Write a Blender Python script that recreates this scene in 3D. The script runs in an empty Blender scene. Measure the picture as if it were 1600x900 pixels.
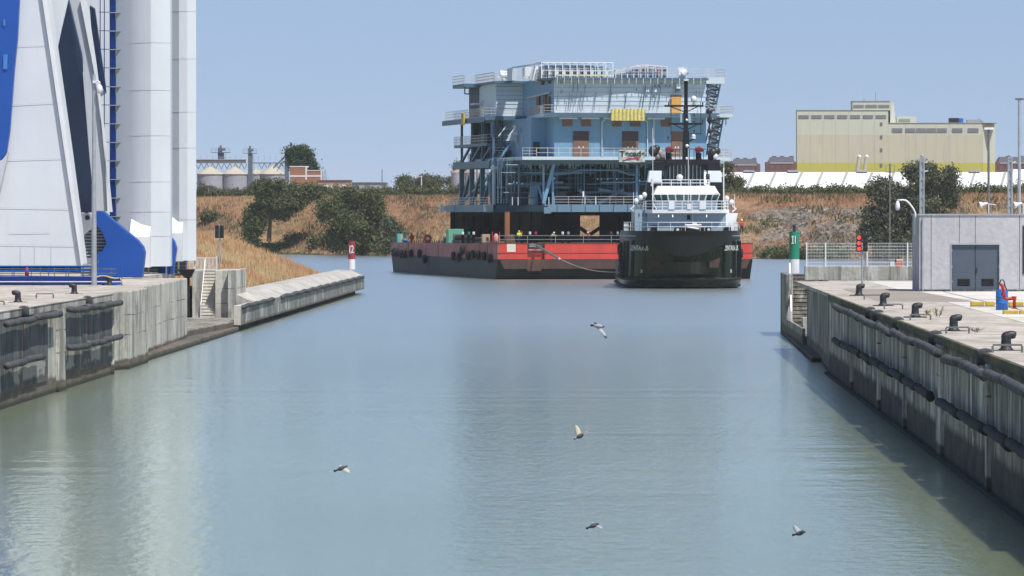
import bpy, bmesh, math, random
import numpy as np
from mathutils import Vector, Matrix, noise as mnoise
random.seed(7)
R = math.radians
scene = bpy.context.scene
COL = scene.collection

# ---------------------------------------------------------------- camera
FPX = 8000.0                      # focal length in pixels of the 1600 px wide photograph
CAM = Vector((0, 0, 9.0))
cam_data = bpy.data.cameras.new("camera")
cam_data.sensor_width = 36.0
cam_data.lens = FPX / 1600 * 36.0
cam_data.clip_start = 1.0
cam_data.clip_end = 30000
cam = bpy.data.objects.new("camera", cam_data)
COL.objects.link(cam)
cam.location = CAM
cam.rotation_euler = (R(90) - math.atan(116 / FPX), 0, math.atan(159 / FPX))
scene.camera = cam
CROT = cam.rotation_euler.to_matrix()

# ---------------------------------------------------------------- sky, sun, exposure
SUN_EL, SUN_AZ = 61.0, 38.0        # azimuth measured from straight behind the camera towards the right
sd = Vector((math.sin(R(SUN_AZ)) * math.cos(R(SUN_EL)), -math.cos(R(SUN_AZ)) * math.cos(R(SUN_EL)), math.sin(R(SUN_EL))))
world = bpy.data.worlds.new("World")
scene.world = world
world.use_nodes = True
wn = world.node_tree
sky = wn.nodes.new("ShaderNodeTexSky")
sky.sky_type = 'NISHITA'
sky.sun_disc = False
sky.sun_elevation = R(SUN_EL)
sky.sun_rotation = math.atan2(sd.x, sd.y)
sky.altitude = 0
sky.air_density = 1.0
sky.dust_density = 0.2
sky.ozone_density = 1.5
# look a little higher into the sky everywhere: the pale band at the very horizon is hidden by the land
stc = wn.nodes.new("ShaderNodeTexCoord"); sva = wn.nodes.new("ShaderNodeVectorMath"); sva.operation = 'ADD'
sva.inputs[1].default_value = (0, 0, .125)
svn = wn.nodes.new("ShaderNodeVectorMath"); svn.operation = 'NORMALIZE'
svm = wn.nodes.new("ShaderNodeVectorMath"); svm.operation = 'MULTIPLY'; svm.inputs[1].default_value = (1, 1, .6)
wn.links.new(stc.outputs["Generated"], svm.inputs[0]); wn.links.new(svm.outputs[0], sva.inputs[0]); wn.links.new(sva.outputs[0], svn.inputs[0]); wn.links.new(svn.outputs[0], sky.inputs[0])
wn.nodes["Background"].inputs[1].default_value = 0.108
tint = wn.nodes.new("ShaderNodeMix"); tint.data_type = 'RGBA'; tint.blend_type = 'MULTIPLY'; tint.inputs[0].default_value = 1
tint.inputs[7].default_value = (.95, .90, .97, 1)
wn.links.new(sky.outputs[0], tint.inputs[6]); wn.links.new(tint.outputs[2], wn.nodes["Background"].inputs[0])
sl = bpy.data.lights.new("sun", 'SUN')
sl.energy = 5.0
sl.angle = R(0.5)
sl.color = (1.0, 0.96, 0.90)
so = bpy.data.objects.new("sun", sl)
COL.objects.link(so)
so.rotation_euler = (-sd).to_track_quat('-Z', 'Y').to_euler()
scene.view_settings.view_transform = 'Standard'
scene.view_settings.look = 'None'
scene.view_settings.exposure = 0.12
scene.view_settings.gamma = 1.0
scene.cycles.max_bounces = 6
scene.cycles.volume_bounces = 1
scene.cycles.use_denoising = True

# ---------------------------------------------------------------- helpers
def at(px, py, Y):
    """world point seen at photograph pixel (px, py) at depth Y"""
    d = CROT @ Vector(((px - 800) / FPX, -(py - 450) / FPX, -1))
    return CAM + d * (Y / d.y)

def tag(o, label=None, cat=None, group=None, kind=None):
    if label: o["label"] = label
    if cat: o["category"] = cat
    if group: o["group"] = group
    if kind: o["kind"] = kind
    return o

def empty(name, loc=(0, 0, 0), rz=0, parent=None):
    o = bpy.data.objects.new(name, None)
    COL.objects.link(o)
    o.location = loc
    o.rotation_euler = (0, 0, rz)
    o.empty_display_size = 0.5
    if parent: o.parent = parent
    return o

def thing(name, label, cat, loc=(0, 0, 0), rz=0, group=None):
    return tag(empty(name, loc, rz), label, cat, group)

def copy_tree(o, parent=None):
    c = o.copy(); COL.objects.link(c)
    if parent: c.parent = parent
    for ch in list(o.children): copy_tree(ch, c)
    return c

class MB:
    def __init__(s): s.v = []; s.f = []
    def quad(s, a, b, c, d):
        n = len(s.v); s.v += [tuple(a), tuple(b), tuple(c), tuple(d)]; s.f.append((n, n+1, n+2, n+3)); return s
    def tri(s, a, b, c):
        n = len(s.v); s.v += [tuple(a), tuple(b), tuple(c)]; s.f.append((n, n+1, n+2)); return s
    def hexa(s, p):       # 8 points: bottom 4 ccw, top 4 ccw
        n = len(s.v); s.v += [tuple(q) for q in p]
        for f in ((0,3,2,1),(4,5,6,7),(0,1,5,4),(1,2,6,5),(2,3,7,6),(3,0,4,7)): s.f.append(tuple(n+i for i in f))
        return s
    def box(s, x0, x1, y0, y1, z0, z1):
        if x0 > x1: x0, x1 = x1, x0
        if y0 > y1: y0, y1 = y1, y0
        if z0 > z1: z0, z1 = z1, z0
        return s.hexa([(x0,y0,z0),(x1,y0,z0),(x1,y1,z0),(x0,y1,z0),(x0,y0,z1),(x1,y0,z1),(x1,y1,z1),(x0,y1,z1)])
    def bar(s, p, q, w, h=None):
        p, q = Vector(p), Vector(q); h = w if h is None else h
        d = (q - p)
        if d.length < 1e-6: return s
        d.normalize()
        up = Vector((0, 0, 1)) if abs(d.z) < .95 else Vector((0, 1, 0))
        a = d.cross(up).normalized(); b = a.cross(d).normalized()
        a *= w / 2; b *= h / 2
        return s.hexa([p-a-b, p+a-b, q+a-b, q-a-b, p-a+b, p+a+b, q+a+b, q-a+b])
    def tube(s, p, q, r, n=10, r2=None, caps=True):
        p, q = Vector(p), Vector(q); r2 = r if r2 is None else r2
        d = (q - p).normalized()
        up = Vector((0, 0, 1)) if abs(d.z) < .95 else Vector((0, 1, 0))
        a = d.cross(up).normalized(); b = a.cross(d).normalized()
        k = len(s.v)
        for (c, rr) in ((p, r), (q, r2)):
            for i in range(n):
                t = 2*math.pi*i/n
                s.v.append(tuple(c + a*rr*math.cos(t) + b*rr*math.sin(t)))
        for i in range(n):
            j = (i+1) % n
            s.f.append((k+i, k+j, k+n+j, k+n+i))
        if caps:
            s.f.append(tuple(k+i for i in range(n))[::-1]); s.f.append(tuple(k+n+i for i in range(n)))
        return s
    def path(s, pts, r, n=8):
        """one swept tube through pts, r scalar or list"""
        pts = [Vector(p) for p in pts]; k = len(s.v); m = len(pts)
        rs = r if isinstance(r, (list, tuple)) else [r]*m
        a = None
        for i, p in enumerate(pts):
            d = (pts[min(i+1, m-1)] - pts[max(i-1, 0)]).normalized()
            if a is None:
                up = Vector((0, 0, 1)) if abs(d.z) < .95 else Vector((0, 1, 0))
                a = d.cross(up).normalized()
            else:
                a = (a - d * a.dot(d)).normalized()
            b = a.cross(d)
            for j in range(n):
                t = 2*math.pi*j/n
                s.v.append(tuple(p + (a*math.cos(t) + b*math.sin(t))*rs[i]))
        for i in range(m-1):
            for j in range(n):
                l = (j+1) % n
                s.f.append((k+i*n+j, k+i*n+l, k+(i+1)*n+l, k+(i+1)*n+j))
        s.f.append(tuple(k+j for j in range(n))[::-1]); s.f.append(tuple(k+(m-1)*n+j for j in range(n)))
        return s
    def prism(s, poly, z0, z1):            # poly (x,y) ccw
        n = len(poly); k = len(s.v)
        s.v += [(x, y, z0) for x, y in poly] + [(x, y, z1) for x, y in poly]
        for i in range(n):
            j = (i+1) % n; s.f.append((k+i, k+j, k+n+j, k+n+i))
        s.f.append(tuple(k+i for i in range(n))[::-1]); s.f.append(tuple(k+n+i for i in range(n)))
        return s
    def slab(s, pts, dvec):                # planar polygon of 3d points extruded along dvec
        n = len(pts); k = len(s.v); dvec = Vector(dvec)
        s.v += [tuple(Vector(p)) for p in pts] + [tuple(Vector(p)+dvec) for p in pts]
        for i in range(n):
            j = (i+1) % n; s.f.append((k+i, k+j, k+n+j, k+n+i))
        s.f.append(tuple(k+i for i in range(n))[::-1]); s.f.append(tuple(k+n+i for i in range(n)))
        return s
    def lathe(s, prof, c=(0,0,0), n=16):   # prof list (r,z)
        k = len(s.v); cx, cy, cz = c
        for r, z in prof:
            for i in range(n):
                t = 2*math.pi*i/n; s.v.append((cx+r*math.cos(t), cy+r*math.sin(t), cz+z))
        for m in range(len(prof)-1):
            for i in range(n):
                j = (i+1) % n; s.f.append((k+m*n+i, k+m*n+j, k+(m+1)*n+j, k+(m+1)*n+i))
        s.f.append(tuple(k+i for i in range(n))[::-1]); e = k+(len(prof)-1)*n; s.f.append(tuple(e+i for i in range(n)))
        return s
    def ball(s, c, r, n=12, sz=1.0):
        return s.lathe([(r*math.sin(math.pi*i/8)+1e-4, -r*sz*math.cos(math.pi*i/8)) for i in range(9)], c, n)
    def rail(s, pts, h=1.1, sp=1.5, t=.05, mids=(0.5,), closed=False, post=None):
        pts = [Vector(p) for p in pts]
        post = t if post is None else post
        if closed: pts = pts + [pts[0]]
        for a, b in zip(pts[:-1], pts[1:]):
            L = (b-a).length; n = max(1, round(L/sp))
            for k in (1.0,)+tuple(mids):
                s.bar(a+Vector((0,0,h*k)), b+Vector((0,0,h*k)), t)
            for i in range(n+1):
                p = a.lerp(b, i/n); s.bar(p, p+Vector((0,0,h)), post)
        return s
    def build(s, name, mat, parent=None, smooth=False, bevel=0, mats=None):
        me = bpy.data.meshes.new(name)
        me.from_pydata(s.v, [], s.f); me.update()
        bm = bmesh.new(); bm.from_mesh(me)
        bmesh.ops.recalc_face_normals(bm, faces=bm.faces)
        bm.to_mesh(me); bm.free()
        me.materials.append(mat)
        if smooth:
            me.polygons.foreach_set("use_smooth", [True]*len(me.polygons))
        o = bpy.data.objects.new(name, me); COL.objects.link(o)
        if parent: o.parent = parent
        if bevel:
            m = o.modifiers.new("bevel", 'BEVEL'); m.width = bevel; m.segments = 2; m.limit_method = 'ANGLE'
        return o

def text(name, body, size, loc, rot, mat, parent=None, extrude=.01, bold=0.0, sx=1.0, align='CENTER', shear=0):
    c = bpy.data.curves.new(name, 'FONT'); c.body = body; c.size = size; c.extrude = extrude; c.offset = bold
    c.align_x = align; c.align_y = 'CENTER'; c.shear = shear
    c.materials.append(mat)
    tmp = bpy.data.objects.new("tmp_text", c); COL.objects.link(tmp)
    me = bpy.data.meshes.new_from_object(tmp.evaluated_get(bpy.context.evaluated_depsgraph_get()))
    bpy.data.objects.remove(tmp)
    o = bpy.data.objects.new(name, me); COL.objects.link(o)
    o.location = loc; o.rotation_euler = rot; o.scale = (sx, 1, 1)
    if parent: o.parent = parent
    return o

# ---------------------------------------------------------------- materials
def nodes(m):
    m.use_nodes = True
    nt = m.node_tree
    return nt, nt.nodes["Principled BSDF"]

def lin(c):   # sRGB 0-255 -> linear
    return tuple(((x/255)/12.92 if x/255 <= .04045 else ((x/255+.055)/1.055)**2.4) for x in c)

def mixrgb(nt, fac, a, b, mode='MIX'):
    n = nt.nodes.new("ShaderNodeMix"); n.data_type = 'RGBA'; n.blend_type = mode
    for sock, val in ((n.inputs[0], fac), (n.inputs[6], a), (n.inputs[7], b)):
        if hasattr(val, "links"): nt.links.new(val, sock)
        elif isinstance(val, (int, float)): sock.default_value = val
        else: sock.default_value = (*val[:3], 1)
    return n.outputs[2]

def noise_fac(nt, scale=(1,1,1), detail=4, lo=.35, hi=.65, dist=0, world=False, rough=.55):
    if world:
        g = nt.nodes.new("ShaderNodeNewGeometry"); src = g.outputs["Position"]
    else:
        g = nt.nodes.new("ShaderNodeTexCoord"); src = g.outputs["Object"]
    mp = nt.nodes.new("ShaderNodeMapping"); mp.inputs["Scale"].default_value = scale
    nt.links.new(src, mp.inputs[0])
    n = nt.nodes.new("ShaderNodeTexNoise"); n.inputs["Scale"].default_value = 1; n.inputs["Detail"].default_value = detail
    n.inputs["Roughness"].default_value = rough; n.inputs["Distortion"].default_value = dist
    nt.links.new(mp.outputs[0], n.inputs["Vector"])
    r = nt.nodes.new("ShaderNodeMapRange"); r.inputs[1].default_value = lo; r.inputs[2].default_value = hi
    nt.links.new(n.outputs["Fac"], r.inputs[0])
    return r.outputs[0]

def paint(name, c, c2=None, rough=.5, scale=.6, streak=None, metal=0, bump=0, wear=.5, spec=None):
    """painted or plain surface: gentle mottling plus optional vertical streaks"""
    m = bpy.data.materials.new(name); nt, p = nodes(m)
    c2 = c2 or tuple(x*.78 for x in c)
    f = noise_fac(nt, (scale,)*3, 5, .35, .7)
    col = mixrgb(nt, f, c, c2)
    if streak:
        f2 = noise_fac(nt, (1.3, 1.3, .12), 4, .5, .75)
        mm = nt.nodes.new("ShaderNodeMath"); mm.operation = 'MULTIPLY'; mm.inputs[1].default_value = wear
        nt.links.new(f2, mm.inputs[0])
        col = mixrgb(nt, mm.outputs[0], col, streak)
    nt.links.new(col, p.inputs["Base Color"])
    p.inputs["Roughness"].default_value = rough; p.inputs["Metallic"].default_value = metal
    if spec is not None: p.inputs["Specular IOR Level"].default_value = spec
    if bump:
        b = nt.nodes.new("ShaderNodeBump"); b.inputs["Strength"].default_value = bump; b.inputs["Distance"].default_value = .05
        f3 = noise_fac(nt, (scale*8,)*3, 6, 0, 1)
        nt.links.new(f3, b.inputs["Height"]); nt.links.new(b.outputs[0], p.inputs["Normal"])
    return m

def zband(nt, z0, z1, amp=.3, sc=.5):
    """1 below z0 fading to 0 above z1 (world height, wavy edge)"""
    g = nt.nodes.new("ShaderNodeNewGeometry"); s = nt.nodes.new("ShaderNodeSeparateXYZ")
    nt.links.new(g.outputs["Position"], s.inputs[0])
    f = noise_fac(nt, (sc, sc, sc*.4), 4, 0, 1, world=True)
    a = nt.nodes.new("ShaderNodeMath"); a.operation = 'MULTIPLY_ADD'; a.inputs[1].default_value = amp*2
    nt.links.new(f, a.inputs[0]); 
    sub = nt.nodes.new("ShaderNodeMath"); sub.operation = 'ADD'; sub.inputs[1].default_value = -amp
    nt.links.new(s.outputs[2], sub.inputs[0]); nt.links.new(sub.outputs[0], a.inputs[2])
    r = nt.nodes.new("ShaderNodeMapRange"); r.inputs[1].default_value = z0; r.inputs[2].default_value = z1
    r.inputs[3].default_value = 1; r.inputs[4].default_value = 0
    nt.links.new(a.outputs[0], r.inputs[0])
    return r.outputs[0]

def f5_(nt): return noise_fac(nt, (.9,.5,1.2), 6, .35, .65, world=True)
def concrete(name, c=(.40,.385,.345), c2=(.26,.25,.225), dark=(.055,.055,.05), streak=.8, grooves=0, tide=.9, moss=0, lo=.5, hi=.6, sy=.45, sx=1.6, pale=.5, patch=False, hj=(), tidec=((.15,.125,.095),(.07,.06,.045))):
    m = bpy.data.materials.new(name); nt, p = nodes(m)
    f = noise_fac(nt, (.5, .3, .35), 7, .38, .60, world=True, rough=.65)
    col = mixrgb(nt, f, c, c2)
    f2 = noise_fac(nt, (sx, sy, .11), 8, lo, hi, world=True, rough=.72, dist=.25)
    mm = nt.nodes.new("ShaderNodeMath"); mm.operation = 'MULTIPLY'; mm.inputs[1].default_value = streak
    nt.links.new(f2, mm.inputs[0])
    col = mixrgb(nt, mm.outputs[0], col, dark)
    f4 = noise_fac(nt, (sx*.8, sy*.8, .16), 7, .55, .6, world=True, rough=.7, dist=.3)
    m4 = nt.nodes.new("ShaderNodeMath"); m4.operation = 'MULTIPLY'; m4.inputs[1].default_value = pale
    nt.links.new(f4, m4.inputs[0]); col = mixrgb(nt, m4.outputs[0], col, (.68,.67,.62))
    if patch: 
        pm = nt.nodes.new('ShaderNodeMath'); pm.operation = 'MULTIPLY'; nt.links.new(zband(nt, 1.75, 1.95, .5, .35), pm.inputs[0])
        pn = nt.nodes.new('ShaderNodeMath'); pn.operation = 'MULTIPLY'; nt.links.new(pm.outputs[0], pn.inputs[0]); nt.links.new(noise_fac(nt, (.3,.22,.5), 5, .50, .54, world=True), pn.inputs[1])
        zi = nt.nodes.new('ShaderNodeMath'); zi.operation = 'SUBTRACT'; zi.inputs[0].default_value = 1; nt.links.new(zband(nt, 1.0, 1.15, .35, .4), zi.inputs[1])
        pk = nt.nodes.new('ShaderNodeMath'); pk.operation = 'MULTIPLY'; nt.links.new(pn.outputs[0], pk.inputs[0]); nt.links.new(zi.outputs[0], pk.inputs[1])
        col = mixrgb(nt, pk.outputs[0], col, (.50,.48,.42))
    f5 = noise_fac(nt, (3.5, 3.5, 3.5), 6, .3, .7, world=True)
    col = mixrgb(nt, .35, col, mixrgb(nt, f5, (.75,.75,.75), (1.15,1.15,1.15)), 'MULTIPLY')
    if hj:
        g = nt.nodes.new("ShaderNodeNewGeometry"); s = nt.nodes.new("ShaderNodeSeparateXYZ"); nt.links.new(g.outputs["Position"], s.inputs[0])
        wob = noise_fac(nt, (.15,.15,.02), 3, 0, 1, world=True)
        for zj in hj:
            a = nt.nodes.new("ShaderNodeMath"); a.operation = 'MULTIPLY_ADD'; a.inputs[1].default_value = .35; nt.links.new(wob, a.inputs[0]); nt.links.new(s.outputs[2], a.inputs[2])
            b = nt.nodes.new("ShaderNodeMath"); b.operation = 'COMPARE'; b.inputs[1].default_value = zj; b.inputs[2].default_value = .035; nt.links.new(a.outputs[0], b.inputs[0])
            k = nt.nodes.new("ShaderNodeMath"); k.operation = 'MULTIPLY'; nt.links.new(b.outputs[0], k.inputs[0]); nt.links.new(noise_fac(nt, (.4,.4,.4), 3, .4, .6, world=True), k.inputs[1])
            col = mixrgb(nt, k.outputs[0], col, (.10,.095,.085))
    if grooves:
        g = nt.nodes.new("ShaderNodeNewGeometry"); s = nt.nodes.new("ShaderNodeSeparateXYZ"); nt.links.new(g.outputs["Position"], s.inputs[0])
        a = nt.nodes.new("ShaderNodeMath"); a.operation = 'DIVIDE'; a.inputs[1].default_value = grooves
        nt.links.new(s.outputs[1], a.inputs[0])
        b = nt.nodes.new("ShaderNodeMath"); b.operation = 'FRACT'; nt.links.new(a.outputs[0], b.inputs[0])
        d = nt.nodes.new("ShaderNodeMath"); d.operation = 'LESS_THAN'; d.inputs[1].default_value = .06
        nt.links.new(b.outputs[0], d.inputs[0])
        col = mixrgb(nt, d.outputs[0], col, tuple(x*.35 for x in c))
    if tide:
        col = mixrgb(nt, zband(nt, tide*.8, tide, .2), col, mixrgb(nt, f5_(nt), *tidec))
        col = mixrgb(nt, zband(nt, .12, .3, .08), col, (.02,.022,.012))
    if moss:
        t = zband(nt, moss, moss+.25, .25, .8)
        inv = nt.nodes.new("ShaderNodeMath"); inv.operation = 'SUBTRACT'; inv.inputs[0].default_value = 1
        nt.links.new(t, inv.inputs[1])
        col = mixrgb(nt, inv.outputs[0], col, mixrgb(nt, noise_fac(nt,(.8,.5,1.5),5,.4,.6,world=True), (.13,.12,.045), (.06,.06,.035)))
    nt.links.new(col, p.inputs["Base Color"])
    p.inputs["Roughness"].default_value = .9
    b = nt.nodes.new("ShaderNodeBump"); b.inputs["Strength"].default_value = .35; b.inputs["Distance"].default_value = .04
    nt.links.new(f5, b.inputs["Height"]); nt.links.new(b.outputs[0], p.inputs["Normal"])
    return m

def _unused(): pass
def foliage(name, c, c2, c3):
    m = bpy.data.materials.new(name); nt, p = nodes(m)
    f = noise_fac(nt, (.5,)*3, 3, .38, .62)
    col = mixrgb(nt, f, c, c2)
    f2 = noise_fac(nt, (2.2,)*3, 2, .5, .7)
    col = mixrgb(nt, f2, col, c3)
    nt.links.new(col, p.inputs["Base Color"]); p.inputs["Roughness"].default_value = .7
    p.inputs["Specular IOR Level"].default_value = .2
    return m

def emit(name, c, s):
    m = bpy.data.materials.new(name); nt, p = nodes(m)
    p.inputs["Base Color"].default_value = (*c, 1); p.inputs["Emission Color"].default_value = (*c, 1); p.inputs["Emission Strength"].default_value = s
    return m

M = {}
M['wall'] = concrete('lock_concrete', c=(.48,.46,.40), c2=(.30,.285,.245), dark=(.09,.09,.08))
M['wall_clean'] = concrete('pale_concrete', c=(.56,.54,.47), c2=(.38,.36,.31), dark=(.16,.155,.14), streak=.75, lo=.50, hi=.57, tide=.65, hj=(2.15,3.3))
M['wall_dark'] = concrete('stained_panel', c=(.12,.13,.135), c2=(.065,.073,.078), dark=(.03,.033,.036), streak=.8, lo=.45, hi=.6, sy=1.2, patch=True, pale=.15)
M['wall_right'] = concrete('board_marked_concrete', c=(.54,.50,.42), c2=(.29,.275,.235), dark=(.055,.054,.045), streak=.85, lo=.42, hi=.58, grooves=2.6, moss=3.95, tide=1.45, sy=.55, pale=.75, tidec=((.07,.068,.05),(.022,.022,.016)))
M['wall_right_plain'] = concrete('weathered_concrete', c=(.40,.38,.33), c2=(.22,.21,.185), dark=(.05,.05,.045), streak=.85, lo=.42, hi=.58, grooves=2.6, tide=1.0, sy=.6)
M['jetty'] = concrete('jetty_concrete', c=(.25,.255,.24), c2=(.16,.165,.16), dark=(.08,.085,.085), streak=.7, tide=.75, sy=.35, lo=.45, hi=.6)
M['deck'] = concrete('quay_slab', c=(.66,.63,.58), c2=(.52,.49,.43), dark=(.35,.33,.3), streak=.3, tide=0, lo=.5, hi=.8, sy=.25, sx=.6, pale=.2)
M['deck_brown'] = concrete('quay_kerb_slab', c=(.50,.45,.38), c2=(.36,.32,.27), dark=(.2,.18,.15), streak=.5, tide=0, sy=.3, sx=.8, pale=.3)
M['bldg'] = concrete('precast_panel', c=(.45,.45,.465), c2=(.40,.40,.415), dark=(.3,.3,.31), streak=.3, tide=0, sx=1.2, lo=.5, hi=.8, pale=.1)
M['rubber'] = paint('rubber', (.014,.015,.018), (.032,.034,.038), .8, 1.5, bump=.4, spec=.25)
M['rubber_old'] = paint('old_rubber', (.10,.105,.11), (.03,.032,.036), .85, 1.6, bump=.5, spec=.3)
M['jetty_top'] = concrete('jetty_top', c=(.50,.47,.42), c2=(.35,.33,.29), dark=(.25,.24,.22), streak=.45, tide=0, sy=.15, sx=.6, lo=.5, hi=.65, pale=.2)
M['black'] = paint('black_paint', (.018,.018,.021), (.03,.03,.034), .45, 1)
M['steel'] = paint('galvanised_steel', (.42,.44,.46), (.32,.34,.36), .45, 2, metal=.35)
M['steel_dark'] = paint('weathered_steel', (.16,.16,.16), (.10,.095,.09), .6, 2)
M['white'] = paint('white_paint', (.74,.75,.76), (.65,.65,.65), .45, .3, streak=(.5,.48,.45), wear=.35)
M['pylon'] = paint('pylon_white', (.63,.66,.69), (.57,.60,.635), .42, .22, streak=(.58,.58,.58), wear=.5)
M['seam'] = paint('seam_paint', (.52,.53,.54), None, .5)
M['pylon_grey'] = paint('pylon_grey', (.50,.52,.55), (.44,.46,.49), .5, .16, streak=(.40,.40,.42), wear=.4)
M['bollard'] = paint('bollard_black', (.014,.014,.016), (.03,.03,.033), .55, 3)
M['blue'] = paint('bridge_blue', (.006,.075,.36), (.006,.062,.30), .45, .25)
M['shade_blue'] = paint('shade_blue', (.035,.075,.17), (.03,.065,.15), .5, .2)  # dark blue standing for the shadow between the bridge legs
M['blue_lt'] = paint('blue_glass', (.06,.22,.55), None, .3)
M['red'] = paint('signal_red', (.45,.02,.02), (.34,.018,.018), .5)
M['maroon'] = paint('beacon_maroon', (.30,.028,.045), (.25,.025,.04), .5, 1)
M['green'] = paint('beacon_green', (.012,.22,.12), (.01,.18,.10), .5, 1)
M['yellow'] = paint('yellow_paint', (.62,.44,.03), (.5,.33,.04), .6, 2)
M['orange'] = paint('orange_cloth', (.75,.13,.02), None, .8)
M['barrel'] = paint('blue_plastic', (.02,.14,.45), None, .4)
M['door'] = paint('grey_blue_door', (.075,.095,.125), (.06,.078,.105), .45, .8)
M['lamp_red'] = emit('red_lamp', (1,.03,.02), 2.2)
M['glass'] = paint('dark_glass', (.02,.035,.04), (.03,.05,.055), .12, .5)
HAZE = 0.00004
# ================================================================ WATER
def water_mat():
    """murky canal: green-brown body under a Fresnel-weighted surface; sheltered calm lock, wind-roughened basin beyond"""
    m = bpy.data.materials.new("canal_water"); nt, p = nodes(m)
    nt.nodes.remove(p); L = nt.links.new
    f = noise_fac(nt, (.012, .006, 1), 3, .35, .65, world=True)
    col = mixrgb(nt, f, (.145,.165,.065), (.115,.14,.055))
    g = nt.nodes.new("ShaderNodeNewGeometry")
    def nz(sx, sy, det):
        mp = nt.nodes.new("ShaderNodeMapping"); mp.inputs["Scale"].default_value = (sx, sy, 1)
        L(g.outputs["Position"], mp.inputs[0])
        n = nt.nodes.new("ShaderNodeTexNoise"); n.inputs["Scale"].default_value = 1; n.inputs["Detail"].default_value = det
        L(mp.outputs[0], n.inputs["Vector"]); return n.outputs["Fac"]
    rip = nz(.9, 1.5, 5); swell = nz(.04, .24, 4)
    patch = noise_fac(nt, (.018, .012, 1), 2, .38, .62, world=True)
    pr = nt.nodes.new("ShaderNodeMapRange"); pr.inputs[3].default_value = .3; pr.inputs[4].default_value = 1.0
    L(patch, pr.inputs[0])
    b1 = nt.nodes.new("ShaderNodeBump"); b1.inputs["Distance"].default_value = WAVE_FINE
    b0 = nt.nodes.new('ShaderNodeBump'); b0.inputs['Distance'].default_value = WAVE_GRAIN; L(nz(2.2, .7, 4), b0.inputs['Height']); L(b0.outputs[0], b1.inputs['Normal'])
    L(rip, b1.inputs["Height"]); L(pr.outputs[0], b1.inputs["Strength"])
    b2 = nt.nodes.new("ShaderNodeBump"); b2.inputs["Distance"].default_value = WAVE_LONG; b2.inputs["Strength"].default_value = 1
    L(swell, b2.inputs["Height"]); L(noise_fac(nt, (.03,.015,1), 2, .45, .6, world=True), b2.inputs["Strength"]); L(b1.outputs[0], b2.inputs["Normal"])
    g1 = nt.nodes.new("ShaderNodeBsdfGlossy"); g1.distribution = "MULTI_GGX"; g1.inputs["Color"].default_value = (.92,1,1,1); g1.inputs["Roughness"].default_value = .07; L(b2.outputs[0], g1.inputs["Normal"])
    g2 = nt.nodes.new("ShaderNodeBsdfGlossy"); g2.distribution = "MULTI_GGX"; g2.inputs["Color"].default_value = (.92,1,1,1); g2.inputs["Roughness"].default_value = .30; L(b1.outputs[0], g2.inputs["Normal"])
    df = nt.nodes.new("ShaderNodeSubsurfaceScattering"); df.inputs['Scale'].default_value = 3.5; df.inputs['Radius'].default_value = (1,1.1,.7); L(col, df.inputs["Color"])
    s = nt.nodes.new("ShaderNodeSeparateXYZ"); L(g.outputs["Position"], s.inputs[0])
    mr = nt.nodes.new("ShaderNodeMapRange"); mr.inputs[1].default_value = 210; mr.inputs[2].default_value = 420
    mr.inputs[3].default_value = .22; mr.inputs[4].default_value = .93; L(s.outputs[1], mr.inputs[0])
    mg = nt.nodes.new("ShaderNodeMixShader"); L(mr.outputs[0], mg.inputs[0]); L(g1.outputs[0], mg.inputs[1]); L(g2.outputs[0], mg.inputs[2])
    fr = nt.nodes.new("ShaderNodeFresnel"); fr.inputs["IOR"].default_value = 1.47
    ms = nt.nodes.new("ShaderNodeMixShader"); L(fr.outputs[0], ms.inputs[0]); L(df.outputs[0], ms.inputs[1]); L(mg.outputs[0], ms.inputs[2])
    L(ms.outputs[0], nt.nodes["Material Output"].inputs["Surface"])
    return m
WAVE_FINE, WAVE_LONG = .026, .10
WAVE_GRAIN = .026
tag(MB().quad((-3000,-300,0),(3000,-300,0),(3000,1400,0),(-3000,1400,0)).build("water", water_mat()), kind="structure")

# ================================================================ LEFT LOCK SIDE
QZ = 4.5
LX = -28.1
lw = thing("lock_wall", "pale concrete lock wall under the white bridge towers, with dark stained panels", "wall", (LX, 230, 0))
def rel(o, mb):   # shift a world-coordinate MB into an unrotated root's space
    x, y, z = o.location; mb.v = [(a-x, b-y, c-z) for a, b, c in mb.v]; return mb
jl = [205, 232.5, 259.5, 286.5]   # joints along the panel wall (depth)
b = MB().box(LX-6, LX-.05, 150, 286.5, -3, QZ-.35)
rel(lw, b).build("wall_core", M['wall'], lw)
b = MB().box(LX-6, LX+.02, 150, 286.6, QZ-.35, QZ)
rel(lw, b).build("coping", M['wall'], lw)
b = MB().box(LX-6, LX+.05, 150, 286.62, QZ-.004, QZ+.03)
rel(lw, b).build("coping_top", M['deck_brown'], lw)
b = MB().prism([(-34,286.7),(-28.8,286.7),(-28.75,294),(-28.15,296),(-28.25,309.5),(-34,309.5)], QZ, QZ+.02).prism([(-34,309.75),(-28.8,309.75),(-29.1,318.5),(-29.75,355.9),(-34,355.9)], QZ, QZ+.02)
rel(lw, b).build("coping_top", M['deck_brown'], lw)
M['rust_stain'] = paint('rust_stain', (.26,.13,.07), (.16,.10,.07), .95, 1.5)
b = MB()
for y in (242.5, 272): b.box(LX+.031, LX+.036, y-.22, y+.22, .7, QZ-.52)
rel(lw, b).build("rust_streak", M['rust_stain'], lw)
b = MB()
for k, y in enumerate(jl):
    w = .5 if k != 2 else 1.6
    b.box(LX-.3, LX+.10, y-w, y+ (w if k < 3 else .1), -3, QZ-.36)
rel(lw, b).build("pilaster", M['wall_clean'], lw)
for k, (y0, y1) in enumerate([(206, 229), (233.2, 253.5), (262, 286.0)]):
    b = MB().box(LX-.3, LX+.03, y0, y1, .75, QZ-.5)
    rel(lw, b).build("stained_panel", M['wall_dark'], lw)
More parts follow.
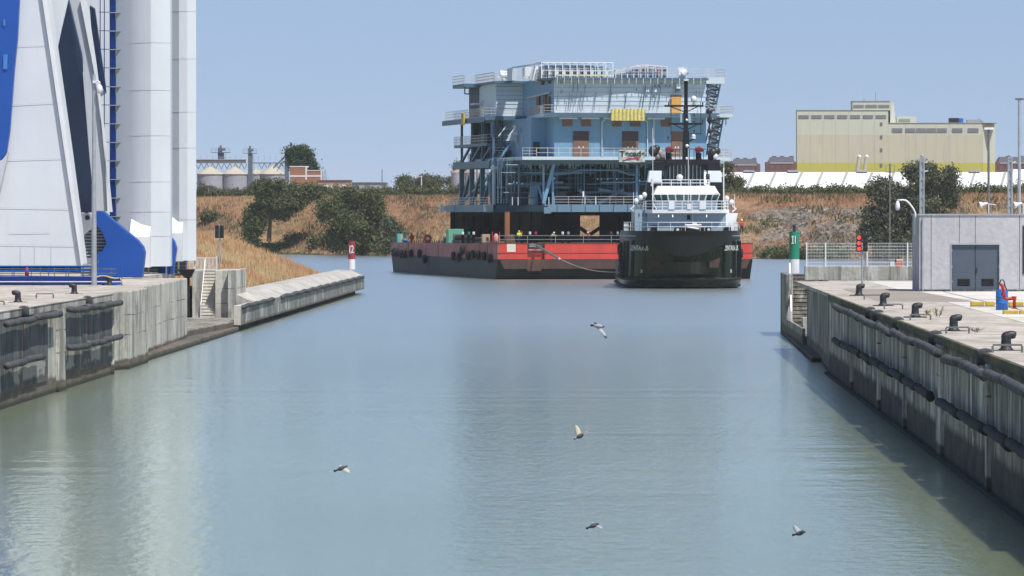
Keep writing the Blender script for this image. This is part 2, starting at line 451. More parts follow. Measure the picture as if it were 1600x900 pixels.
# plain blocks further along
b = MB().prism([(-34,286.6),(-28.75,286.6),(-28.7,294),(-28.1,296),(-28.2,309.6),(-34,309.6)], -3, QZ)
rel(lw, b).build("wall_block", M['wall_clean'], lw, bevel=.05)
b = MB().prism([(-34,309.7),(-28.75,309.7),(-29.05,318.5),(-29.7,356),(-29.95,356.3),(-34,356.3)], -3, QZ)
rel(lw, b).build("wall_block", M['wall_clean'], lw, bevel=.05)
b = MB().prism([(-32,309.8),(-28.5,312),(-28.6,390),(-32,390)], -3, .38)
rel(lw, b).build("base_ledge", M['wall'], lw, bevel=.04)

ql = MB().box(-120, LX-5.9, 150, 395, 3.9, QZ-.004)
ql.box(-120, -33.9, 150, 395, 3.9, QZ-.008)
tag(ql.build("left_quay_pavement", M['deck_brown']), kind="structure")

# landing and stairs of the left side
st = thing("boarding_stairs", "concrete quay stairs between two wing walls next to the bridge towers", "stairs", (-31, 405, 0))
b = MB().prism([(-36,356.4),(-30.0,356.4),(-29.0,386),(-29.0,404),(-36,404)], -3, .8)
rel(st, b).build("landing", M['wall'], st, bevel=.05)
def X(px, Y): return at(px, 400, Y).x
b = MB().box(X(300,404), X(312,404), 404, 414, -3, QZ+.02)
rel(st, b).build("wing_wall", M['wall_clean'], st, bevel=.05)
b = MB().box(X(336,404), X(357,404), 404, 414, -3, QZ+.05)
b.box(X(357,404), X(367.5,404), 403.2, 416, -3, QZ+.05)
rel(st, b).build("wing_wall", M['wall_clean'], st, bevel=.05)
b = MB()
for i in range(15):
    z = .8 + (i+1)*(QZ-.8)/15
    b.box(X(312,404)+.01, X(336,404)-.01, 404+i*.30, 414, z-.25, z-.04).box(X(312,404)+.01, X(336,404)-.01, 403.96+i*.30, 404.6+i*.30, z-.04, z)
rel(st, b).build("steps", M['deck'], st)
b = MB()
xx = X(314, 404)
b.bar((xx, 403.8, .8), (xx, 403.8, 1.8), .06); b.bar((xx, 403.8, 1.8), (xx, 408.3, 5.4), .06); b.bar((xx,408.3,4.5),(xx,408.3,5.4),.06)
rel(st, b).build("handrail", M['white'], st)

# jetty
jt = thing("jetty", "long low concrete guide jetty with sloped top running out from the stairs", "jetty", (-28.6, 400, 0))
Yj0, Yj1 = 405, 580
b = MB()
prof = [(-31.5, .5), (-28.45, .5), (-28.45, 1.95), (-29.9, 2.62), (-31.5, 2.66)]
b.slab([(x, 390, z) for x, z in [(-28.98,.5),(-28.45,.5),(-28.45,1.95),(-28.98,1.99)]], (0, 14.99, 0))
b.slab([(x, Yj0, z) for x, z in prof], (.15, Yj1-Yj0, 0))
rel(jt, b).build("beam", M['jetty_top'], jt)
b = MB().slab([(-28.449,390.1,.505),(-28.449,390.1,1.93),(-28.449,579.9,1.93),(-28.449,579.9,.505)],(.025,0,0))
b.v = [(x + (.15*(y-405)/175 if y > 405 else 0), y, z) for x, y, z in b.v]
rel(jt, b).build("front_face", M['jetty'], jt)
b = MB().box(-31.4, -29.1, Yj0, Yj1-4, -3, .5).box(-28.97,-28.9,390.5,405,-3,.5)
rel(jt, b).build("footing", M['rubber'], jt)
b = MB().path([(-28.4, y, 1.88 + .04*math.sin(y*.7)) for y in np.arange(391, 428, 3)], .17)
rel(jt, b).build("rubbing_strip", M['rubber_old'], jt, smooth=True)
b = MB().path([(-28.38+.0008*(y-430), y, 1.9 + .05*math.sin(y*.5)) for y in np.arange(436, Yj1, 3)], .18)
rel(jt, b).build("rubbing_strip", M['rubber_old'], jt, smooth=True)

# beacons
def beacon(nm, lab, txt, px, ytop, ymid, ybot, Y, col, wpx):
    base = at(px, ybot, Y); s = Y/FPX; w = wpx*s
    t = thing(nm, lab, "beacon", base)
    h = (ybot-ytop)*s; hm = (ybot-ymid)*s
    def post(z0, z1, m, n, r):
        MB().lathe([(r, z0), (r, z1)], (0, 0, 0), 24).build(n, m, t, smooth=False)
    post(0, hm, M['white'], 'lower_post', w*.5-.004); post(hm, h, col, 'upper_post', w*.5)
    MB().box(-.11,.11,-.11,.11,h,h+.12).tube((0,0,h+.12),(0,0,h+.42),.12,12).tube((0,0,h+.42),(0,0,h+.5),.07,8).build('lantern', M['black'], t)
    if w:
        for sgn in (-1, 1): MB().box(-w*.30, -w*.06, -w*.5-.03, -w*.5-.01, h-13*s+sgn*5.2*s-.6*s, h-13*s+sgn*5.2*s+.6*s).build('lettering', M['white'], t)
    text('lettering', txt, 17*s, (0, -w*.5-.02, h-13*s), (R(90), 0, 0), M['white'], t, bold=.012, sx=.62)
    return t
beacon("channel_beacon", "maroon and white round post marked I2 on the tip of the jetty", "I2", 549.5, 377, 405, 421, 573, M['maroon'], 11)

# log fenders on walls
def fender(pts, r, lab, grp, mat='rubber_old'):
    base = Vector(pts[0]); n = []
    t = thing("tube_fender", lab, "fender", base, 0, grp)
    rnd = random.Random(int(base.y*10))
    p0 = Vector(pts[0]) - base; p1 = Vector(pts[-1]) - base
    L = (p1-p0).length; k = max(1, round(L/9.5))
    for i in range(k):
        a = p0.lerp(p1, i/k); c = p0.lerp(p1, (i+.97)/k)
        dz = rnd.uniform(-.07, .07); dz2 = rnd.uniform(-.09, .05)
        q = [a.lerp(c, j/6) + Vector((rnd.uniform(-.02,.02), 0, dz + (dz2-dz)*j/6 + rnd.uniform(-.03,.03))) for j in range(7)]
        MB().path(q, [r*.97]+[r*rnd.uniform(.95,1.04) for _ in range(5)]+[r*.98], 12).build("fender_section", M[mat], t, smooth=True)
        if i: MB().tube(a-Vector((0,.18,0)), a+Vector((0,.08,0)), r*.55, 8).build("joint", M['black'], t)
    return t
G = "tubular fenders along the left lock wall"
LF = LX + .35
fender([(LF,206,4.02),(LF,229.5,4.02)], .17, "high tubular fender nearest the frame edge on the left lock wall", G)
fender([(LF,233.4,4.02),(LF,256.5,4.02)], .17, "high tubular fender below the first full bollard on the left wall, middle of three", G)
fender([(LF,260.5,4.05),(LF,288,4.0)], .17, "high tubular fender with rounded end beside the plain pale wall block", G)
fender([(LF,206,2.1),(LF,229.7,2.1)], .17, "low tubular fender at the frame edge on the left lock wall", G)
fender([(LF,233.4,2.1),(LF,248.5,2.1)], .17, "short low tubular fender on the left wall, middle of the lower three", G)
fender([(LF,260.5,2.1),(LF,288,2.1)], .17, "low tubular fender over pale scraped patch beside the plain wall block", G)
# grey post caps on the coping
def cap(x, y, lab, grp):
    tag(MB().lathe([(.26,-.42),(.26,.0),(.2,.1),(.05,.14)], (0,0,0), 14).build("post_cap", M['rubber_old'], smooth=True), lab, "wall cap", grp).location = (x, y, QZ)
cap(LX+.1, 242.5, "round grey cap on the left wall edge under the first complete bollard", "round caps on the wall edges")
cap(LX+.1, 272, "round grey cap on the left wall edge above a rusty streak", "round caps on the wall edges")

# bollards
def make_bollard(mat):
    root = empty("mooring_bollard")
    MB().prism([(-.62+.15*(i in (0,3,4,7) ), y) for i, y in enumerate([0])] or [], 0, 0) if False else None
    pl = [(-.6,-.32),(.6,-.32),(.72,-.15),(.72,.15),(.6,.32),(-.6,.32),(-.72,.15),(-.72,-.15)]
    MB().prism(pl, 0, .06).build("base_plate", M['black'], root)
    b = MB()
    b.path([(0,0,.06),(0,0,.10),(0,0,.2),(0,0,.45),(.01,0,.60),(.08,0,.70),(.2,0,.74),(.36,0,.74),(.44,0,.72)],
           [.40,.31,.24,.225,.225,.22,.19,.175,.13], 14)
    b.ball((.0,0,.66), .225, 12)
    b.build("bollard_horn", M['bollard'], root, smooth=True)
    return root
boll = make_bollard(0)
def place_bollard(first, loc, rz, sc, lab, grp):
    o = boll if first else copy_tree(boll)
    o.location = loc; o.rotation_euler = (0,0,rz); o.scale = (sc,)*3
    return tag(o, lab, "bollard", grp)
G = "black mooring bollards along the quays"
place_bollard(True, at(1342, 462, 281), 0, 0.72, "black bollard at the foot of the red traffic light pole", G)
place_bollard(False, at(1380, 478, 250), 0, 0.706, "black bollard second from the traffic light on the right quay", G)
place_bollard(False, at(1430, 496, 222), 0, 0.706, "black bollard next to a small tuft of weeds, middle of the right quay's row", G)
place_bollard(False, at(1490, 518, 196.5), 0, 0.72, "black bollard on the right quay below the grey double door", G)
place_bollard(False, at(1572, 549, 168.5), 0, 0.734, "largest nearest black bollard, on the right quay in front of the blue barrel", G)
place_bollard(False, at(28, 473, 258), 0, 0.684, "black bollard at the frame edge on the left quay", G).rotation_euler = (0,0,math.pi)
place_bollard(False, at(116, 460, 285), 0, 0.684, "black bollard on the left quay between steel hoop and camera pole", G).rotation_euler = (0,0,math.pi)
place_bollard(False, at(171, 446, 320), 0, 0.684, "black bollard with a pale mooring rope round it beside the camera pole", G).rotation_euler = (0,0,math.pi)

def hoop(px, py, Y, lab, w=.85, h=.26):
    t = thing("steel_hoop", lab, "steel hoop", at(px, py, Y), 0, "low steel hoops beside the bollards")
    MB().box(-w/2,w/2,-.04,.04,h-.06,h).build("top_bar", M['steel_dark'], t)
    for s in (-1,1): MB().box(s*w/2-.035, s*w/2+.035, -.04,.04, 0, h-.061).build("leg", M['steel_dark'], t)
hoop(1363, 468, 268, "low steel hoop right of the bollard by the traffic light")
hoop(1396, 483, 240, "low steel hoop beside the second bollard from the traffic light")
hoop(1438, 500, 215, "low steel hoop by the weed tuft on the right quay")
hoop(1496, 521, 191, "low steel hoop in front of the bollard below the grey double door")
hoop(1574, 551, 166, "low steel hoop in front of the nearest largest bollard", .95, .28)
hoop(70, 466, 268, "pale low steel hoop between the two nearer bollards of the left quay", .9)
hoop(-3, 478, 250, "low steel hoop cut by the frame edge on the left quay", .6)

# mooring rope on left bollard
b = MB()
pts = [at(150+i*6, 433 - 2*math.sin(i*.9), 319.5 + .4*math.sin(i*1.3)) for i in range(7)]
b.path(pts, .045, 6); b.path([at(188,434,319), at(190,439,319), at(191,446,319)], .045, 6)
tag(b.build("mooring_rope", paint('rope', (.55,.47,.33), None, .9), smooth=True), "pale rope lying over the bollard beside the camera pole", "rope")

# steel footway with blue girders, left
fb = thing("footway", "blue steel footway with handrails in front of the leaning white bridge leg", "footbridge", at(60, 447, 322))
fo = fb.location
def bluebeam(y0, y1, d, n, mat='blue'):
    a, c = at(-150, y0, 322), at(188, y1, 322)
    b = MB().box(a.x-fo.x, c.x-fo.x, d, d+.5, c.z-fo.z, a.z-fo.z); b.build(n, M[mat], fb)
bluebeam(441, 447, 0, "lower_girder"); bluebeam(432, 439.3, .25, "upper_girder")
b = MB()
for yy in (416, 423): b.bar(at(-150,yy,322)-fo, at(190,yy,322)-fo, .09)
for px in range(-140, 186, 27): b.bar(at(px,416,322)-fo, at(px,433,322)-fo, .05)
b.bar(at(190,415,322)-fo, at(190,447,322)-fo, .08)
b.build("handrail", M['blue'], fb)
b = MB()
for yy in (420, 427): b.bar(at(-150,yy,325)-fo, at(182,yy,325)-fo, .06)
for px in range(-135, 180, 22): b.bar(at(px,418,325)-fo, at(px,434,325)-fo, .05)
b.build("rear_handrail", M['steel_dark'], fb)
b = MB().box(at(-150,440,322).x-fo.x, at(165,440,322).x-fo.x, -.25, 0, at(0,441,322).z-fo.z+.02, at(0,439.3,322).z-fo.z)
b.build("pipe_tray", M['white'], fb)
t = thing("fire_extinguisher", "small dark red object standing behind the blue footway handrail", "extinguisher", at(42, 431, 324))
MB().tube((0,0,0),(0,0,.42),.13,12).ball((0,0,.42),.13,12).build("cylinder", M['maroon'], t, smooth=True)
MB().box(-.05,.05,-.05,.05,.5,.62).build("valve", M['black'], t)

# camera pole, left
cp = thing("camera_pole", "tall grey pole with white dome camera in front of the white bridge legs", "camera pole", at(147, 446, 316))
co = cp.location
H = (at(147,116,316)-co).z
MB().tube((0,0,.04),(0,0,H*.52),.17,12,.14).tube((0,0,H*.52),(0,0,H),.13,12,.10).build("pole", M['steel'], cp, smooth=False)
MB().box(-.3,.3,-.3,.3,0,.04).build("base_plate", M['steel'], cp)
b = MB().box(-.04,.2,-.3,-.05,H-.55,H-.4).path([(.1,-.2,H-.45),(.3,-.25,H-.42),(.38,-.25,H-.5),(.38,-.25,H-.7)],.05,8)
b.build("camera_arm", M['white'], cp)
b = MB().lathe([(.08,.1),(.16,0),(.2,-.15),(.19,-.3),(.14,-.4),(.05,-.45)],(.38,-.25,H-.75),14)
b.build("dome_camera", M['white'], cp, smooth=True)

# ---- bridge towers -------------------------------------------------------
def poly3(pts): return [at(*p) for p in pts]
def leaf(name, lab, pts, thick, mat, edge=None, extra=None):
    """pts: (px, py, Y) outline; slab extruded away from the viewer"""
    P = poly3(pts); base = P[0].copy(); base.z = QZ
    t = thing(name, lab, "bridge tower", base)
    MB().slab([p-base for p in P], (0, thick, 0)).build("panel", M[mat], t, bevel=.04)
    return t, base
def seams(t, base, lines, mat='seam', w=.014):
    b = MB()
    for (a, c) in lines: b.bar(at(*a)-base, at(*c)-base, w)
    b.build("panel_seam", M[mat], t)
# leaf A
tA, bA = leaf("leaning_tower", "broad leaning white bridge leg at the frame edge with blue glazed side",
    [(-140,418,338),(126.5,416,338),(66,0,338),(20,-330,338),(-220,-330,338),(-220,0,338)], 2.2, 'pylon')
# edge plate on its right side, sunlit flank painted in brighter white
MB().slab([p-bA for p in poly3([(126.6,416,337.7),(130,412,337.7),(120,331,337.7),(108,240,337.7),(74,0,337.7),(28,-330,337.7),(20.2,-330,337.7),(66.2,0,337.7)])], (0,2.6,0)).build("sunlit_edge", M['white'], tA)
seams(tA, bA, [((-60,168,337.95),(89,160,337.95)),((-60,75,337.95),(78,70,337.95)),((-60,252,337.95),(103,247,337.95)),((-10,324,337.95),(112,326,337.95)),((-10,382,337.95),(121,384,337.95)),((32,384,337.95),(32,416,337.95)),((54,384,337.95),(54,416,337.95)),((80,384,337.95),(80,416,337.95)),((15,364,337.95),(78,363,337.95))])
MB().slab([p-bA for p in poly3([(-200,258,337.3),(-10,258,337.3),(2,250,337.3),(10,238,337.3),(15,205,337.3),(22,110,337.3),(27,60,337.3),(30,0,337.3),(33,-330,337.3),(-200,-330,337.3)])], (0,.6,0)).build("blue_shell", M['blue'], tA, bevel=.03)
MB().slab([p-bA for p in poly3([(5,108,337.2),(11,108,337.2),(12,85,337.2),(5,85,337.2)])], (0,.09,0)).build("window", M['blue_lt'], tA)
MB().slab([p-bA for p in poly3([(5,40,337.2),(8,40,337.2),(8,30,337.2),(5,30,337.2)])], (0,.09,0)).build("window", M['blue_lt'], tA)
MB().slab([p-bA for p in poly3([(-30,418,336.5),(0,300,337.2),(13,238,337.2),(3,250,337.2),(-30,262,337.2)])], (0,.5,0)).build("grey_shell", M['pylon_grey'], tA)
# leaf B; added tilted panel between the legs, dark blue painted for shadow
tB, bB = leaf("leaning_tower", "narrow white bridge leg behind the broad one with a dark shade-painted panel",
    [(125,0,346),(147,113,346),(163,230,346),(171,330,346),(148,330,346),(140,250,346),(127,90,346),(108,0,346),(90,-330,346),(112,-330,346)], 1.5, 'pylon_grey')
MB().slab([p-bB for p in poly3([(125.2,0,345.7),(132,0,345.7),(147,100,345.7),(158,190,345.7),(172,331,345.7),(168,331,345.7),(163.2,230,345.7),(147.2,113,345.7)])], (0,1.8,0)).build("sunlit_edge", M['white'], tB)  # brighter white puts this leg's sunlit edge into the colour
MB().slab([p-bB for p in poly3([(104,332,354.5),(149,332,354.5),(142,250,351),(128,90,345.2),(107,0,341.8),(86,92,345.2)])], (0,.4,.2)).build("shade_panel", M['shade_blue'], tB)
MB().slab([p-bB for p in poly3([(60,0,356),(112,0,356),(128,95,356),(142,250,356),(150,330,356),(150,415,356),(100,415,356),(40,-330,356),(97,-330,356)])], (0,.5,0)).build("rear_panel", M['pylon'], tB)
MB().slab([p-bB for p in poly3([(60,-330,341.5),(95,-330,341.5),(106,0,341.5),(86,93,341.5),(70,0,341.5)])], (0,.15,0)).build("inner_panel", M['pylon'], tB)
# leaf C with blue ladder lines
tC, bC = leaf("leaning_tower", "innermost white bridge leg with thin blue service pipes beside the ladder column",
    [(120,0,362),(172,0,362),(173,345,362),(140,345,362),(120,-330,362),(172,-330,362)][:1] + [(120,-330,362),(174,-330,362),(174,345,362),(140,345,362)], 1.5, 'pylon')
MB().slab([p-bC for p in poly3([(140,10,358.5),(148,15,358.7),(172,185,363),(172,340,368),(158,260,365),(147,100,361)])], (0,.3,.1)).build("shade_panel", M['shade_blue'], tC)  # added tilted panel, dark blue painted for the shadow on this leg
b = MB()
for px in (156.5, 163): b.bar(at(px,-330,357)-bC, at(px,345,357)-bC, .06)
for yy in range(-300, 340, 29): b.bar(at(155,yy,357)-bC, at(172,yy,357)-bC, .05)
b.build("service_pipes", M['blue'], tC)
# blue ladder column
tl = thing("ladder_column", "tall blue ladder column with shelf brackets against the white tower", "ladder", at(176, 345, 356))
lo_ = tl.location
def pr(px0, px1, py0, py1, Y, d, o):
    a, c = at(px0, py1, Y), at(px1, py0, Y)
    return (a.x-o.x, c.x-o.x, Y-o.y, Y-o.y+d, a.z-o.z, c.z-o.z)
MB().box(*pr(171.5,180,-330,346,356,.5,lo_)).build("mast", M['blue'], tl)
b = MB()
for yy in range(-320, 346, 29): b.box(*pr(174,178,yy,yy+12,355.95,.06,lo_))
b.build("ladder_panels", M['blue_lt'] if False else M['blue'], tl)
bs = MB()
for yy in range(-328, 346, 29):
    bs.slab([at(180.2,yy,355.5)-lo_, at(188,yy,355.5)-lo_, at(180.2,yy+11,355.5)-lo_], (0,.5,0))
    bs.box(*pr(168,188,yy-1.2,yy,355.2,1.0,lo_))
bs.build("shelf_brackets", M['steel'], tl)
# towers D, E
def tower(name, lab, outline, z0, z1, seamys, pxs):
    base = Vector((outline[0][0], outline[0][1], QZ))
    t = thing(name, lab, "bridge tower", base)
    o_ = MB().prism([(x-base.x, y-base.y) for x, y in outline], z0-QZ, z1-QZ).build("shell", M['pylon'], t)
    for p_ in o_.data.polygons: p_.use_smooth = abs(p_.normal.z) < .5 and p_.normal.y < -.9
    o_.data.set_sharp_from_angle(angle=R(25))
    return t, base
def Xp(px, Y): return at(px, 300, Y).x
zt = at(0, -330, 385).z
YD = 384.0
outD = [(Xp(180,YD+1.6),YD+1.6),(Xp(205,YD),YD),(Xp(221,YD-.5),YD-.5),(Xp(236,YD-.7),YD-.7),(Xp(252,YD-.5),YD-.5),(Xp(266.5,YD),YD),(Xp(266.5,YD)-.3,YD+5),(Xp(180,YD+5),YD+5)]
tD, bD = tower("bridge_tower", "tall white bridge tower with grey shaded flank, next to the blue ladder", outD, at(0,416,YD).z, zt, None, None)
YE = 392.0
outE = [(Xp(262,YE),YE),(Xp(267.5,YE),YE),(Xp(280,YE-.5),YE-.5),(Xp(293,YE-.5),YE-.5),(Xp(306.5,YE),YE),(Xp(306.5,YE)-.4,YE+5),(Xp(262,YE+5),YE+5)]
tE, bE = tower("bridge_tower", "brighter white bridge tower whose edge stands against open sky", outE, at(0,407,YE).z, zt, None, None)
for t, o, bs_, ys in ((tD, outD, bD, (67,141,212,284,331,369)), (tE, outE, bE, (18,92,175,231,343,-60))):
    b = MB()
    for yy in ys:
        zz = at(200, yy, o[1][1]).z
        for p, q in zip(o[:6] if t is tD else o[:5], o[1:6] if t is tD else o[1:5]):
            b.bar(Vector((p[0], p[1]-.01, zz))-bs_, Vector((q[0], q[1]-.01, zz))-bs_, .016)
    b.build("panel_seam", M['seam'], t)
# hoods low on the towers
def hood(t, base, px0, px1, y0, y1, Y, proud):
    P = [at(px0,y1,Y),at(px1,y1,Y),at(px1,y0,Y),at(px0,y0,Y)]
    o = Vector((0,-proud,0))
    MB().hexa([P[0]-base+o,P[1]-base+o,P[1]-base+Vector((0,1,0)),P[0]-base+Vector((0,1,0)), P[3]-base+o,P[2]-base+o,P[2]-base+Vector((0,1,2.2)),P[3]-base+Vector((0,1,2.2))]).build("hood", M['white'], t)
hood(tD, bD, 205, 237, 370, 417.5, YD, 1.6)
hood(tE, bE, 262, 287, 364, 408, YE, 1.4)
# struts below
b = MB()
b.bar(at(232,417,YD+1)-bD, at(232,434,YD+1)-bD, .12); b.bar(at(260,415,YD+1)-bD, at(260,434,YD+1)-bD, .1); b.build("strut", M['white'], tD)
b = MB()
b.bar(at(279,407,YE+1)-bE, at(279,427,YE+1)-bE, .12); b.bar(at(304,406,YE+1)-bE, at(304,424,YE+1)-bE, .1); b.build("strut", M['white'], tE)
# blue base fins
def fin(lab, pts, Y, th):
    P = [at(x,y,Y) for x,y in pts]; base = P[0].copy(); base.z = QZ
    t = thing("base_fin", lab, "bridge base", base, 0, "blue steel fins under the bridge towers")
    MB().slab([p-base for p in P], (0,th,0)).build("fin_plate", M['blue'], t, bevel=.05)
    return t, base
f1, fb1 = fin("largest blue steel fin with a pointed top beside the broad white leg",
    [(150,433.5),(222,433.5),(226,394),(223,385),(215,375),(176,343),(158,327),(142,330),(150,351),(160,365),(166,380),(160,392),(146,400)], 352, 1.2)
b = MB().slab([at(x,y,353.1)-fb1 for x,y in [(126,431),(168,431),(168,352),(126,352)]], (0,.3,0)); b.build("louvre_backing", M['steel_dark'], f1)
b = MB()
for yy in range(354, 430, 5): b.bar(at(127,yy,352.9)-fb1, at(166,yy,352.9)-fb1, .07)
b.build("louvre", M['pylon_grey'], f1)
fin("smaller blue steel fin below the brighter white tower", [(246,430),(270,428),(276,388),(272,376),(264,366),(255,370)], 388.5, 1)
fin("sliver of blue steel fin furthest right under the towers", [(284,424),(290,424),(292,404),(280,404)], 399, 1)
b = MB()
t = thing("louvre_screen", "dark louvred screen between the blue fins under the towers", "screen", at(255, 434, 396))
MB().slab([at(x,y,397)-t.location for x,y in [(222,434),(290,430),(290,398),(222,402)]], (0,.3,0)).build("backing", M['steel_dark'], t)
for yy in range(404, 432, 6): b.bar(at(223,yy,396.8)-t.location, at(290,yy-1,396.8)-t.location, .06)
b.build("slats", M['steel'], t)
# white bearing housing and hydraulic rods
t = thing("lifting_ram", "white hinge housing and hydraulic ram between broad leg and blue fin", "hydraulic ram", at(132, 425, 350))
to = t.location
MB().slab([at(x,y,349)-to for x,y in [(117,333),(141,333),(143,345),(142,356),(127,369),(121,371),(118,350)]], (0,1.2,0)).build("housing", M['white'], t, bevel=.06)
b = MB().tube(at(136.5,340,348.9)-to, at(136.5,340,349.3)-to, .17, 14); b.build("hinge_pin", M['black'], t)
MB().tube(at(124,371,349.5)-to, at(131,412,349.5)-to, .11, 10).build("ram_rod", M['steel'], t)
MB().tube(at(121,371,349.8)-to, at(128,410,349.8)-to, .06, 8).build("hose", M['white'], t)
MB().box(*pr(126,142,403,413,349,1,to)).build("foot_block", M['white'], t)
b = MB().tube(at(150,408,348.9)-to, at(150,408,349.2)-to, .2, 12); b.build("wheel", M['steel_dark'], t)

# white picket fence and signal on left
t = thing("picket_fence", "white metal picket fence above the quay stairs in front of dry grass", "fence", at(325, 424, 418))
b = MB(); to = t.location
for i in range(21): b.bar(at(296+i*2.1,401.5,418)-to, at(296+i*2.1,424,418)-to, .035)
b.build("pickets", M['white'], t)
b = MB().bar(at(338.6,400,418)-to, at(338.6,424,418)-to, .09); b.bar(at(295,403,418)-to, at(339,403,418)-to, .05); b.bar(at(295,421,418)-to, at(339,421,418)-to, .05); b.build("frame", M['white'], t)
t = thing("bin_hopper", "black funnel shaped chute on the wall edge near the stairs", "chute", at(293, 434, 372))
b = MB().hexa([(-.2,-.2,-.0),(.25,-.2,-.0),(.25,.3,0),(-.2,.3,0),(-.75,-.5,.62),(.55,-.5,.62),(.55,.5,.62),(-.75,.5,.62)]).build("funnel", M['black'], t)
MB().box(-.15,.15,.0,.2,-2.8,0).build("downpipe", M['rubber'], t)

def signal(lab, px, ybase, ytop, Y, heads, lit):
    t = thing("signal_light", lab, "traffic light", at(px, ybase, Y)); o = t.location
    top = (at(px, ytop, Y)-o).z
    MB().tube((0,0,0),(0,0,top),.06,10).build("pole", M['steel'], t)
    for i, (x0, x1, y0, y1) in enumerate(heads):
        bx = pr(x0, x1, y0, y1, Y-.15, .3, o)
        h = MB().box(*bx).build("signal_head", M['black'], t, bevel=.02)
        cx = (bx[0]+bx[1])/2; w = bx[1]-bx[0]; dz = (bx[5]-bx[4])/3
        for k in range(3):
            c = Vector((cx, bx[2]-.02, bx[4]+dz*(k+.5)))
            MB().tube(c, c+Vector((0,.05,0)), w*.36, 14).build("lamp", M['lamp_red'] if (lit and i == 0) else M['rubber'], h)
            MB().path([c+Vector((w*.42*math.cos(a), -.1, w*.42*math.sin(a))) for a in np.linspace(0,math.pi,7)], .015, 4).build("visor", M['black'], h)
    return t
signal("dark unlit signal with two heads on a pole above the stairs by the dry grass", 343, 424, 352, 416, [(336,341.5,352,372),(343.8,349.5,352,372)], False)

# ================================================================ RIGHT LOCK SIDE
RX = 12.0
rw = thing("lock_wall", "shaded board-marked concrete lock wall below the row of five bollards", "wall", (RX, 200, 0))
b = MB().box(RX+.05, RX+5, 110, 286.5, -3, QZ-.3)
rel(rw, b).build("wall_core", M['wall_right'], rw)
b = MB().box(RX-.02, RX+5, 110, 286.6, QZ-.3, QZ)
rel(rw, b).build("coping", M['wall_right'], rw, bevel=.03)
jr = [(131,.3),(147,.3),(164,.35),(188.2,1.3),(211,.35),(231.5,.35),(258,.3)]
b = MB()
for y, w in jr: b.box(RX-.10, RX+.2, y-w, y+w, -3, QZ-.31)
rel(rw, b).build("pilaster", M['wall_clean'], rw)
b = MB().box(RX-.16, RX+.2, 110, 288, -.5, .14)
rel(rw, b).build("base_ledge", M['wall_right_plain'], rw)
b = MB().prism([(RX-.0+.1,286.7),(RX+5,286.7),(RX+5,341),(12.85,341),(12.62,312),(12.55,310)], -3, QZ)
rel(rw, b).build("wall_block", M['wall_right_plain'], rw, bevel=.04)
b = MB().prism([(12.0,311),(14,311),(14,385),(12.55,385)], -3, .3)
rel(rw, b).build("base_ledge", M['wall_right_plain'], rw)

tag(MB().box(RX+4.9, 160, 110, 341, 3.9, QZ-.004).build("right_quay_pavement", M['deck']), kind="structure")
tag(MB().box(RX+.12, RX+4.9, 110.1, 341, QZ-.2, QZ+.004).build("quay_edge_strip", M['deck_brown']), kind="structure")

# slab joints and patches on the quay
b = MB()
for y in (196, 222, 250, 268): b.box(RX+2, 90, y, y+.12, QZ-.05, QZ+.010)
for x in (19, 26, 33): b.box(x, x+.07, 120, 296, QZ-.05, QZ+.0125)
tag(b.build("pavement_joints", paint('joint', (.24,.22,.2), None, .9)), kind="structure")
M['asphalt'] = paint('brown_asphalt', (.30,.265,.22), (.24,.21,.18), .9, .7)
tag(MB().prism([(13.6,262),(18.5,262),(17.4,306),(13.6,306)], QZ-.05, QZ+.008).build("asphalt_patch", M['asphalt']), kind="structure")

# right stairs and landing
st = thing("boarding_stairs", "narrow concrete quay stairs below the green I1 beacon", "stairs", (13.3, 380, 0))
b = MB().box(12.75, 16, 341.1, 383, -3, .8); rel(st, b).build("landing", M['wall_right_plain'], st)
b = MB().box(12.55, 12.75, 341.1, 383, -3, 1.35); rel(st, b).build("kerb", M['wall_right_plain'], st, bevel=.03)
b = MB().box(12.62, X(1235.5,381)-.0, 376, 388, -3, QZ+.05); rel(st, b).build("wing_wall", M['wall_right_plain'], st, bevel=.05)
b = MB()
for i in range(13):
    z = .8 + (i+1)*(QZ-.8)/13
    b.box(X(1235.5,381)+.01, 15.5, 378+i*.35, 388, z-.28, z-.04).box(X(1235.5,381)+.01, 15.5, 377.96+i*.35, 378.6+i*.35, z-.04, z)
rel(st, b).build("steps", M['wall_right_plain'], st)
b = MB().box(15.5, 22, 370, 388, -3, QZ-.003); rel(st, b).build("upper_landing", M['deck'], st)
b = MB(); p0 = at(1236.5, 488, 372); p1 = at(1234, 412, 384)
b.bar(p0, p1, .13); b.bar(p1, (p1.x, p1.y, QZ), .08); b.bar((p0.x,p0.y,.8), p0, .1)
rel(st, b).build("handrail", M['white'], st)
b = MB().prism([(12.9,349),(13.9,349),(13.9,352),(12.9,352)], .8, 1.9); rel(st, b).build("concrete_stub", M['wall_clean'], st)

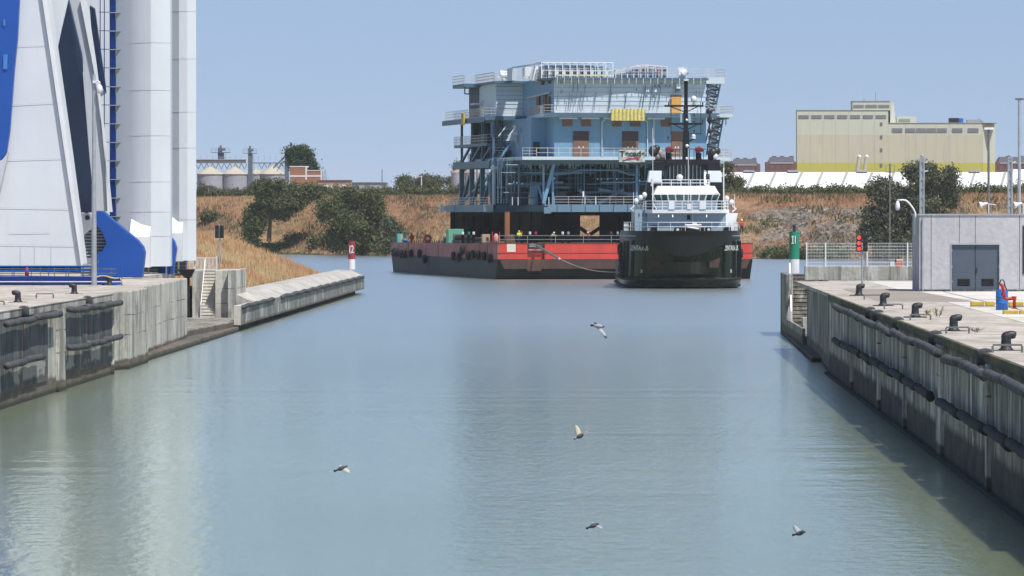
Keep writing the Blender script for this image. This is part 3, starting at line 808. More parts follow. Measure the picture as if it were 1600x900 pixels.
# fenders, right
G = "tubular fenders along the right lock wall"
def YR(px): return RX*FPX/(px-959)
FRX = RX-.35
def fr(px0, px1, z0, z1, lab, r=.17, m='rubber_old'):
    y0, y1 = FRX*FPX/(px0-959), FRX*FPX/(px1-959)
    fender([(FRX, y0, z0), (FRX, y1, z1)], r, lab, G, m)
fr(1303,1390,4.1,4.0, "longest upper tubular fender at the far end of the right lock wall", .165)
fr(1394,1428,4.0,4.0, "short upper tubular fender of two sections, second from the far end of right wall", .165)
fr(1431,1467,4.0,4.0, "upper tubular fender ending at the broad pilaster on the right wall", .165)
fr(1475,1501,3.95,3.95, "short upper tubular fender just right of the broad pilaster", .165)
fr(1503,1538,3.95,3.95, "upper tubular fender below the nearest bollard on the right wall", .165)
fr(1541,1650,4.0,4.0, "nearest upper tubular fender running out of frame at the right", .165)
fr(1303,1345,2.3,2.35, "farthest lower tubular fender close above the water on the right wall", .165, 'rubber')
fr(1347,1412,2.35,2.35, "lower tubular fender with a white speck above it on right wall", .165, 'rubber')
fr(1414,1455,2.35,2.3, "lower tubular fender ending short of the broad pilaster", .165, 'rubber')
fr(1467,1541,2.3,2.25, "lower tubular fender starting at the broad pilaster on the right wall", .165, 'rubber')
fr(1543,1660,2.25,2.25, "nearest lower tubular fender running out of frame at the right", .165, 'rubber')
for px, l in ((1370,"below the second bollard from the traffic light"),(1358,"below the hoop by the traffic light"),(1401,"below the middle bollard"),(1459,"beside the bollard under the double door"),(1536,"beside the nearest bollard")):
    cap(RX+.05, YR(px), "round grey cap on the right wall edge "+l, "round caps on the wall edges")

beacon("channel_beacon", "green and white round post marked I1 at the head of the right stairs", "I1", 1241, 362, 405, 427, 386, M['green'], 16)
signal("traffic light with three red lamps lit, beside the farthest right bollard", 1347.3, 455, 390, 297, [(1338,1346,367,393),(1348.5,1356,365,393)], True)

# parapet and mesh fence
pw = thing("parapet_wall", "low streaked concrete parapet under the mesh fence on the right quay", "wall", at(1340, 438, 345))
po = pw.location
zt_ = (at(1340,416,345)-po).z
b = MB().box(X(1258,345)-po.x, X(1500,345)-po.x, 0, .35, 0, zt_)
b.build("wall_body", M['wall_clean'], pw, bevel=.03)
b = MB().prism([(X(1258,345)-po.x, .36),(X(1258,345)-po.x+.35,.36),(X(1258,345)-po.x+.35,1.5),(X(1258,345)-po.x,1.5)], 0, zt_-.004); b.build("return_wall", M['wall_clean'], pw)
mf = thing("mesh_fence", "pale wire mesh fence with white posts standing on the low parapet", "fence", at(1340, 416, 345.2))
fo2 = mf.location
for px in (1260.5, 1290, 1355, 1418): MB().bar(at(px,379,345.2)-fo2, at(px,416,345.2)-fo2, .09).build("post", M['white'], mf)
b = MB()
for yy in (380, 385, 390, 395, 400, 405, 410, 415): b.bar(at(1260,yy,345.3)-fo2, at(1500,yy,345.3)-fo2, .022)
for i in range(94): b.bar(at(1261+i*2.4,380,345.3)-fo2, at(1261+i*2.4,416,345.3)-fo2, .010)
b.build("wire_mesh", M['white'], mf)

# electrical cabinets behind fence
t = thing("utility_box", "orange utility box with pale lid standing behind the mesh fence", "utility box", at(1406, 418, 349))
MB().box(*pr(1400.5,1411,407.5,418,349,.6,t.location)).build("box_body", M['orange'], t, bevel=.03)
MB().box(*pr(1401,1410.5,404.8,407.4,349,.6,t.location)).build("lid", M['white'], t, bevel=.02)
t = thing("utility_box", "white utility box left of the orange one behind the mesh fence", "utility box", at(1394, 418, 349))
MB().box(*pr(1390.5,1397.5,406,418,349,.6,t.location)).build("box_body", M['white'], t, bevel=.03)
MB().box(*pr(1390,1398,405,406,348.95,.7,t.location)).build("lid", M['steel'], t)

# service building
sb = thing("service_building", "flat roofed grey precast service building with dark double door", "building", at(1500, 455, 297.5))
o = sb.location
YB = 297.5
x0, x1 = at(1436.5,400,YB).x-o.x, at(1760,400,YB).x-o.x
zt_ = (at(1500,336.5,YB)-o).z
dx0, dx1 = at(1487,400,YB).x-o.x, at(1561,400,YB).x-o.x
dzt = (at(1500,382.5,YB)-o).z
b = MB().box(x0, dx0, 0, .25, 0, zt_).box(dx1, x1, 0, .25, 0, zt_).box(dx0, dx1, 0, .25, dzt, zt_)
b.build("front_wall", M['bldg'], sb)
b = MB().box(x0+.003, x0+.25, .25, 7.0, 0, zt_-.002).box(x1-.25, x1-.003, .25, 7, 0, zt_-.002).box(x0+.25, x1-.25, 6.75, 7, 0, zt_-.002); b.build("side_wall", M['bldg'], sb)
MB().box(x0-.06, x1+.06, -.06, 7.06, zt_, zt_+.09).build("roof", M['steel'], sb)
jm = MB()
for px in (1455, 1499, 1524, 1593):
    zb = 0 if px in (1455, 1593) else dzt+.1
    xx = at(px,400,YB).x-o.x; jm.box(xx-.02, xx+.02, -.006, .01, zb, zt_)
jm.build("panel_joint", M['steel_dark'], sb)
dr = MB().box(dx0-.07, dx0, -.05, .2, 0, dzt).box(dx1, dx1+.07, -.05, .2, 0, dzt).box(dx0-.07, dx1+.07, -.05, .2, dzt, dzt+.07).build("door_frame", M['steel'], sb)
mid = (dx0+dx1)/2
for s, (a, c) in enumerate(((dx0, mid-.015), (mid+.015, dx1))):
    lf = MB().box(a, c, .08, .14, .04, dzt).build("door_leaf", M['door'], sb)
    w = c-a; g = MB()
    for i in range(5): g.box(a+w*.28, a+w*.75, .05, .075, .35+i*.07, .39+i*.07)
    g.box(a+w*.25, a+w*.78, .07, .078, .3, .72)
    g.build("vent", M['rubber'], lf)
    for zz in (.5, 1.35, 2.3):
        MB().tube((a+.03 if s == 0 else c-.03, .06, zz), (a+.03 if s == 0 else c-.03, .06, zz+.14), .02, 6).build("hinge", M['steel'], lf)
MB().box(mid+.06, mid+.12, .02, .08, 1.05, 1.35).build("handle", M['black'], sb)
b = MB(); xx = at(1441.5,400,YB).x-o.x
b.tube((xx,-.08,.05),(xx,-.08,zt_-.15),.055,10); 
for z in (.9, 2.2, 3.5): b.box(xx-.08,xx+.08,-.08,0,z,z+.04)
b.build("downpipe", M['steel'], sb)
MB().box(x0+.01, x1-.01, -.03, 0, 0, .1).build("plinth", M['wall_dark'], sb)
MB().box(at(1598,400,YB).x-o.x, at(1601,400,YB).x-o.x, -.05, -.0, 1.0, zt_-.6).build("cable_duct", M['black'], sb)
t = thing("camera_bracket", "white swan neck bracket with hanging dome camera at the building's corner", "camera", at(1431, 345, 299))
to = t.location
pp = [(1430.5,365),(1430.5,345),(1430,333),(1427,326),(1421,318),(1416,313.5),(1411,312.5),(1402,313)]
MB().path([at(x,y,299)-to for x,y in pp], .055, 10).build("arm", M['white'], t, smooth=True)
c = at(1402.5, 322, 299)-to
MB().lathe([(.05,.3),(.09,.24),(.13,.1),(.14,-.05),(.12,-.18),(.05,-.26)], c, 14).build("dome_camera", M['white'], t, smooth=True)
MB().box(*pr(1428.5,1433,335,367,299,.15,to)).build("mounting_plate", M['white'], t)

# poles behind the building
def lattice_pole(lab, px, ytop, Y, wpx, name="lattice_pole"):
    t = thing(name, lab, "pole", (at(px,400,Y).x, Y, QZ-.0)); o = t.location
    H = at(px,ytop,Y).z-QZ; w = wpx*Y/FPX/2; b = MB()
    for sx in (-1,1):
        for sy in (-1,1): b.bar((sx*w,sy*w,0),(sx*w,sy*w,H),.07)
    z = 0
    while z < H-.1:
        b.box(-w,w,-w-.01,-w+.03,z,z+.1); z += .55
    b.build("lattice", M['steel'], t)
    MB().box(-w*.6,w*.6,-w*.5,w*.5,0,H-.1).build("core", M['steel'], t)
    MB().box(-w*1.0,w*1.2,-w,w,H,H+.12).ball((0,0,H+.18),.1,8).build("head", M['steel'], t)
    b = MB()
    for k in (.97,.9): b.bar((w,0,H*k),(w+.25,0,H*k+.05),.06)
    b.build("bracket", M['white'], t)
lattice_pole("grey lattice pole rising behind the dark tree above the service building", 1440.5, 248, 318, 6)
lattice_pole("grey lattice pole rising beside the white hall roof near the frame edge", 1578, 248, 318, 6)
t = thing("mast_pole", "tallest slim grey pole at the right frame edge", "pole", (at(1592.5,400,330).x, 330, QZ))
H = at(0,157,330).z-QZ
MB().tube((0,0,0),(0,0,H),.13,10,.09).build("shaft", M['steel'], t); MB().box(-.28,.28,-.1,.1,H,H+.12).build("cross_head", M['steel_dark'], t)
t = thing("lamp_post", "dark lamp post with flat pale lantern in front of the cream silo building", "street lamp", (at(1544.5,400,330).x, 330, QZ))
H = at(0,203,330).z-QZ
MB().tube((0,0,0),(0,0,H),.1,10,.07).build("shaft", M['steel_dark'], t)
MB().prism([(-.28,-.15),(.22,-.15),(.32,.0),(.22,.15),(-.28,.15)],H,H+.14).build("lantern", M['white'], t)
t = thing("lattice_mast", "thin dark mast with small basket top in front of the yellow wall band", "mast", at(1390.5, 320, 420))
to = t.location
b = MB().bar((0,0,-6),(0,0,(at(0,256,420)-to).z),.12)
z1 = (at(0,265,420)-to).z
b.box(-.35,.35,-.3,.3,z1-.25,z1-.2)
for sx in (-.35,.35): b.bar((sx,-.3,z1-.25),(sx,-.3,z1+.35),.03)
b.bar((-.35,-.3,z1+.35),(.35,-.3,z1+.35),.03)
b.build("shaft", M['steel_dark'], t)
for px, lab in ((1531, "white horn loudspeaker beside the dark lamp post above the service building"), (1585, "white horn loudspeaker between the two poles near the frame edge")):
    t = thing("horn_loudspeaker", lab, "loudspeaker", at(px, 320.5, 316), 0, "horn loudspeakers above the service building")
    MB().lathe([(.05,.5),(.09,.25),(.2,.05),(.24,0)],(0,0,0),14).build("horn", M['white'], t, smooth=True).rotation_euler=(0,R(75),0)
    MB().bar((.4,0,.1),(1.0,0,.02),.05).bar((.55,0,.05),(.55,0,-1.6),.05).build("bracket", M['white'], t)

# blue barrel, hydrant, yellow blocks
t = thing("plastic_barrel", "blue plastic barrel standing behind the red hydrant pipe", "barrel", at(1565.5, 484.5, 240))
MB().lathe([(.27,0),(.29,.03),(.285,.3),(.30,.32),(.285,.34),(.285,.6),(.30,.62),(.285,.64),(.285,.9),(.26,.94)],(0,0,0),20).build("body", M['barrel'], t, smooth=True)
MB().lathe([(.25,.94),(.25,.97),(.05,.97)],(0,0,0),16).build("lid", M['barrel'], t)
t = thing("hydrant", "red hydrant standpipe with elbow and curved black hose by the barrel", "hydrant", at(1586, 481, 232))
to = t.location
P = lambda x,y: at(x,y,232)-to
MB().path([P(1585,481),P(1585,471),P(1584.5,467),P(1580,466.5),P(1573,467.5),P(1569,465),P(1568,459),P(1567.5,452),P(1566,446),P(1563,444)],.075,10).build("pipe", M['red'], t, smooth=True)
MB().tube(P(1585,482.5),P(1585,480.5),.14,14).tube(P(1568,462),P(1568,458),.12,12).tube(P(1584.5,468),P(1584.5,463),.11,12).build("flange", M['red'], t)
MB().path([P(1563,447),P(1562,442),P(1564,437.5),P(1567,437),P(1569,440),P(1570,446),P(1573,453)],.03,8).build("hose", M['black'], t, smooth=True)
M['yellow_c'] = paint('yellow_concrete', (.52,.38,.03), (.38,.28,.06), .8, 3, streak=(.25,.2,.1), wear=.5)
def yb(px0, px1, y0, y1, Y, lab):
    t = thing("kerb_block", lab, "kerb block", at(px0, y1, Y), 0, "yellow painted concrete blocks")
    w = (px1-px0)*Y/FPX; h = (y1-y0)*Y/FPX*.72
    MB().box(.02,w-.02,0,.5,.02,h-.0).build("block", M['yellow_c'], t, bevel=.03)
    MB().box(0,w,-.02,.52,0,.02).build("footing", M['steel_dark'], t)
yb(1516.5,1539,468.5,479,245,"leftmost yellow concrete block in front of the grey door")
yb(1540,1555,468.5,479,245,"yellow concrete block touching the left side of the blue barrel")
yb(1576,1600,469,479.5,245,"yellow block behind the red hydrant pipe")
yb(1601,1624,469,479.5,245,"yellow block at the frame edge in the rear line")
yb(1567,1592,482,493.5,230,"yellow block in front of the hydrant's foot")
yb(1593,1618,482,493.5,230,"yellow block at the frame edge in the front line")

def weed(px, py, Y, h, w, n, lab, c):
    t = thing("weed", lab, "plant", at(px, py, Y), 0, "weeds growing from the quay joints")
    rnd = random.Random(px); b = MB(); l = MB()
    for i in range(n):
        a = rnd.uniform(-w, w); e = Vector((a, rnd.uniform(-.1,.1), h*rnd.uniform(.5,1)))
        b.bar((a*.2,0,0), e, .012)
        for k in range(7):
            q = e*rnd.uniform(.3,1) + Vector((rnd.uniform(-.05,.05),rnd.uniform(-.03,.03),rnd.uniform(-.03,.03)))
            l.tri(q, q+Vector((rnd.uniform(-.05,.05),.01,.04)), q+Vector((.03,.02,-.02)))
    b.build("stem", c, t); l.build("leaves", c, t)
wc = paint('weed_brown', (.10,.09,.05), (.16,.14,.06), .9)
weed(1465, 497, 224, .55, .25, 10, "spindly brown weed between the middle bollards of the right quay", wc)
weed(1449, 491, 226, .22, .15, 14, "small yellow green weed tuft by the middle bollard", paint('weed_green', (.35,.32,.06), (.2,.22,.05), .9))
weed(1527, 519, 192, .18, .3, 10, "low dark weed right of the bollard below the door", wc)

# dry grass bank behind the jetty (left)
def lz(x, y):
    z = 2.35 + max(0, (-31.4 - x))*.40
    z = min(z, 6.6)
    if y > 545: z -= (y-545)*.045*(1+max(0, -x-34)*.12)
    if y < 420: z = min(z, 2.4+(max(0,-31.4-x))*.3)
    return z + .25*mnoise.noise(Vector((x*.3, y*.12, 0)))
b = MB(); xs = np.arange(-75, -31, 1.0); ys = np.arange(414.5, 620, 2.5)
vs = [(x, y, lz(x, y) if x < -31.6 else 2.3) for y in ys for x in xs]
nx = len(xs); b.v = vs
for j in range(len(ys)-1):
    for i in range(nx-1): b.f.append((j*nx+i, j*nx+i+1, (j+1)*nx+i+1, (j+1)*nx+i))
def grassmat(name, a, b_, c, sc=.35):
    m = bpy.data.materials.new(name); nt, p = nodes(m)
    f = noise_fac(nt, (sc, sc, sc), 5, .35, .65, world=True)
    f2 = noise_fac(nt, (sc*.25, sc*.25, sc*.25), 4, .45, .6, world=True)
    col = mixrgb(nt, f, a, b_); col = mixrgb(nt, f2, col, c)
    f3 = noise_fac(nt, (sc*6,)*3, 3, .3, .7, world=True)
    col = mixrgb(nt, .5, col, mixrgb(nt, f3, (.6,.6,.6), (1.3,1.3,1.3)), 'MULTIPLY')
    nt.links.new(col, p.inputs["Base Color"]); p.inputs["Roughness"].default_value = .95; p.inputs["Specular IOR Level"].default_value = .1
    return m
M['straw_soil'] = grassmat('straw_soil', (.34,.22,.12), (.22,.13,.075), (.26,.21,.11))
M['straw'] = grassmat('straw_grass', (.56,.36,.19), (.42,.23,.13), (.52,.42,.23), .22)
tag(b.build("grass_bank", M['straw_soil']), kind="structure")
def tufts(name, pts, h, w, mat, nb=3, seed=1, thin=.12):
    rnd = np.random.default_rng(seed); P = np.array(pts); n = len(P)
    V = np.zeros((n*nb, 3, 3)); P = np.repeat(P, nb, 0); m = n*nb
    P[:, 0] += rnd.uniform(-w, w, m); P[:, 1] += rnd.uniform(-w, w, m)
    hh = h*rnd.uniform(.45, 1.15, m); ang = rnd.uniform(0, math.pi, m); ln = rnd.normal(0, .25, (m, 2))*hh[:, None]
    dx = np.cos(ang)*thin; dy = np.sin(ang)*thin*.5
    V[:, 0] = P + np.stack([-dx, -dy, -.1+0*dx], 1); V[:, 1] = P + np.stack([dx, dy, -.1+0*dx], 1)
    V[:, 2] = P + np.stack([ln[:, 0], ln[:, 1], hh], 1)
    me = bpy.data.meshes.new(name); F = np.arange(m*3).reshape(m, 3)
    me.from_pydata(V.reshape(-1, 3).tolist(), [], F.tolist()); me.materials.append(mat)
    o = bpy.data.objects.new(name, me); COL.objects.link(o); return o
rnd = random.Random(3); pts = []
while len(pts) < 9000:
    x = rnd.uniform(-60, -31.6); y = rnd.uniform(415, 612)
    if mnoise.noise(Vector((x*.2, y*.06, 5))) < -.28 and y > 470: continue
    if x > -36 and y < 440 and rnd.random() < .6: continue
    pts.append((x, y, lz(x, y)))
tag(tufts("dry_grass", pts, .62, .55, M['straw'], 8, 5, .045), kind="stuff")
# ================================================================ FAR BANK
def yw(x):
    x = max(-170, min(70, x)); return 1046 - 1.07*x + 5*math.sin(x*.06) + 2.5*math.sin(x*.23)
GZ = 12.6
def bz(x, s):
    if s < 0: return max(-2, s*.4)
    t = min(1, s/46); e = t*t*(3-2*t)*.55 + t*.45
    z = GZ*e
    if 0 < s < 60:
        z += (1.5*mnoise.noise(Vector((x*.06, s*.06, 3))) + .7*mnoise.noise(Vector((x*.2, s*.2, 9)))) * math.sin(min(1, s/50)*math.pi)
        if 28 < x < 62: z += .9*mnoise.noise(Vector((x*.5, s*.35, 1)))*math.sin(min(1, s/40)*math.pi)
    return z
xs = list(np.arange(-1500,-180,60)) + list(np.arange(-180,130,1.6)) + list(np.arange(130,1600,60))
ss = [-40,-10,-4,-2,-1,0] + list(np.arange(.8,60,1.4)) + [80,150,300,700,1500,3500,7000]
b = MB(); nx = len(xs)
for s in ss:
    for x in xs: b.v.append((x, yw(x)+s, bz(x, s) if s <= 60 else GZ))
for j in range(len(ss)-1):
    for i in range(nx-1): b.f.append((j*nx+i, j*nx+i+1, (j+1)*nx+i+1, (j+1)*nx+i))
def bankmat():
    m = bpy.data.materials.new("bank_soil"); nt, p = nodes(m)
    f = noise_fac(nt, (.05,.05,.12), 6, .38, .62, world=True, rough=.65)
    col = mixrgb(nt, f, (.38,.205,.12), (.42,.29,.15))
    f2 = noise_fac(nt, (.16,.16,.3), 5, .5, .7, world=True)
    col = mixrgb(nt, f2, col, (.15,.105,.06))
    f3 = noise_fac(nt, (1.2,1.2,1.6), 5, .3, .7, world=True)
    col = mixrgb(nt, .55, col, mixrgb(nt, f3, (.5,.5,.5), (1.35,1.35,1.35)), 'MULTIPLY')
    # rocky scar on the right part of the bank
    g = nt.nodes.new("ShaderNodeNewGeometry"); s = nt.nodes.new("ShaderNodeSeparateXYZ"); nt.links.new(g.outputs["Position"], s.inputs[0])
    def mr(a, lo, hi):
        r = nt.nodes.new("ShaderNodeMapRange"); r.inputs[1].default_value = lo; r.inputs[2].default_value = hi; nt.links.new(a, r.inputs[0]); return r.outputs[0]
    def mul(a, b_):
        n = nt.nodes.new("ShaderNodeMath"); n.operation = 'MULTIPLY'; nt.links.new(a, n.inputs[0]); nt.links.new(b_, n.inputs[1]); return n.outputs[0]
    mask = mul(mr(s.outputs[0], 26, 32), mr(s.outputs[2], 11.0, 9.6))
    f4 = noise_fac(nt, (.09,.09,.14), 4, .40, .50, world=True)
    mask = mul(mask, f4)
    f5 = noise_fac(nt, (1.0,1.0,.6), 6, .35, .65, world=True, rough=.7)
    col = mixrgb(nt, mask, col, mixrgb(nt, f5, (.40,.34,.27), (.15,.12,.095)))
    low = mul(zband(nt, .8, 2.2, .6, .2), noise_fac(nt, (.1,.1,.1), 3, .3, .5, world=True))
    col = mixrgb(nt, low, col, (.07,.085,.03))
    nt.links.new(col, p.inputs["Base Color"]); p.inputs["Roughness"].default_value = .95; p.inputs["Specular IOR Level"].default_value = .1
    bp = nt.nodes.new("ShaderNodeBump"); bp.inputs["Distance"].default_value = .5; bp.inputs["Strength"].default_value = .8
    nt.links.new(f5, bp.inputs["Height"]); nt.links.new(bp.outputs[0], p.inputs["Normal"])
    return m
tag(b.build("embankment", bankmat()), kind="structure")
# dry grass and rubble on the bank
def ground(x, s): return (x, yw(x)+s, bz(x, s))
rnd = random.Random(11); pts = []; g2 = []
while len(pts) < 14000:
    x = rnd.uniform(-105, 90); s = rnd.uniform(2, 52)
    n = mnoise.noise(Vector((x*.07, s*.07, 2)))
    if 28 < x < 52 and s < 34 and n < .2: continue
    if n < -.3: continue
    pts.append(ground(x, s))
M['straw_far'] = grassmat('rusty_grass', (.44,.255,.145), (.36,.19,.11), (.46,.33,.18), .12)
tag(tufts("dry_grass", pts, .7, 1.0, M['straw_far'], 5, 8, .12), kind="stuff")
M['grey_grass'] = grassmat('grey_scrub', (.22,.17,.11), (.12,.10,.06), (.10,.10,.04), .3)
pts = []
while len(pts) < 5000:
    x = rnd.uniform(-105, 90); s = rnd.uniform(1, 50)
    if mnoise.noise(Vector((x*.1, s*.1, 12))) < .05: continue
    pts.append(ground(x, s))
tag(tufts("scrub", pts, 1.0, 1.0, M['grey_grass'], 3, 9, .2), kind="stuff")
M['rock'] = paint('rock', (.40,.34,.28), (.22,.185,.15), .95, 1.5, bump=.5)
b = MB()
for i in range(1300):
    x = rnd.gauss(40, 8) if i < 1000 else rnd.uniform(-30, -8); s = rnd.uniform(1, 33 if i < 1000 else 14)
    c = Vector(ground(x, s)); r = rnd.uniform(.10, .32)*(1.8 if rnd.random() < .06 else 1)
    P = [c + Vector((r*(sx+rnd.uniform(-.5,.5)), r*(sy+rnd.uniform(-.5,.5)), r*(.6*sz+rnd.uniform(-.3,.3)))) for sz in (-1,1) for sx, sy in ((-1,-1),(1,-1),(1,1),(-1,1))]
    b.hexa(P)
tag(b.build("rubble", M['rock']), kind="stuff")

# ================================================================ FOLIAGE
F = {
 'dark': foliage('dark_leaves', (.095,.108,.040), (.040,.052,.022), (.17,.18,.075)),
 'olive': foliage('olive_leaves', (.095,.10,.04), (.055,.068,.028), (.14,.14,.06)),
 'euc': foliage('grey_green_leaves', (.10,.112,.055), (.050,.060,.032), (.22,.205,.14)),
 'reed': foliage('reed_leaves', (.10,.13,.05), (.06,.09,.035), (.17,.18,.08)),
 'pine': foliage('pine_needles', (.035,.07,.030), (.022,.045,.022), (.06,.10,.04)),
}
M['bark'] = paint('bark', (.12,.09,.06), (.07,.055,.04), .95, 3)
def leafmesh(name, blobs, n, size, mat, parent=None, seed=1, shell=.38, vertical=0):
    """blobs: (cx,cy,cz,rx,ry,rz); leaf-sized quads gathered in twig clumps through each blob's volume"""
    rg = np.random.default_rng(seed)
    B = np.array(blobs, float); vol = (B[:, 3]*B[:, 4]*B[:, 5])**.75; pr_ = vol/vol.sum()
    nc = max(8, n//34); ci = rg.choice(len(B), nc, p=pr_)
    d = rg.normal(size=(nc, 3)); d /= np.linalg.norm(d, axis=1)[:, None]
    rad = (shell + (1-shell)*rg.random(nc)**.7) * rg.uniform(.7, 1.28, nc)
    C = B[ci, :3] + d*rad[:, None]*B[ci, 3:]
    k = rg.integers(0, nc, n)
    P = C[k] + rg.normal(size=(n, 3))*size*np.array([2.5, 2.5, 1.7])*(.45+.55*rg.random((n,1)))
    a = rg.normal(size=(n, 3)); 
    if vertical: a[:, 2] = np.abs(a[:, 2])*vertical+vertical
    a /= np.linalg.norm(a, axis=1)[:, None]
    c = np.cross(a, rg.normal(size=(n, 3))); c /= np.linalg.norm(c, axis=1)[:, None]+1e-9
    s = size*rg.uniform(.5, 1.25, n)[:, None]
    V = np.stack([P-a*s, P+c*s*.45, P+a*s, P-c*s*.45], 1).reshape(-1, 3)
    me = bpy.data.meshes.new(name); me.from_pydata(V.tolist(), [], np.arange(n*4).reshape(n, 4).tolist()); me.materials.append(mat)
    o = bpy.data.objects.new(name, me); COL.objects.link(o)
    if parent: o.parent = parent
    return o
def tree(name, lab, cat, base, blobs, n, size, mat, seed, tr=.35, group=None, vertical=0):
    """blobs relative to base"""
    t = thing(name, lab, cat, base, 0, group); rg = random.Random(seed)
    b = MB(); top = max(bl[2] for bl in blobs)
    mid = Vector((np.mean([bl[0] for bl in blobs])*.4, 0, top*.45))
    b.path([(0,0,-.8),(mid.x*.4,0,mid.z*.4),tuple(mid)],[tr*1.25,tr,tr*.75],8)
    for bl in blobs:
        c = Vector(bl[:3]); m2 = mid.lerp(c, .5)+Vector((0,0,-.1*c.z))
        b.path([tuple(mid*rg.uniform(.7,1)), tuple(m2), tuple(c)], [tr*.55,tr*.35,tr*.12], 6)
    b.build("trunk", M['bark'], t)
    leafmesh("crown", blobs, n, size, mat, t, seed, vertical=vertical)
    return t
def tree_px(name, lab, cat, pxbase, Y, blobs_px, n, size, mat, seed, tr=.3, group=None, depth=.8):
    """crown lobes given as (px, py, rpx, rpy) in the photograph's scale at depth Y"""
    base = at(pxbase[0], pxbase[1], Y); s = Y/FPX; rg = random.Random(seed); bl = []
    for (px, py, rx, ry) in blobs_px:
        c = at(px, py, Y) - base
        bl.append((c.x, rg.uniform(-1,1)*rx*s*.5, c.z, rx*s*.88, rx*s*depth, ry*s*.88))
    return tree(name, lab, cat, base, bl, n, size, mat, seed, tr, group)
tree_px("broadleaf_tree", "large dark sprawling tree running down the left bank below the silos", "tree", (420,372), 1135,
  [(415,292,16,16),(440,300,22,20),(470,303,22,18),(492,300,12,12),(455,318,28,18),(425,322,22,20),(400,338,18,22),(393,362,14,20),(440,335,14,10),(412,308,14,14),(405,352,12,14),(386,345,8,12)], 26000, .34, F['dark'], 21, .45)
tree_px("broadleaf_tree", "big rounded dark tree at the water's edge left of the barge", "tree", (548,398), 1098,
  [(545,308,22,14),(520,325,22,20),(505,330,12,18),(560,320,24,20),(585,322,16,18),(540,350,30,26),(575,355,24,26),(525,375,18,22),(560,382,26,18),(590,378,18,18),(600,345,8,12),(550,300,14,8),(585,305,12,8)], 30000, .34, F['dark'], 22, .5)
tree_px("small_tree", "smaller thin crowned tree between the big rounded tree and the barge bow", "tree", (615,392), 1085,
  [(608,350,9,12),(618,360,12,14),(612,378,16,14),(626,372,10,12),(600,388,14,8)], 9000, .3, F['euc'], 23, .25)
tree_px("eucalyptus_tree", "tall bushy grey green tree behind the traffic light and service building", "tree", (1400,405), 940,
  [(1375,300,22,20),(1400,312,26,22),(1440,275,26,22),(1462,290,24,24),(1425,265,14,12),(1448,262,14,10),(1485,282,14,16),(1480,310,22,20),(1440,320,30,22),(1365,340,22,22),(1400,350,30,24),(1440,355,30,22),(1380,375,22,16),(1358,365,16,18),(1488,268,10,9),(1415,380,26,14),(1470,345,22,18),(1380,285,12,9)], 52000, .30, F['euc'], 24, .5)
tree_px("pine_tree", "dark leaning pine with a side branch above the left brick block", "tree", (470,292), 1330,
  [(458,245,9,14),(468,238,9,10),(478,246,8,12),(466,258,12,10),(485,256,5,8),(489,262,5,5),(456,234,4,6)], 9000, .42, F['pine'], 25, .3)
for i, (px, py, lobes, lab) in enumerate([
   (634, 296, [(628,285,6,6),(634,282,6,6),(640,287,5,5)], "small hazy tree, left one of the far trio beyond the hedge"),
   (664, 296, [(655,287,6,6),(664,281,8,7),(670,288,6,5)], "hazy tree with split crown in the middle of the far trio beyond the hedge"),
   (682, 296, [(682,284,7,6),(677,290,5,4)], "round hazy tree, right one of the far trio beyond the hedge"),
   (710, 292, [(703,284,4,6),(718,262,6,8)], "tree half hidden by the far grey silo left of the module")]):
    tree_px("distant_tree", lab, "tree", (px, py), 1900, lobes, 3500, .5, F['dark'], 40+i, .3, "far trees beyond the hedge")
tree_px("small_tree", "airy dark green tree just right of the tug's mast against the white hall", "tree", (1142,300), 1130,
  [(1138,282,10,12),(1148,292,12,10),(1135,262,8,9),(1152,283,8,7),(1128,290,8,12)], 7000, .3, F['olive'], 27, .2)
# waterside bushes, each its own plant
rnd = random.Random(5)
def bush(px, py, Y, w, h, mat, lab, seed, name="shrub", n=2600, vertical=0):
    s = Y/FPX; base = at(px, py, Y); rg = random.Random(seed); bl = []
    for i in range(5):
        bl.append((rg.uniform(-.55,.55)*w*s, rg.uniform(-.4,.4)*w*s, h*s*rg.uniform(.35,.75), w*s*rg.uniform(.3,.5), w*s*.4, h*s*rg.uniform(.28,.45)))
    tree(name, lab, "shrub", base, bl, n, .3, mat, seed, .1, "bushes along the far waterline", vertical)
bush(470,396,1140,34,30,F['reed'],"pale green round bush at the waterline left of the big rounded tree",61,n=5000)
bush(500,393,1125,22,26,F['olive'],"olive bush tucked under the left side of the big rounded tree",62,n=3500)
bush(352,386,1150,22,14,F['reed'],"low green bush behind the unlit signal, above the dry grass",63)
bush(385,392,1145,20,14,F['reed'],"low green reeds bush below the sprawling dark tree",64)
bush(425,395,1140,24,12,F['reed'],"low reed bush between sprawling dark tree and pale round bush",65)
bush(443,395,1138,18,14,F['reed'],"second low reed bush, touching the pale round bush",66)
bush(330,345,1170,18,10,F['olive'],"small olive bush on the orange slope behind the tower edge",67)
bush(1183,404,1030,18,14,F['reed'],"green bush at the waterline directly right of the tug",68,n=3000)
bush(1207,406,1022,20,16,F['reed'],"green bush at the waterline between tug and I1 beacon",69,n=3000)
bush(1222,408,1016,14,18,F['olive'],"dark bush at the waterline touching the I1 beacon",70)
bush(1272,408,1010,30,18,F['olive'],"bush behind the left end of the mesh fence",71,n=3500)
bush(1310,408,1000,30,20,F['reed'],"pale bush behind the mesh fence left of the traffic light",72,n=3500)
bush(1385,410,990,40,26,F['olive'],"wide bush behind the mesh fence right of the traffic light",73,n=5000)
bush(925,395,1075,30,14,F['olive'],"bush on the bank glimpsed through the opening in the barge's black supports",74)
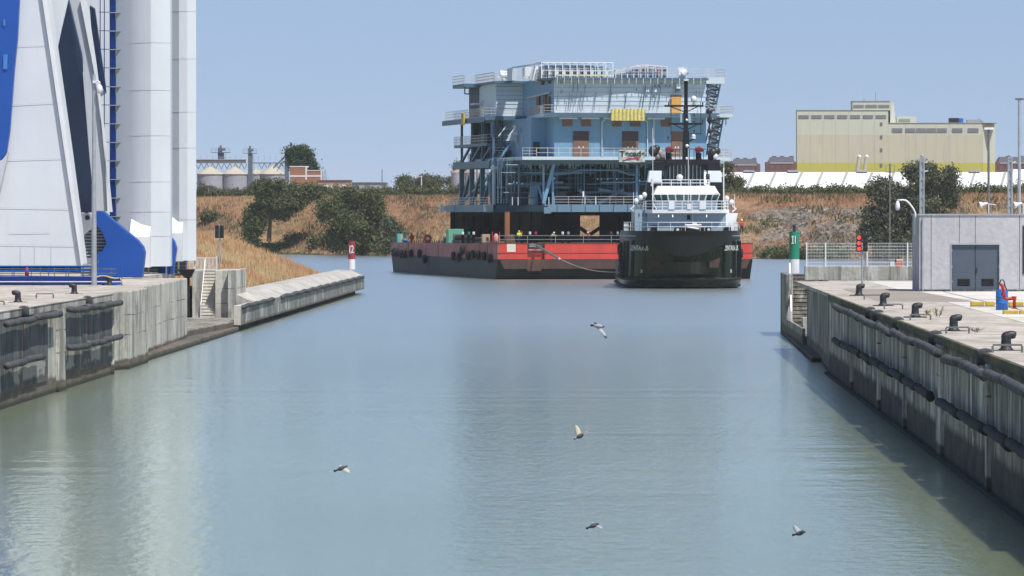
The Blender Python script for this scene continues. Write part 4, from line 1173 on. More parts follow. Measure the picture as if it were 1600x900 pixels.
# hedge running along the top of the embankment: uncountable
def hedge(x0, x1, s0, h, n, mat, seed):
    rg = random.Random(seed); bl = []
    x = x0
    while x < x1:
        s = s0 + rg.uniform(-2, 5); z = GZ; hh = h*rg.uniform(.65, 1.25)
        bl.append((x, yw(x)+s, z+hh*.35, rg.uniform(1.2,2.6), 1.6, hh*.62)); x += rg.uniform(.7, 1.9)
    tag(leafmesh("hedge_shrubbery", bl, n, .3, mat, None, seed), kind="stuff")
hedge(-70, 30, 56, 2.3, 34000, F['olive'], 81)
hedge(-112, -62, 54, 2.6, 14000, F['olive'], 82)
hedge(22, 100, 52, 2.0, 34000, F['olive'], 83)
hedge(26, 100, 50, 1.7, 12000, F['dark'], 84)
hedge(-68, -20, 60, 2.8, 12000, F['dark'], 85)

# ================================================================ LEFT BACKGROUND
M['silo'] = paint('silo_wall', (.36,.37,.41), (.30,.31,.35), .8, .5, streak=(.25,.25,.28), wear=.3)
M['silo_roof'] = paint('silo_roof', (.48,.46,.39), (.42,.38,.31), .6, .4, streak=(.45,.25,.12), wear=.3)
M['silo_steel'] = paint('hazy_steel', (.12,.15,.20), (.09,.12,.16), .6, 1)
M['brick'] = paint('brick', (.34,.17,.10), (.27,.135,.085), .9, 1)
M['brick_pink'] = paint('pale_brick', (.40,.24,.17), (.34,.2,.145), .9, 1)
YS = 1350; S_ = YS/FPX
def silo(px, rpx, yap, yeave, lab, Y=YS):
    s = Y/FPX; c = at(px, 310, Y); c.z = GZ-1
    t = thing("grain_silo", lab, "silo", c, 0, "conical roofed grain silos behind the left bank")
    ze = at(px, yeave, Y).z-c.z; za = at(px, yap, Y).z-c.z; r = rpx*s
    MB().lathe([(r,0),(r,ze)],(0,0,0),28).build("drum", M['silo'], t)
    MB().lathe([(r*1.05,ze-.12),(r*1.05,ze+.05),(r*.12,za),(.05,za+.15)],(0,0,0),28).build("roof", M['silo_roof'], t)
    b = MB()
    for k in range(14):
        a = 2*math.pi*k/14; b.bar((r*1.04*math.cos(a),r*1.04*math.sin(a),ze+.1),(r*.12*math.cos(a),r*.12*math.sin(a),za+.04),.07)
    b.build("roof_ribs", M['silo_roof'], t)
silo(329, 21, 260, 272, "pale conical silo nearest the white tower")
silo(367, 19, 260, 272, "conical silo with rust streaked roof left of the middle elevator")
silo(401, 17, 264, 272, "conical silo partly hidden behind the middle elevator", YS+12)
silo(426, 20, 259, 272, "conical silo left of the right-hand elevator, behind the dark tree")
def elevator(px, wpx, ytop, ybot, Y, lab, arm):
    s = Y/FPX; base = at(px, ybot, Y); t = thing("grain_elevator", lab, "elevator tower", base, 0, "bucket elevators over the silos")
    H = (at(px,ytop,Y)-base).z; w = wpx*s/2
    MB().box(-w,w,-w,w,0,H-2.0).build("shaft", M['silo_steel'], t)
    b = MB().box(-w*3.3,w*3.3,-w*1.5,w*1.5,H-2.0,H-1.85); b.rail([(-w*3.3,-w*1.5,H-1.85),(w*3.3,-w*1.5,H-1.85)],1.1,1.2,.06); b.build("head_platform", M['silo_steel'], t)
    MB().box(-w*.9,w*.5,-w,w,H-1.85,H-.6).box(-.3,.2,-.2,.2,H-.6,H).tube((-w,0,H-1.2),(w*1.6,0,H-1.0),.35,8).build("drive_head", M['silo_steel'], t)
    b = MB()
    for i in range(int((H-2)/.7)): b.box(w+.1,w+.45,-.1,-.02,i*.7,i*.7+.06)
    b.bar((w+.1,-.06,0),(w+.1,-.06,H-2),.06); b.bar((w+.45,-.06,0),(w+.45,-.06,H-2),.06); b.build("ladder", M['silo_steel'], t)
    if arm: MB().bar((0,0,H-2.2),(arm*7*s*3,0,H*.35),.35).bar((0,-.6,H-1.6),(arm*7*s*2.2,-.6,H*.25),.15).build("chute", M['silo_steel'], t)
elevator(345, 9, 227, 255, YS+6, "hazy twin shaft elevator rising behind the conveyor gantry, farthest left", 0)
elevator(391, 6.5, 228, 300, YS-8, "tall elevator with wide head platform in the middle of the silos", 0)
elevator(448, 6, 228, 282, YS-8, "elevator with slanting chute beside the dark pine", -1)
t = thing("conveyor_gantry", "long horizontal conveyor gantry on lattice legs above the silo roofs", "conveyor", at(345, 262, YS))
to = t.location; P = lambda x,y: at(x,y,YS)-to
MB().box(P(300,0).x,P(384,0).x,-.7,.7,P(0,255).z,P(0,250).z).build("gallery", M['steel_dark'], t)
MB().box(P(300,0).x,P(384,0).x,-.8,.8,P(0,250).z+.0,P(0,249).z).build("gallery_roof", M['silo'], t)
MB().box(P(395,0).x,P(446,0).x,-.5,.5,P(0,255.5).z,P(0,254).z).build("walkway", M['steel_dark'], t)
b = MB()
for i, px in enumerate(range(305, 444, 9)):
    if 384 < px < 396: continue
    b.bar(P(px,255),P(px+5,264),.14); b.bar(P(px+9,255),P(px+5,264),.14); b.bar(P(px,250),P(px,243),.05)
b.build("lattice", M['silo_steel'], t)

def block(name, lab, cat, px0, px1, ytop, Y, depth, mat, ybot=None, group=None):
    a = at(px0, ytop, Y); c = at(px1, ytop, Y); zb = GZ-1
    t = thing(name, lab, cat, (a.x, Y, zb), 0, group)
    MB().box(0, c.x-a.x, 0, depth, 0, a.z-zb).build("wall", mat, t)
    return t, c.x-a.x, a.z-zb, Y/FPX
t, w, h, s = block("brick_building", "stepped brown brick block below the dark pine, taller part", "building", 453, 477, 261, 1300, 10, M['brick'])
MB().box(-.1,w+.35,-.1,10,h,h+.25).box(w-.0,w+.4,-.12,.3,h-3.2,h).build("parapet", M['white'], t); MB().box(0,w,-.06,0,h-2.5,h-2.1).build("band", M['white'], t)
t, w, h, s = block("brick_building", "stepped brown brick block below the dark pine, lower right part", "building", 477.6, 501, 267, 1302, 10, M['brick'])
MB().box(-.1,w+.1,-.1,10,h,h+.2).box(w,w+.35,-.1,.3,0,h+.2).build("parapet", M['white'], t); MB().box(0,w,-.06,0,h-1.5,h-1.1).build("band", M['white'], t)
t, w, h, s = block("brick_building", "long low pinkish brick building with two white window bands", "building", 495, 546, 282.5, 1260, 12, M['brick_pink'])
MB().box(-.1,w+.1,-.2,12.2,h,h+.22).build("roof", M['steel_dark'], t)
for a, c in ((502,520.5),(528,541)):
    x0_ = (a-495)*s; x1_ = (c-495)*s
    f_ = MB().box(x0_-.05,x1_+.05,-.05,.05,h-2.0,h-.95).build("window_frame", M['steel'], t)
    MB().box(x0_,x1_,-.07,-.051,h-1.95,h-1.0).build("shutter", M['white'], f_)
t, w, h, s = block("warehouse", "low grey flat roofed shed beyond the hedge", "building", 547, 600, 286.5, 1400, 20, M['silo'])
MB().box(-.2,w+.2,-.2,20,h,h+.3).build("roof", M['steel_dark'], t)
t = thing("grain_silo", "distant grey silo with pinkish conical roof beside the module's lower left corner", "silo", (at(726,300,1700).x, 1700, GZ-1))
s = 1700/FPX
for i, (px, r) in enumerate(((716, 11),(737,11))):
    xx = at(px,300,1700).x-t.location.x
    ze = at(0,270,1700).z-GZ+1; za = at(0,263,1700).z-GZ+1
    MB().lathe([(r*s,0),(r*s,ze)],(xx,0,0),24).build("drum", M['silo'], t); MB().lathe([(r*s*1.03,ze),(.1,za)],(xx,0,0),24).build("roof", M['brick_pink'], t)
for i, (px, y0) in enumerate(((508,266),(597,265))):
    t = thing("power_pylon", ["faint lattice pylon right of the brick blocks","faint thin mast above the low grey shed"][i], "pylon", (at(px,290,2400).x,2400,GZ-1)); H = at(0,y0,2400).z-GZ+1
    w = 1.6 if i == 0 else .4; b = MB()
    for sx in (-1,1): b.bar((sx*w,0,0),(sx*.2,0,H),.16)
    for k in range(9): z=H*k/9; ww=w*(1-k/9)+.2; b.bar((-ww,0,z),(ww,0,z+H/9),.12)
    b.bar((-w*1.2,0,H*.8),(w*1.2,0,H*.8),.16); b.build("lattice", M['silo_steel'], t)
t = thing("pole", "thin white pole standing in the hedge among the far trees", "pole", at(658.5,300,1180)); MB().tube((0,0,-2),(0,0,(at(0,276,1180)-t.location).z),.1,8).box(-.25,.25,-.08,.08,(at(0,276,1180)-t.location).z,(at(0,276,1180)-t.location).z+.15).build("shaft", M['white'], t)

# ================================================================ RIGHT BACKGROUND
M['roof_white'] = paint('white_roof', (.78,.78,.78), (.73,.73,.73), .6, .1)
M['roof_band'] = paint('roof_band', (.36,.35,.33), None, .8)
YH = 1240
t = thing("greenhouse_hall", "long white pitched hall roof with slanting grey bands behind the hedge", "hall", at(1300, 296, YH)); to = t.location
P = lambda x,y,Y=YH: at(x,y,Y)-to
zr, ze = P(0,268.5).z, P(0,299).z
xA, xB = P(1100,0).x, P(1590,0).x
MB().slab([(xA,0,ze),(xB,0,ze),(xB,14,zr+.0),(xA,14,zr)],(0,.4,-.3)).build("roof_slope", M['roof_white'], t)
MB().box(xA,xB,.6,14,ze-4,ze-.4).build("wall", M['white'], t)
b = MB()
for i, px in enumerate((1130,1163,1197,1237,1271,1310,1348,1384,1418,1476,1512,1560)):
    top = px+16+ (2 if i%3==0 else 0); dx = P(top,0).x; dx0_ = P(px,0).x; w = 4.2*YH/FPX
    b.slab([(dx0_,-.02,ze+.02),(dx0_+w,-.02,ze+.02),(dx+w,13.98,zr+.06),(dx,13.98,zr+.06)],(0,0,.05))
b.build("gutter_band", M['roof_band'], t)
b = MB()
for px in (1164,1234,1343,1521): b.box(P(px,0).x,P(px+17,0).x,13,15,zr+.05,zr+.5)
b.build("ridge_vent", M['silo'], t)
t = thing("greenhouse_hall", "second white hall roof, taller, cut by the right frame edge", "hall", at(1600, 296, YH-15)); to = t.location
P = lambda x,y,Y=YH-15: at(x,y,Y)-to
MB().slab([(P(1583,0).x,-.5,P(0,299).z),(P(1800,0).x,-.5,P(0,299).z),(P(1800,0).x,13,P(0,264).z),(P(1590,0).x,13,P(0,264).z)],(0,.4,-.3)).build("roof_slope", M['roof_white'], t)
MB().box(P(1584,0).x,P(1800,0).x,.3,13,P(0,320).z,P(0,300).z).build("wall", M['white'], t)

# cream silo building
M['cream'] = paint('cream_wall', (.54,.575,.46), (.505,.54,.43), .85, .05, streak=(.42,.41,.35), wear=.35)
M['beige'] = paint('beige_wall', (.53,.51,.38), (.49,.475,.355), .85, .05, streak=(.38,.33,.24), wear=.35)
M['yellow_wall'] = paint('yellow_band', (.50,.48,.095), (.46,.44,.085), .85, .05)
M['louvre'] = paint('louvre_grey', (.27,.30,.26), None, .7)
YC = 1500
t = thing("silo_building", "huge windowless cream, beige and yellow silo building above the white hall", "building", (at(1400,300,YC).x, YC, GZ-1)); to = t.location
P = lambda x,y,Y=YC: at(x,y,Y)-to
def bands(px0, px1, ytop, y0, dep, nm="wall"):
    zs = [(ytop,211,'cream'),(211,254.5,'beige'),(254.5,300,'yellow_wall')]
    for a, c, m in zs: MB().box(P(px0,0).x,P(px1,0).x,y0,dep,P(0,c).z,P(0,a).z).build(nm, M[m], t)
bands(1245.5, 1388, 173, 0, 8); bands(1388.02, 1535, 193, .4, 26)
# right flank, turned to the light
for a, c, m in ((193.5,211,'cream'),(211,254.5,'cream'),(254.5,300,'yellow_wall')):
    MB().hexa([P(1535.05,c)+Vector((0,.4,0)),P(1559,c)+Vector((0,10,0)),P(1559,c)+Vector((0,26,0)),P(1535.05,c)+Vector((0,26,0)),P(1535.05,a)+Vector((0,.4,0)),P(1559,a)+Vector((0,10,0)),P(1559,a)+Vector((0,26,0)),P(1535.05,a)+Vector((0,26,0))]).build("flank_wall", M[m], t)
MB().box(P(1332.5,0).x,P(1391,0).x,.6,12,P(0,172.9).z,P(0,159).z).build("penthouse", M['cream'], t)
MB().hexa([P(1391,195)+Vector((0,.6,0)),P(1402,195)+Vector((0,5,0)),P(1402,195)+Vector((0,12,0)),P(1391,195)+Vector((0,12,0)),P(1391,159)+Vector((0,.6,0)),P(1397,159)+Vector((0,5,0)),P(1397,159)+Vector((0,12,0)),P(1391,159)+Vector((0,12,0))]).build("penthouse_flank", M['cream'], t)
MB().box(P(1245,0).x,P(1388.2,0).x,-.15,8,P(0,173).z,P(0,172.2).z).box(P(1388.3,0).x,P(1559,0).x,.25,26,P(0,193).z,P(0,192.2).z).box(P(1332,0).x,P(1391.5,0).x,.45,12,P(0,159).z,P(0,158).z).build("roof_edge", M['roof_band'], t)
def win(px0, px1, y0, y1, yy, m='louvre'):
    f_ = MB().box(P(px0,0).x,P(px1,0).x,yy-.12,yy,P(0,y1).z,P(0,y0).z).build("window", M[m], t)
    b = MB()
    for k in range(4):
        z = P(0,y1).z + (k+.5)*(P(0,y0).z-P(0,y1).z)/4; b.box(P(px0,0).x,P(px1,0).x,yy-.2,yy-.121,z-.05,z+.05)
    b.build("louvre_slats", M['silo'], f_)
for k in range(7): win(1248+k*20.1, 1264+k*20.1, 180, 185, 0)
for a, c in ((1394,1410.5),(1415,1430),(1432,1447),(1448,1463),(1464.5,1480),(1488,1504.5),(1512.5,1529.5)): win(a, c, 200.5, 207, .4)
for a, c in ((1334,1350),(1352.5,1371),(1373,1390)): win(a, c, 164, 168, .6)
for yy in (191.5, 212, 232, 256): win(1375.5, 1379, yy, yy+4.5, 0, 'glass')
b = MB()
for px in (1266,1286,1306,1326,1346,1367): b.box(P(px,0).x-.035,P(px,0).x+.035,-.03,0,P(0,290).z,P(0,174).z)
for px in (1389,1415,1431,1447,1463,1483,1485,1508): b.box(P(px,0).x-.035,P(px,0).x+.035,.37,.4,P(0,290).z,P(0,194).z)
b.build("wall_joint", M['silo'], t)
b = MB().box(P(1403,0).x,P(1434,0).x,6,12,P(0,193).z,P(0,182).z); b.build("plant_room", M['cream'], t)
MB().box(P(1406,0).x,P(1424,0).x,5.9,6,P(0,190).z,P(0,185.5).z).build("opening", M['louvre'], t)
MB().box(P(1485,0).x,P(1500,0).x,4,8,P(0,193).z,P(0,184.5).z).build("rooftop_unit", M['rubber'], t)
MB().box(P(1500.5,0).x,P(1507,0).x,4,8,P(0,193).z,P(0,185).z).build("rooftop_unit", M['barrel'], t)
MB().box(P(1513,0).x,P(1532,0).x,4,8,P(0,193).z,P(0,187).z).tube(P(1532,191)+Vector((0,6,0)),P(1535,187)+Vector((0,6,0)),.8,8).build("rooftop_unit", M['steel'], t)
b = MB()
for px, yt in ((1369,143),(1351,153)): b.bar(P(px,160)+Vector((0,3,0)),P(px,yt)+Vector((0,3,0)),.12)
b.build("antenna", M['steel_dark'], t)
b = MB(); 
for px in (1336.5, 1348): b.tube(P(px,272)+Vector((0,-8,0)),P(px+4,247)+Vector((0,-8,0)),.55,10)
b.build("vent_stack", M['beige'], t)
b = MB()
for px in (1340.7, 1352.2): b.ball(P(px,245.5)+Vector((0,-8,0)),.6,10)
b.build("stack_cap", M['white'], t, smooth=True)
# red brick apartment blocks
M['brick_red'] = paint('red_brick', (.19,.06,.045), (.15,.05,.04), .9, .2)
M['mansard'] = paint('mansard', (.055,.06,.08), None, .7)
def flats(lab, px0, px1, yt, Y):
    t, w, h, s = block("apartment_block", lab, "building", px0, px1, yt+8, Y, 20, M['brick_red'], None, "red brick apartment blocks far behind")
    k = 6*s
    MB().hexa([(k*.6,1,h),(w-k*.6,1,h),(w-k*.6,19,h),(k*.6,19,h),(k*1.3,3,h+8*s),(w-k*1.3,3,h+8*s),(w-k*1.3,17,h+8*s),(k*1.3,17,h+8*s)]).build("roof", M['mansard'], t)
    b = MB().box(k*1.0,w-k*1.0,-.3,0,h-.9,h-.2); b.build("cornice", M['silo'], t)
    b = MB()
    for r in range(3):
        for q in range(int(w/3.2)): b.box(q*3.2+.8,q*3.2+2.2,-.12,0,h-3.4-r*3,h-1.7-r*3)
    b.build("window", M['mansard'], t)
    for q in (.2,.45,.75): MB().box(w*q,w*q+2.2,4,6,h+3*s,h+9.5*s).build("chimney", M['brick_red'], t)
flats("red brick apartment block with dark mansard roof left of the cream silo building", 1197, 1246, 245, 2600)
flats("red brick apartment blocks just right of the tug with a thin spire", 1140, 1188, 248, 2800)
flats("red brick apartment block right of the cream silo building", 1556, 1640, 245, 2600)
# ================================================================ BARGE
class Frame:
    def __init__(s, ox, oy, ang):
        s.o = Vector((ox, oy, 0)); s.a = ang; s.c = math.cos(ang); s.s = math.sin(ang)
    def inv(s, w): d = w - s.o; return Vector((d.x*s.c + d.y*s.s, -d.x*s.s + d.y*s.c, w.z))
    def v(s, px, py, v):          # point seen at (px,py) on the plane v = const
        d = CROT @ Vector(((px-800)/FPX, -(py-450)/FPX, -1)); a = s.inv(CAM); b = s.inv(CAM+d) - a; b.z = d.z
        return Vector(a) + b*((v-a.y)/b.y)
    def u(s, px, py, u):          # on the plane u = const
        d = CROT @ Vector(((px-800)/FPX, -(py-450)/FPX, -1)); a = s.inv(CAM); b = s.inv(CAM+d) - a; b.z = d.z
        return Vector(a) + b*((u-a.x)/b.x)
BA = math.atan2(.196, .981)
BF = Frame(-15.9, 701, BA)
M['hull_red'] = paint('barge_red', (.64,.050,.038), (.50,.04,.03), .45, .25, streak=(.30,.05,.035), wear=.5)
M['hull_red_shade'] = paint('barge_side_red', (.42,.10,.085), (.33,.085,.075), .55, .25, streak=(.12,.05,.045), wear=.7)  # hull red dulled to mauve, the side's shade painted in; streaks are wear
M['hull_dark'] = paint('barge_bottom_dark', (.024,.026,.032), (.016,.018,.023), .6, .3, streak=(.06,.045,.04), wear=.4, spec=.25)
M['hull_brown'] = paint('barge_bottom_brown', (.11,.045,.03), (.07,.032,.022), .6, .3, streak=(.16,.06,.03), wear=.5)
M['deck_steel'] = paint('deck_steel', (.07,.06,.055), (.045,.04,.04), .7, .5)
bw = BF.v(1176, 400, 0).x; BL = 95.0
barge = thing("cargo_barge", "long red and black cargo barge carrying the blue offshore module", "barge", BF.o, BA)
def dz(v): return 4.95 - .42*v/BL
def hullpiece(z0f, z1f, name, mat, inset=0, v0=0.0, rake=None):
    b = MB(); vs = [v0, 30, 60, BL]
    for a, c in zip(vs[:-1], vs[1:]):
        b.hexa([(inset,a,z0f(a)),(bw-inset,a,z0f(a)),(bw-inset,c,z0f(c)),(inset,c,z0f(c)),(inset,a,z1f(a)),(bw-inset,a,z1f(a)),(bw-inset,c,z1f(c)),(inset,c,z1f(c))])
    return b
zR = 2.75                      # colour change height
# hull body as one shape: upper side strakes, lower bottom with raked ends
b = MB()
P = [(0, 0, zR), (0, 0, dz(0)), (0, BL, dz(BL)), (0, BL, zR)]
b.slab([Vector(p) for p in P], (.3,0,0)).slab([Vector(p)+Vector((bw-.3,0,0)) for p in P], (.3,0,0))
b.build("side_plating", M['hull_red_shade'], barge)
b = MB()
Pl = [(0,.02,zR-.001),(0,BL-.0,zR-.001),(0,BL-3.0,-1.5),(0,4.6,-1.5),(0,1.6,.1)]
b.slab([Vector(p) for p in Pl], (bw,0,0)).build("bottom_hull", M['hull_dark'], barge)
# front plating: left panel, recess with fairlead, right panel
ur0, ur1 = BF.v(824,400,0).x, BF.v(851,400,0).x
b = MB().box(.301, ur0, -.03, .3, zR+.02, dz(0)).box(ur1, bw-.301, -.03, .3, zR+.02, dz(0)).box(ur0, ur1, .6, .9, zR, dz(0)-.02)
b.build("bow_plating", M['hull_red'], barge)
b = MB().box(ur0,ur0+.05,0,.6,zR,dz(0)).box(ur1-.05,ur1,0,.6,zR,dz(0)); b.hexa([(ur0,-.04,zR-1.6),(ur1-.5,-.04,zR-1.6),(ur1-.5,.6,zR-1.6),(ur0,.6,zR-1.6),(ur0,-.04,zR),(ur1,-.04,zR),(ur1,.6,zR),(ur0,.6,zR)])
b.build("fairlead_recess", M['hull_brown'], barge)
b = MB().bar((ur0+.2,.2,dz(0)-.9),(ur1-.2,.2,dz(0)-.9),.14).box(ur0+.3,ur0+1.2,.1,.5,dz(0)-.5,dz(0)-.1); b.build("towing_bracket", M['steel'], barge)
b = MB().box(.0,bw,-.07,.0,BF.v(900,395.5,0).z-.04,BF.v(900,395.5,0).z+.04).box(.0,bw,-.08,.0,dz(0)-.05,dz(0)+.03); b.build("rubbing_bead", M['hull_brown'], barge)
b = MB().hexa([(.9,-.012,zR-1.3),(ur0,-.012,zR-1.3),(ur0,.1,zR-1.3),(.9,.1,zR-1.3),(.3,-.012,zR-.01),(ur0,-.012,zR-.01),(ur0,.1,zR-.01),(.3,.1,zR-.01)])
b.hexa([(ur1-.5,-.012,zR-1.3),(bw-.9,-.012,zR-1.3),(bw-.9,.1,zR-1.3),(ur1-.5,.1,zR-1.3),(ur1,-.012,zR-.01),(bw-.3,-.012,zR-.01),(bw-.3,.1,zR-.01),(ur1,.1,zR-.01)])
b.build("brown_strake", paint('strake_brown', (.075,.035,.03), (.04,.022,.018), .6, .3, streak=(.12,.05,.03), wear=.5), barge)
b = MB(); ua, ub = BF.v(792,390,0).x, BF.v(805.5,390,0).x
b.box(ua, ub, -.05, -.031, BF.v(0,394.5,0).z, BF.v(0,382,0).z).build("draught_board", paint('cream_board', (.75,.70,.55), None, .6), barge)
# deck
b = MB()
for a, c in ((.3,30),(30,60),(60,BL)): b.hexa([(.3,a,dz(a)-.6),(bw-.3,a,dz(a)-.6),(bw-.3,c,dz(c)-.6),(.3,c,dz(c)-.6),(.3,a,dz(a)-.02),(bw-.3,a,dz(a)-.02),(bw-.3,c,dz(c)-.02),(.3,c,dz(c)-.02)])
b.build("deck", M['deck_steel'], barge)
b = MB().box(.02,bw-.02,BL-.3,BL,zR,dz(BL)); b.build("stern_plating", M['hull_red_shade'], barge)
b = MB().rail([(.3,.3,dz(0)),(bw-.3,.3,dz(0))],1.05,1.9*2,.05); b.build("bow_railing", M['steel'], barge)
b = MB()
for v in np.arange(2, BL, 2.1): b.bar((.15,v,dz(v)-.02),(.15,v,dz(v)+.35),.14)
b.build("side_stanchions", M['deck_steel'], barge)
b = MB()
for v in (8,25,50,78): MB().box(-.04,-.0,v,v+.35,.3,dz(v)).build("side_ladder", M['hull_brown'], barge)
def bv(px): return BF.u(px, 390, 0).y       # distance along the barge's left side
def bpx(px, py, r, lab, i):
    p = BF.u(px, py, -.35); w = Matrix.Rotation(BA,4,'Z') @ p + BF.o
    t = tag(tyre_p.copy() if i else tyre_p, lab, "tyre", "tyres hung along the barge's left side")
    return p, w
# tyres hanging on chains, each its own thing
def make_tyre():
    root = empty("tyre_fender"); b = MB(); n = 20; m = 8; Ro, ri = .46, .22
    for i in range(n):
        a = 2*math.pi*i/n
        for j in range(m):
            q = 2*math.pi*j/m; rr = Ro + ri*math.cos(q)
            b.v.append((ri*1.15*math.sin(q), rr*math.cos(a), rr*math.sin(a)))
    for i in range(n):
        for j in range(m): b.f.append((i*m+j, i*m+(j+1)%m, ((i+1)%n)*m+(j+1)%m, ((i+1)%n)*m+j))
    b.build("tyre", M['rubber'], root, smooth=True)
    MB().bar((.1,0,.4),(.18,0,1.6),.05).build("chain", M['steel_dark'], root)
    return root
ty = make_tyre()
ords = ["first","second","third","fourth","fifth","sixth","seventh","eighth","ninth","tenth","eleventh","twelfth","thirteenth","fourteenth","fifteenth"]
tpos = [(615,394),(619,395),(627,397),(632,397),(642,396),(655,396),(663,405),(708,400),(717,402),(722,391),(731,399.5),(738.5,398),(747,398.5),(756,400),(765,403.5)]
for i, (px, py) in enumerate(tpos):
    p = BF.u(px, py, -.3); w = Matrix.Rotation(BA, 4, 'Z') @ p + BF.o
    o = ty if i == 0 else copy_tree(ty)
    o.location = w; o.rotation_euler = (0, 0, BA)
    tag(o, "black tyre hung on the barge's side, %s from its far left end" % ords[i], "tyre", "tyres hung along the barge's left side")

# things on the barge's deck
def on_barge(name, lab, cat, px, v, group=None, py=384):
    p = BF.v(px, py, v); p.z = dz(v)
    t = thing(name, lab, cat, Matrix.Rotation(BA,4,'Z') @ p + BF.o, BA, group); return t
M['mint'] = paint('mint_paint', (.16,.42,.30), (.13,.36,.26), .6, 1)
M['teal'] = paint('teal_paint', (.10,.40,.42), None, .6)
t = on_barge("deck_locker", "turquoise cabinet with yellow stripe near the far end of the barge", "cabinet", 625, 80)
MB().box(-.45,.45,-.4,.4,0,1.35).build("cabinet_body", M['teal'], t, bevel=.03); MB().box(.05,.28,-.42,-.401,.15,1.2).build("stripe", M['yellow'], t)
t = on_barge("bundle", "small blue bundle lying beside the turquoise cabinet", "bundle", 632, 78)
MB().ball((0,0,.35),.45,10,.7).ball((.35,.1,.25),.3,10,.8).build("sheet", M['barrel'], t, smooth=True)
t = on_barge("hose_reel", "red hose reel on the barge's far deck", "hose reel", 668, 60)
MB().tube((0,-.25,.65),(0,.25,.65),.62,16).build("drum", M['hull_red'], t); MB().tube((0,-.27,.65),(0,-.24,.65),.25,12).build("hub", M['white'], t); MB().box(-.5,.5,-.2,.2,0,.12).build("base", M['steel_dark'], t)
t = on_barge("hose_reel", "narrow red post reel near the turquoise cabinet on the barge", "hose reel", 643, 72)
MB().tube((0,-.15,.8),(0,.15,.8),.36,14).build("drum", M['red'], t); MB().box(-.15,.15,-.1,.1,0,1.5).build("post", M['red'], t)
t = on_barge("deck_container", "mint green container at the left end of the barge's black supports", "container", 714, 26)
MB().box(-1.4,.8,-1,1.2,0,2.0).build("container_body", M['mint'], t, bevel=.04)
b = MB()
for k in range(9): b.box(-1.35+k*.24,-1.27+k*.24,-1.04,-1.001,.1,1.9)
b.build("ribs", M['mint'], t)
for px, v, w, h, lab in ((702,34,2.0,1.0,"low black deck winch furthest left beside the mint container"),(716,22,1.6,1.3,"black deck winch directly in front of the mint container"),(732,16,2.2,1.2,"wide black winch left of the brown generator box"),(745,14,1.5,.9,"small dark machine between winch and tan box")):
    t = on_barge("deck_winch", lab, "winch", px, v, "winches on the barge deck")
    MB().box(-w/2,w/2,-.5,.5,0,h*.35).build("frame", M['black'], t); MB().tube((-w*.35,0,h*.6),(w*.35,0,h*.6),h*.36,14).build("drum", M['rubber'], t)
    for s in (-1,1): MB().tube((s*w*.35,0,h*.6),(s*w*.41,0,h*.6),h*.46,14).build("flange", M['black'], t)
t = on_barge("generator", "tan box shaped generator with dark opening on the barge bow", "generator", 759, 7)
MB().box(-.55,.55,-.4,.4,.1,1.25).build("housing", paint('tan', (.40,.30,.2), None, .7), t, bevel=.05); MB().box(.0,.35,-.42,-.401,.3,.85).build("opening", M['black'], t); MB().box(-.5,.5,-.35,.35,0,.1).build("skid", M['steel_dark'], t)
t = on_barge("gas_bottle", "pink tank between red frames on the barge bow corner", "tank", 775, 6)
MB().lathe([(.3,.1),(.36,.2),(.36,1.0),(.2,1.25),(.08,1.35)],(0,0,0),14).build("tank", paint('pinkish', (.55,.28,.24), None, .6), t, smooth=True)
MB().bar((-.5,0,0),(-.5,0,1.6),.1).bar((.5,0,0),(.5,0,1.6),.1).bar((-.5,0,.8),(.5,0,.8),.1).build("frame", M['red'], t)
t = on_barge("hatch", "brown tapered hatch casing at the left of the barge bow", "hatch", 797, 3)
MB().hexa([(-.7,-.5,0),(.7,-.5,0),(.7,.5,0),(-.7,.5,0),(-.45,-.4,1.1),(.45,-.4,1.1),(.45,.4,1.1),(-.45,.4,1.1)]).build("casing", M['hull_brown'], t); MB().box(-.5,.5,-.45,.45,1.1,1.2).build("lid", M['steel_dark'], t)
# black sea-fastening supports under the module (things standing on the barge)
M['grill'] = paint('black_grillage', (.005,.005,.006), (.010,.008,.008), .9, .4, spec=.03)  # black steel, deepened to paint in the shadow under the module's overhang
sup = thing("support_grillage", "tall black steel supports holding the module above the barge deck", "grillage", BF.o, BA)
Zd = 5.0; Zt = 9.25
def BU(px, v=10): return BF.v(px, 350, v).x
def BZ(py, v=10): return BF.v(900, py, v).z
b = MB()
uo0, uo1, zo0, zo1 = BU(906.5), BU(937.5), BZ(362), BZ(335.8)
b.box(BU(790), uo0, 10, 10.5, Zd, Zt).box(uo1, BU(1010), 10, 10.5, Zd, Zt).box(uo0, uo1, 10, 10.5, zo1, Zt)
b.build("front_bulkhead", M['grill'], sup)
um = (uo0+uo1)/2
b = MB().bar((uo0,10.2,BZ(356)),(um,10.2,BZ(367)),.25,.5).bar((uo1,10.2,BZ(356)),(um,10.2,BZ(367)),.25,.5)
b.box(uo0,uo1,10.05,10.45,Zd,BZ(369)); b.build("brace", M['grill'], sup)
b = MB()
b.box(BU(717,28), BU(790), 28, 28.4, Zd, Zt)
b.box(BU(735,28), BU(790), 45, 45.4, Zd, Zt)
b.box(BU(717,28), BU(717,28)+.3, 28.4, 31, Zd, Zt)
b.box(BU(775), BU(790), 14, 14.4, Zd, Zt)
b.build("side_bulkhead", M['grill'], sup)
b = MB()
for px in (726, 741, 755, 768): b.box(BU(px,27), BU(px+3.5,27), 26.8, 27.99, Zd, Zt)
for px in (812,830,848,866,884,945,962,980): b.box(BU(px), BU(px+3), 9.7, 9.99, Zd, Zt)
b.box(BU(715,26.5),BU(1000,26.5),26.3,26.7,Zt-.5,Zt-.05)
b.build("stiffener", M['grill'], sup)
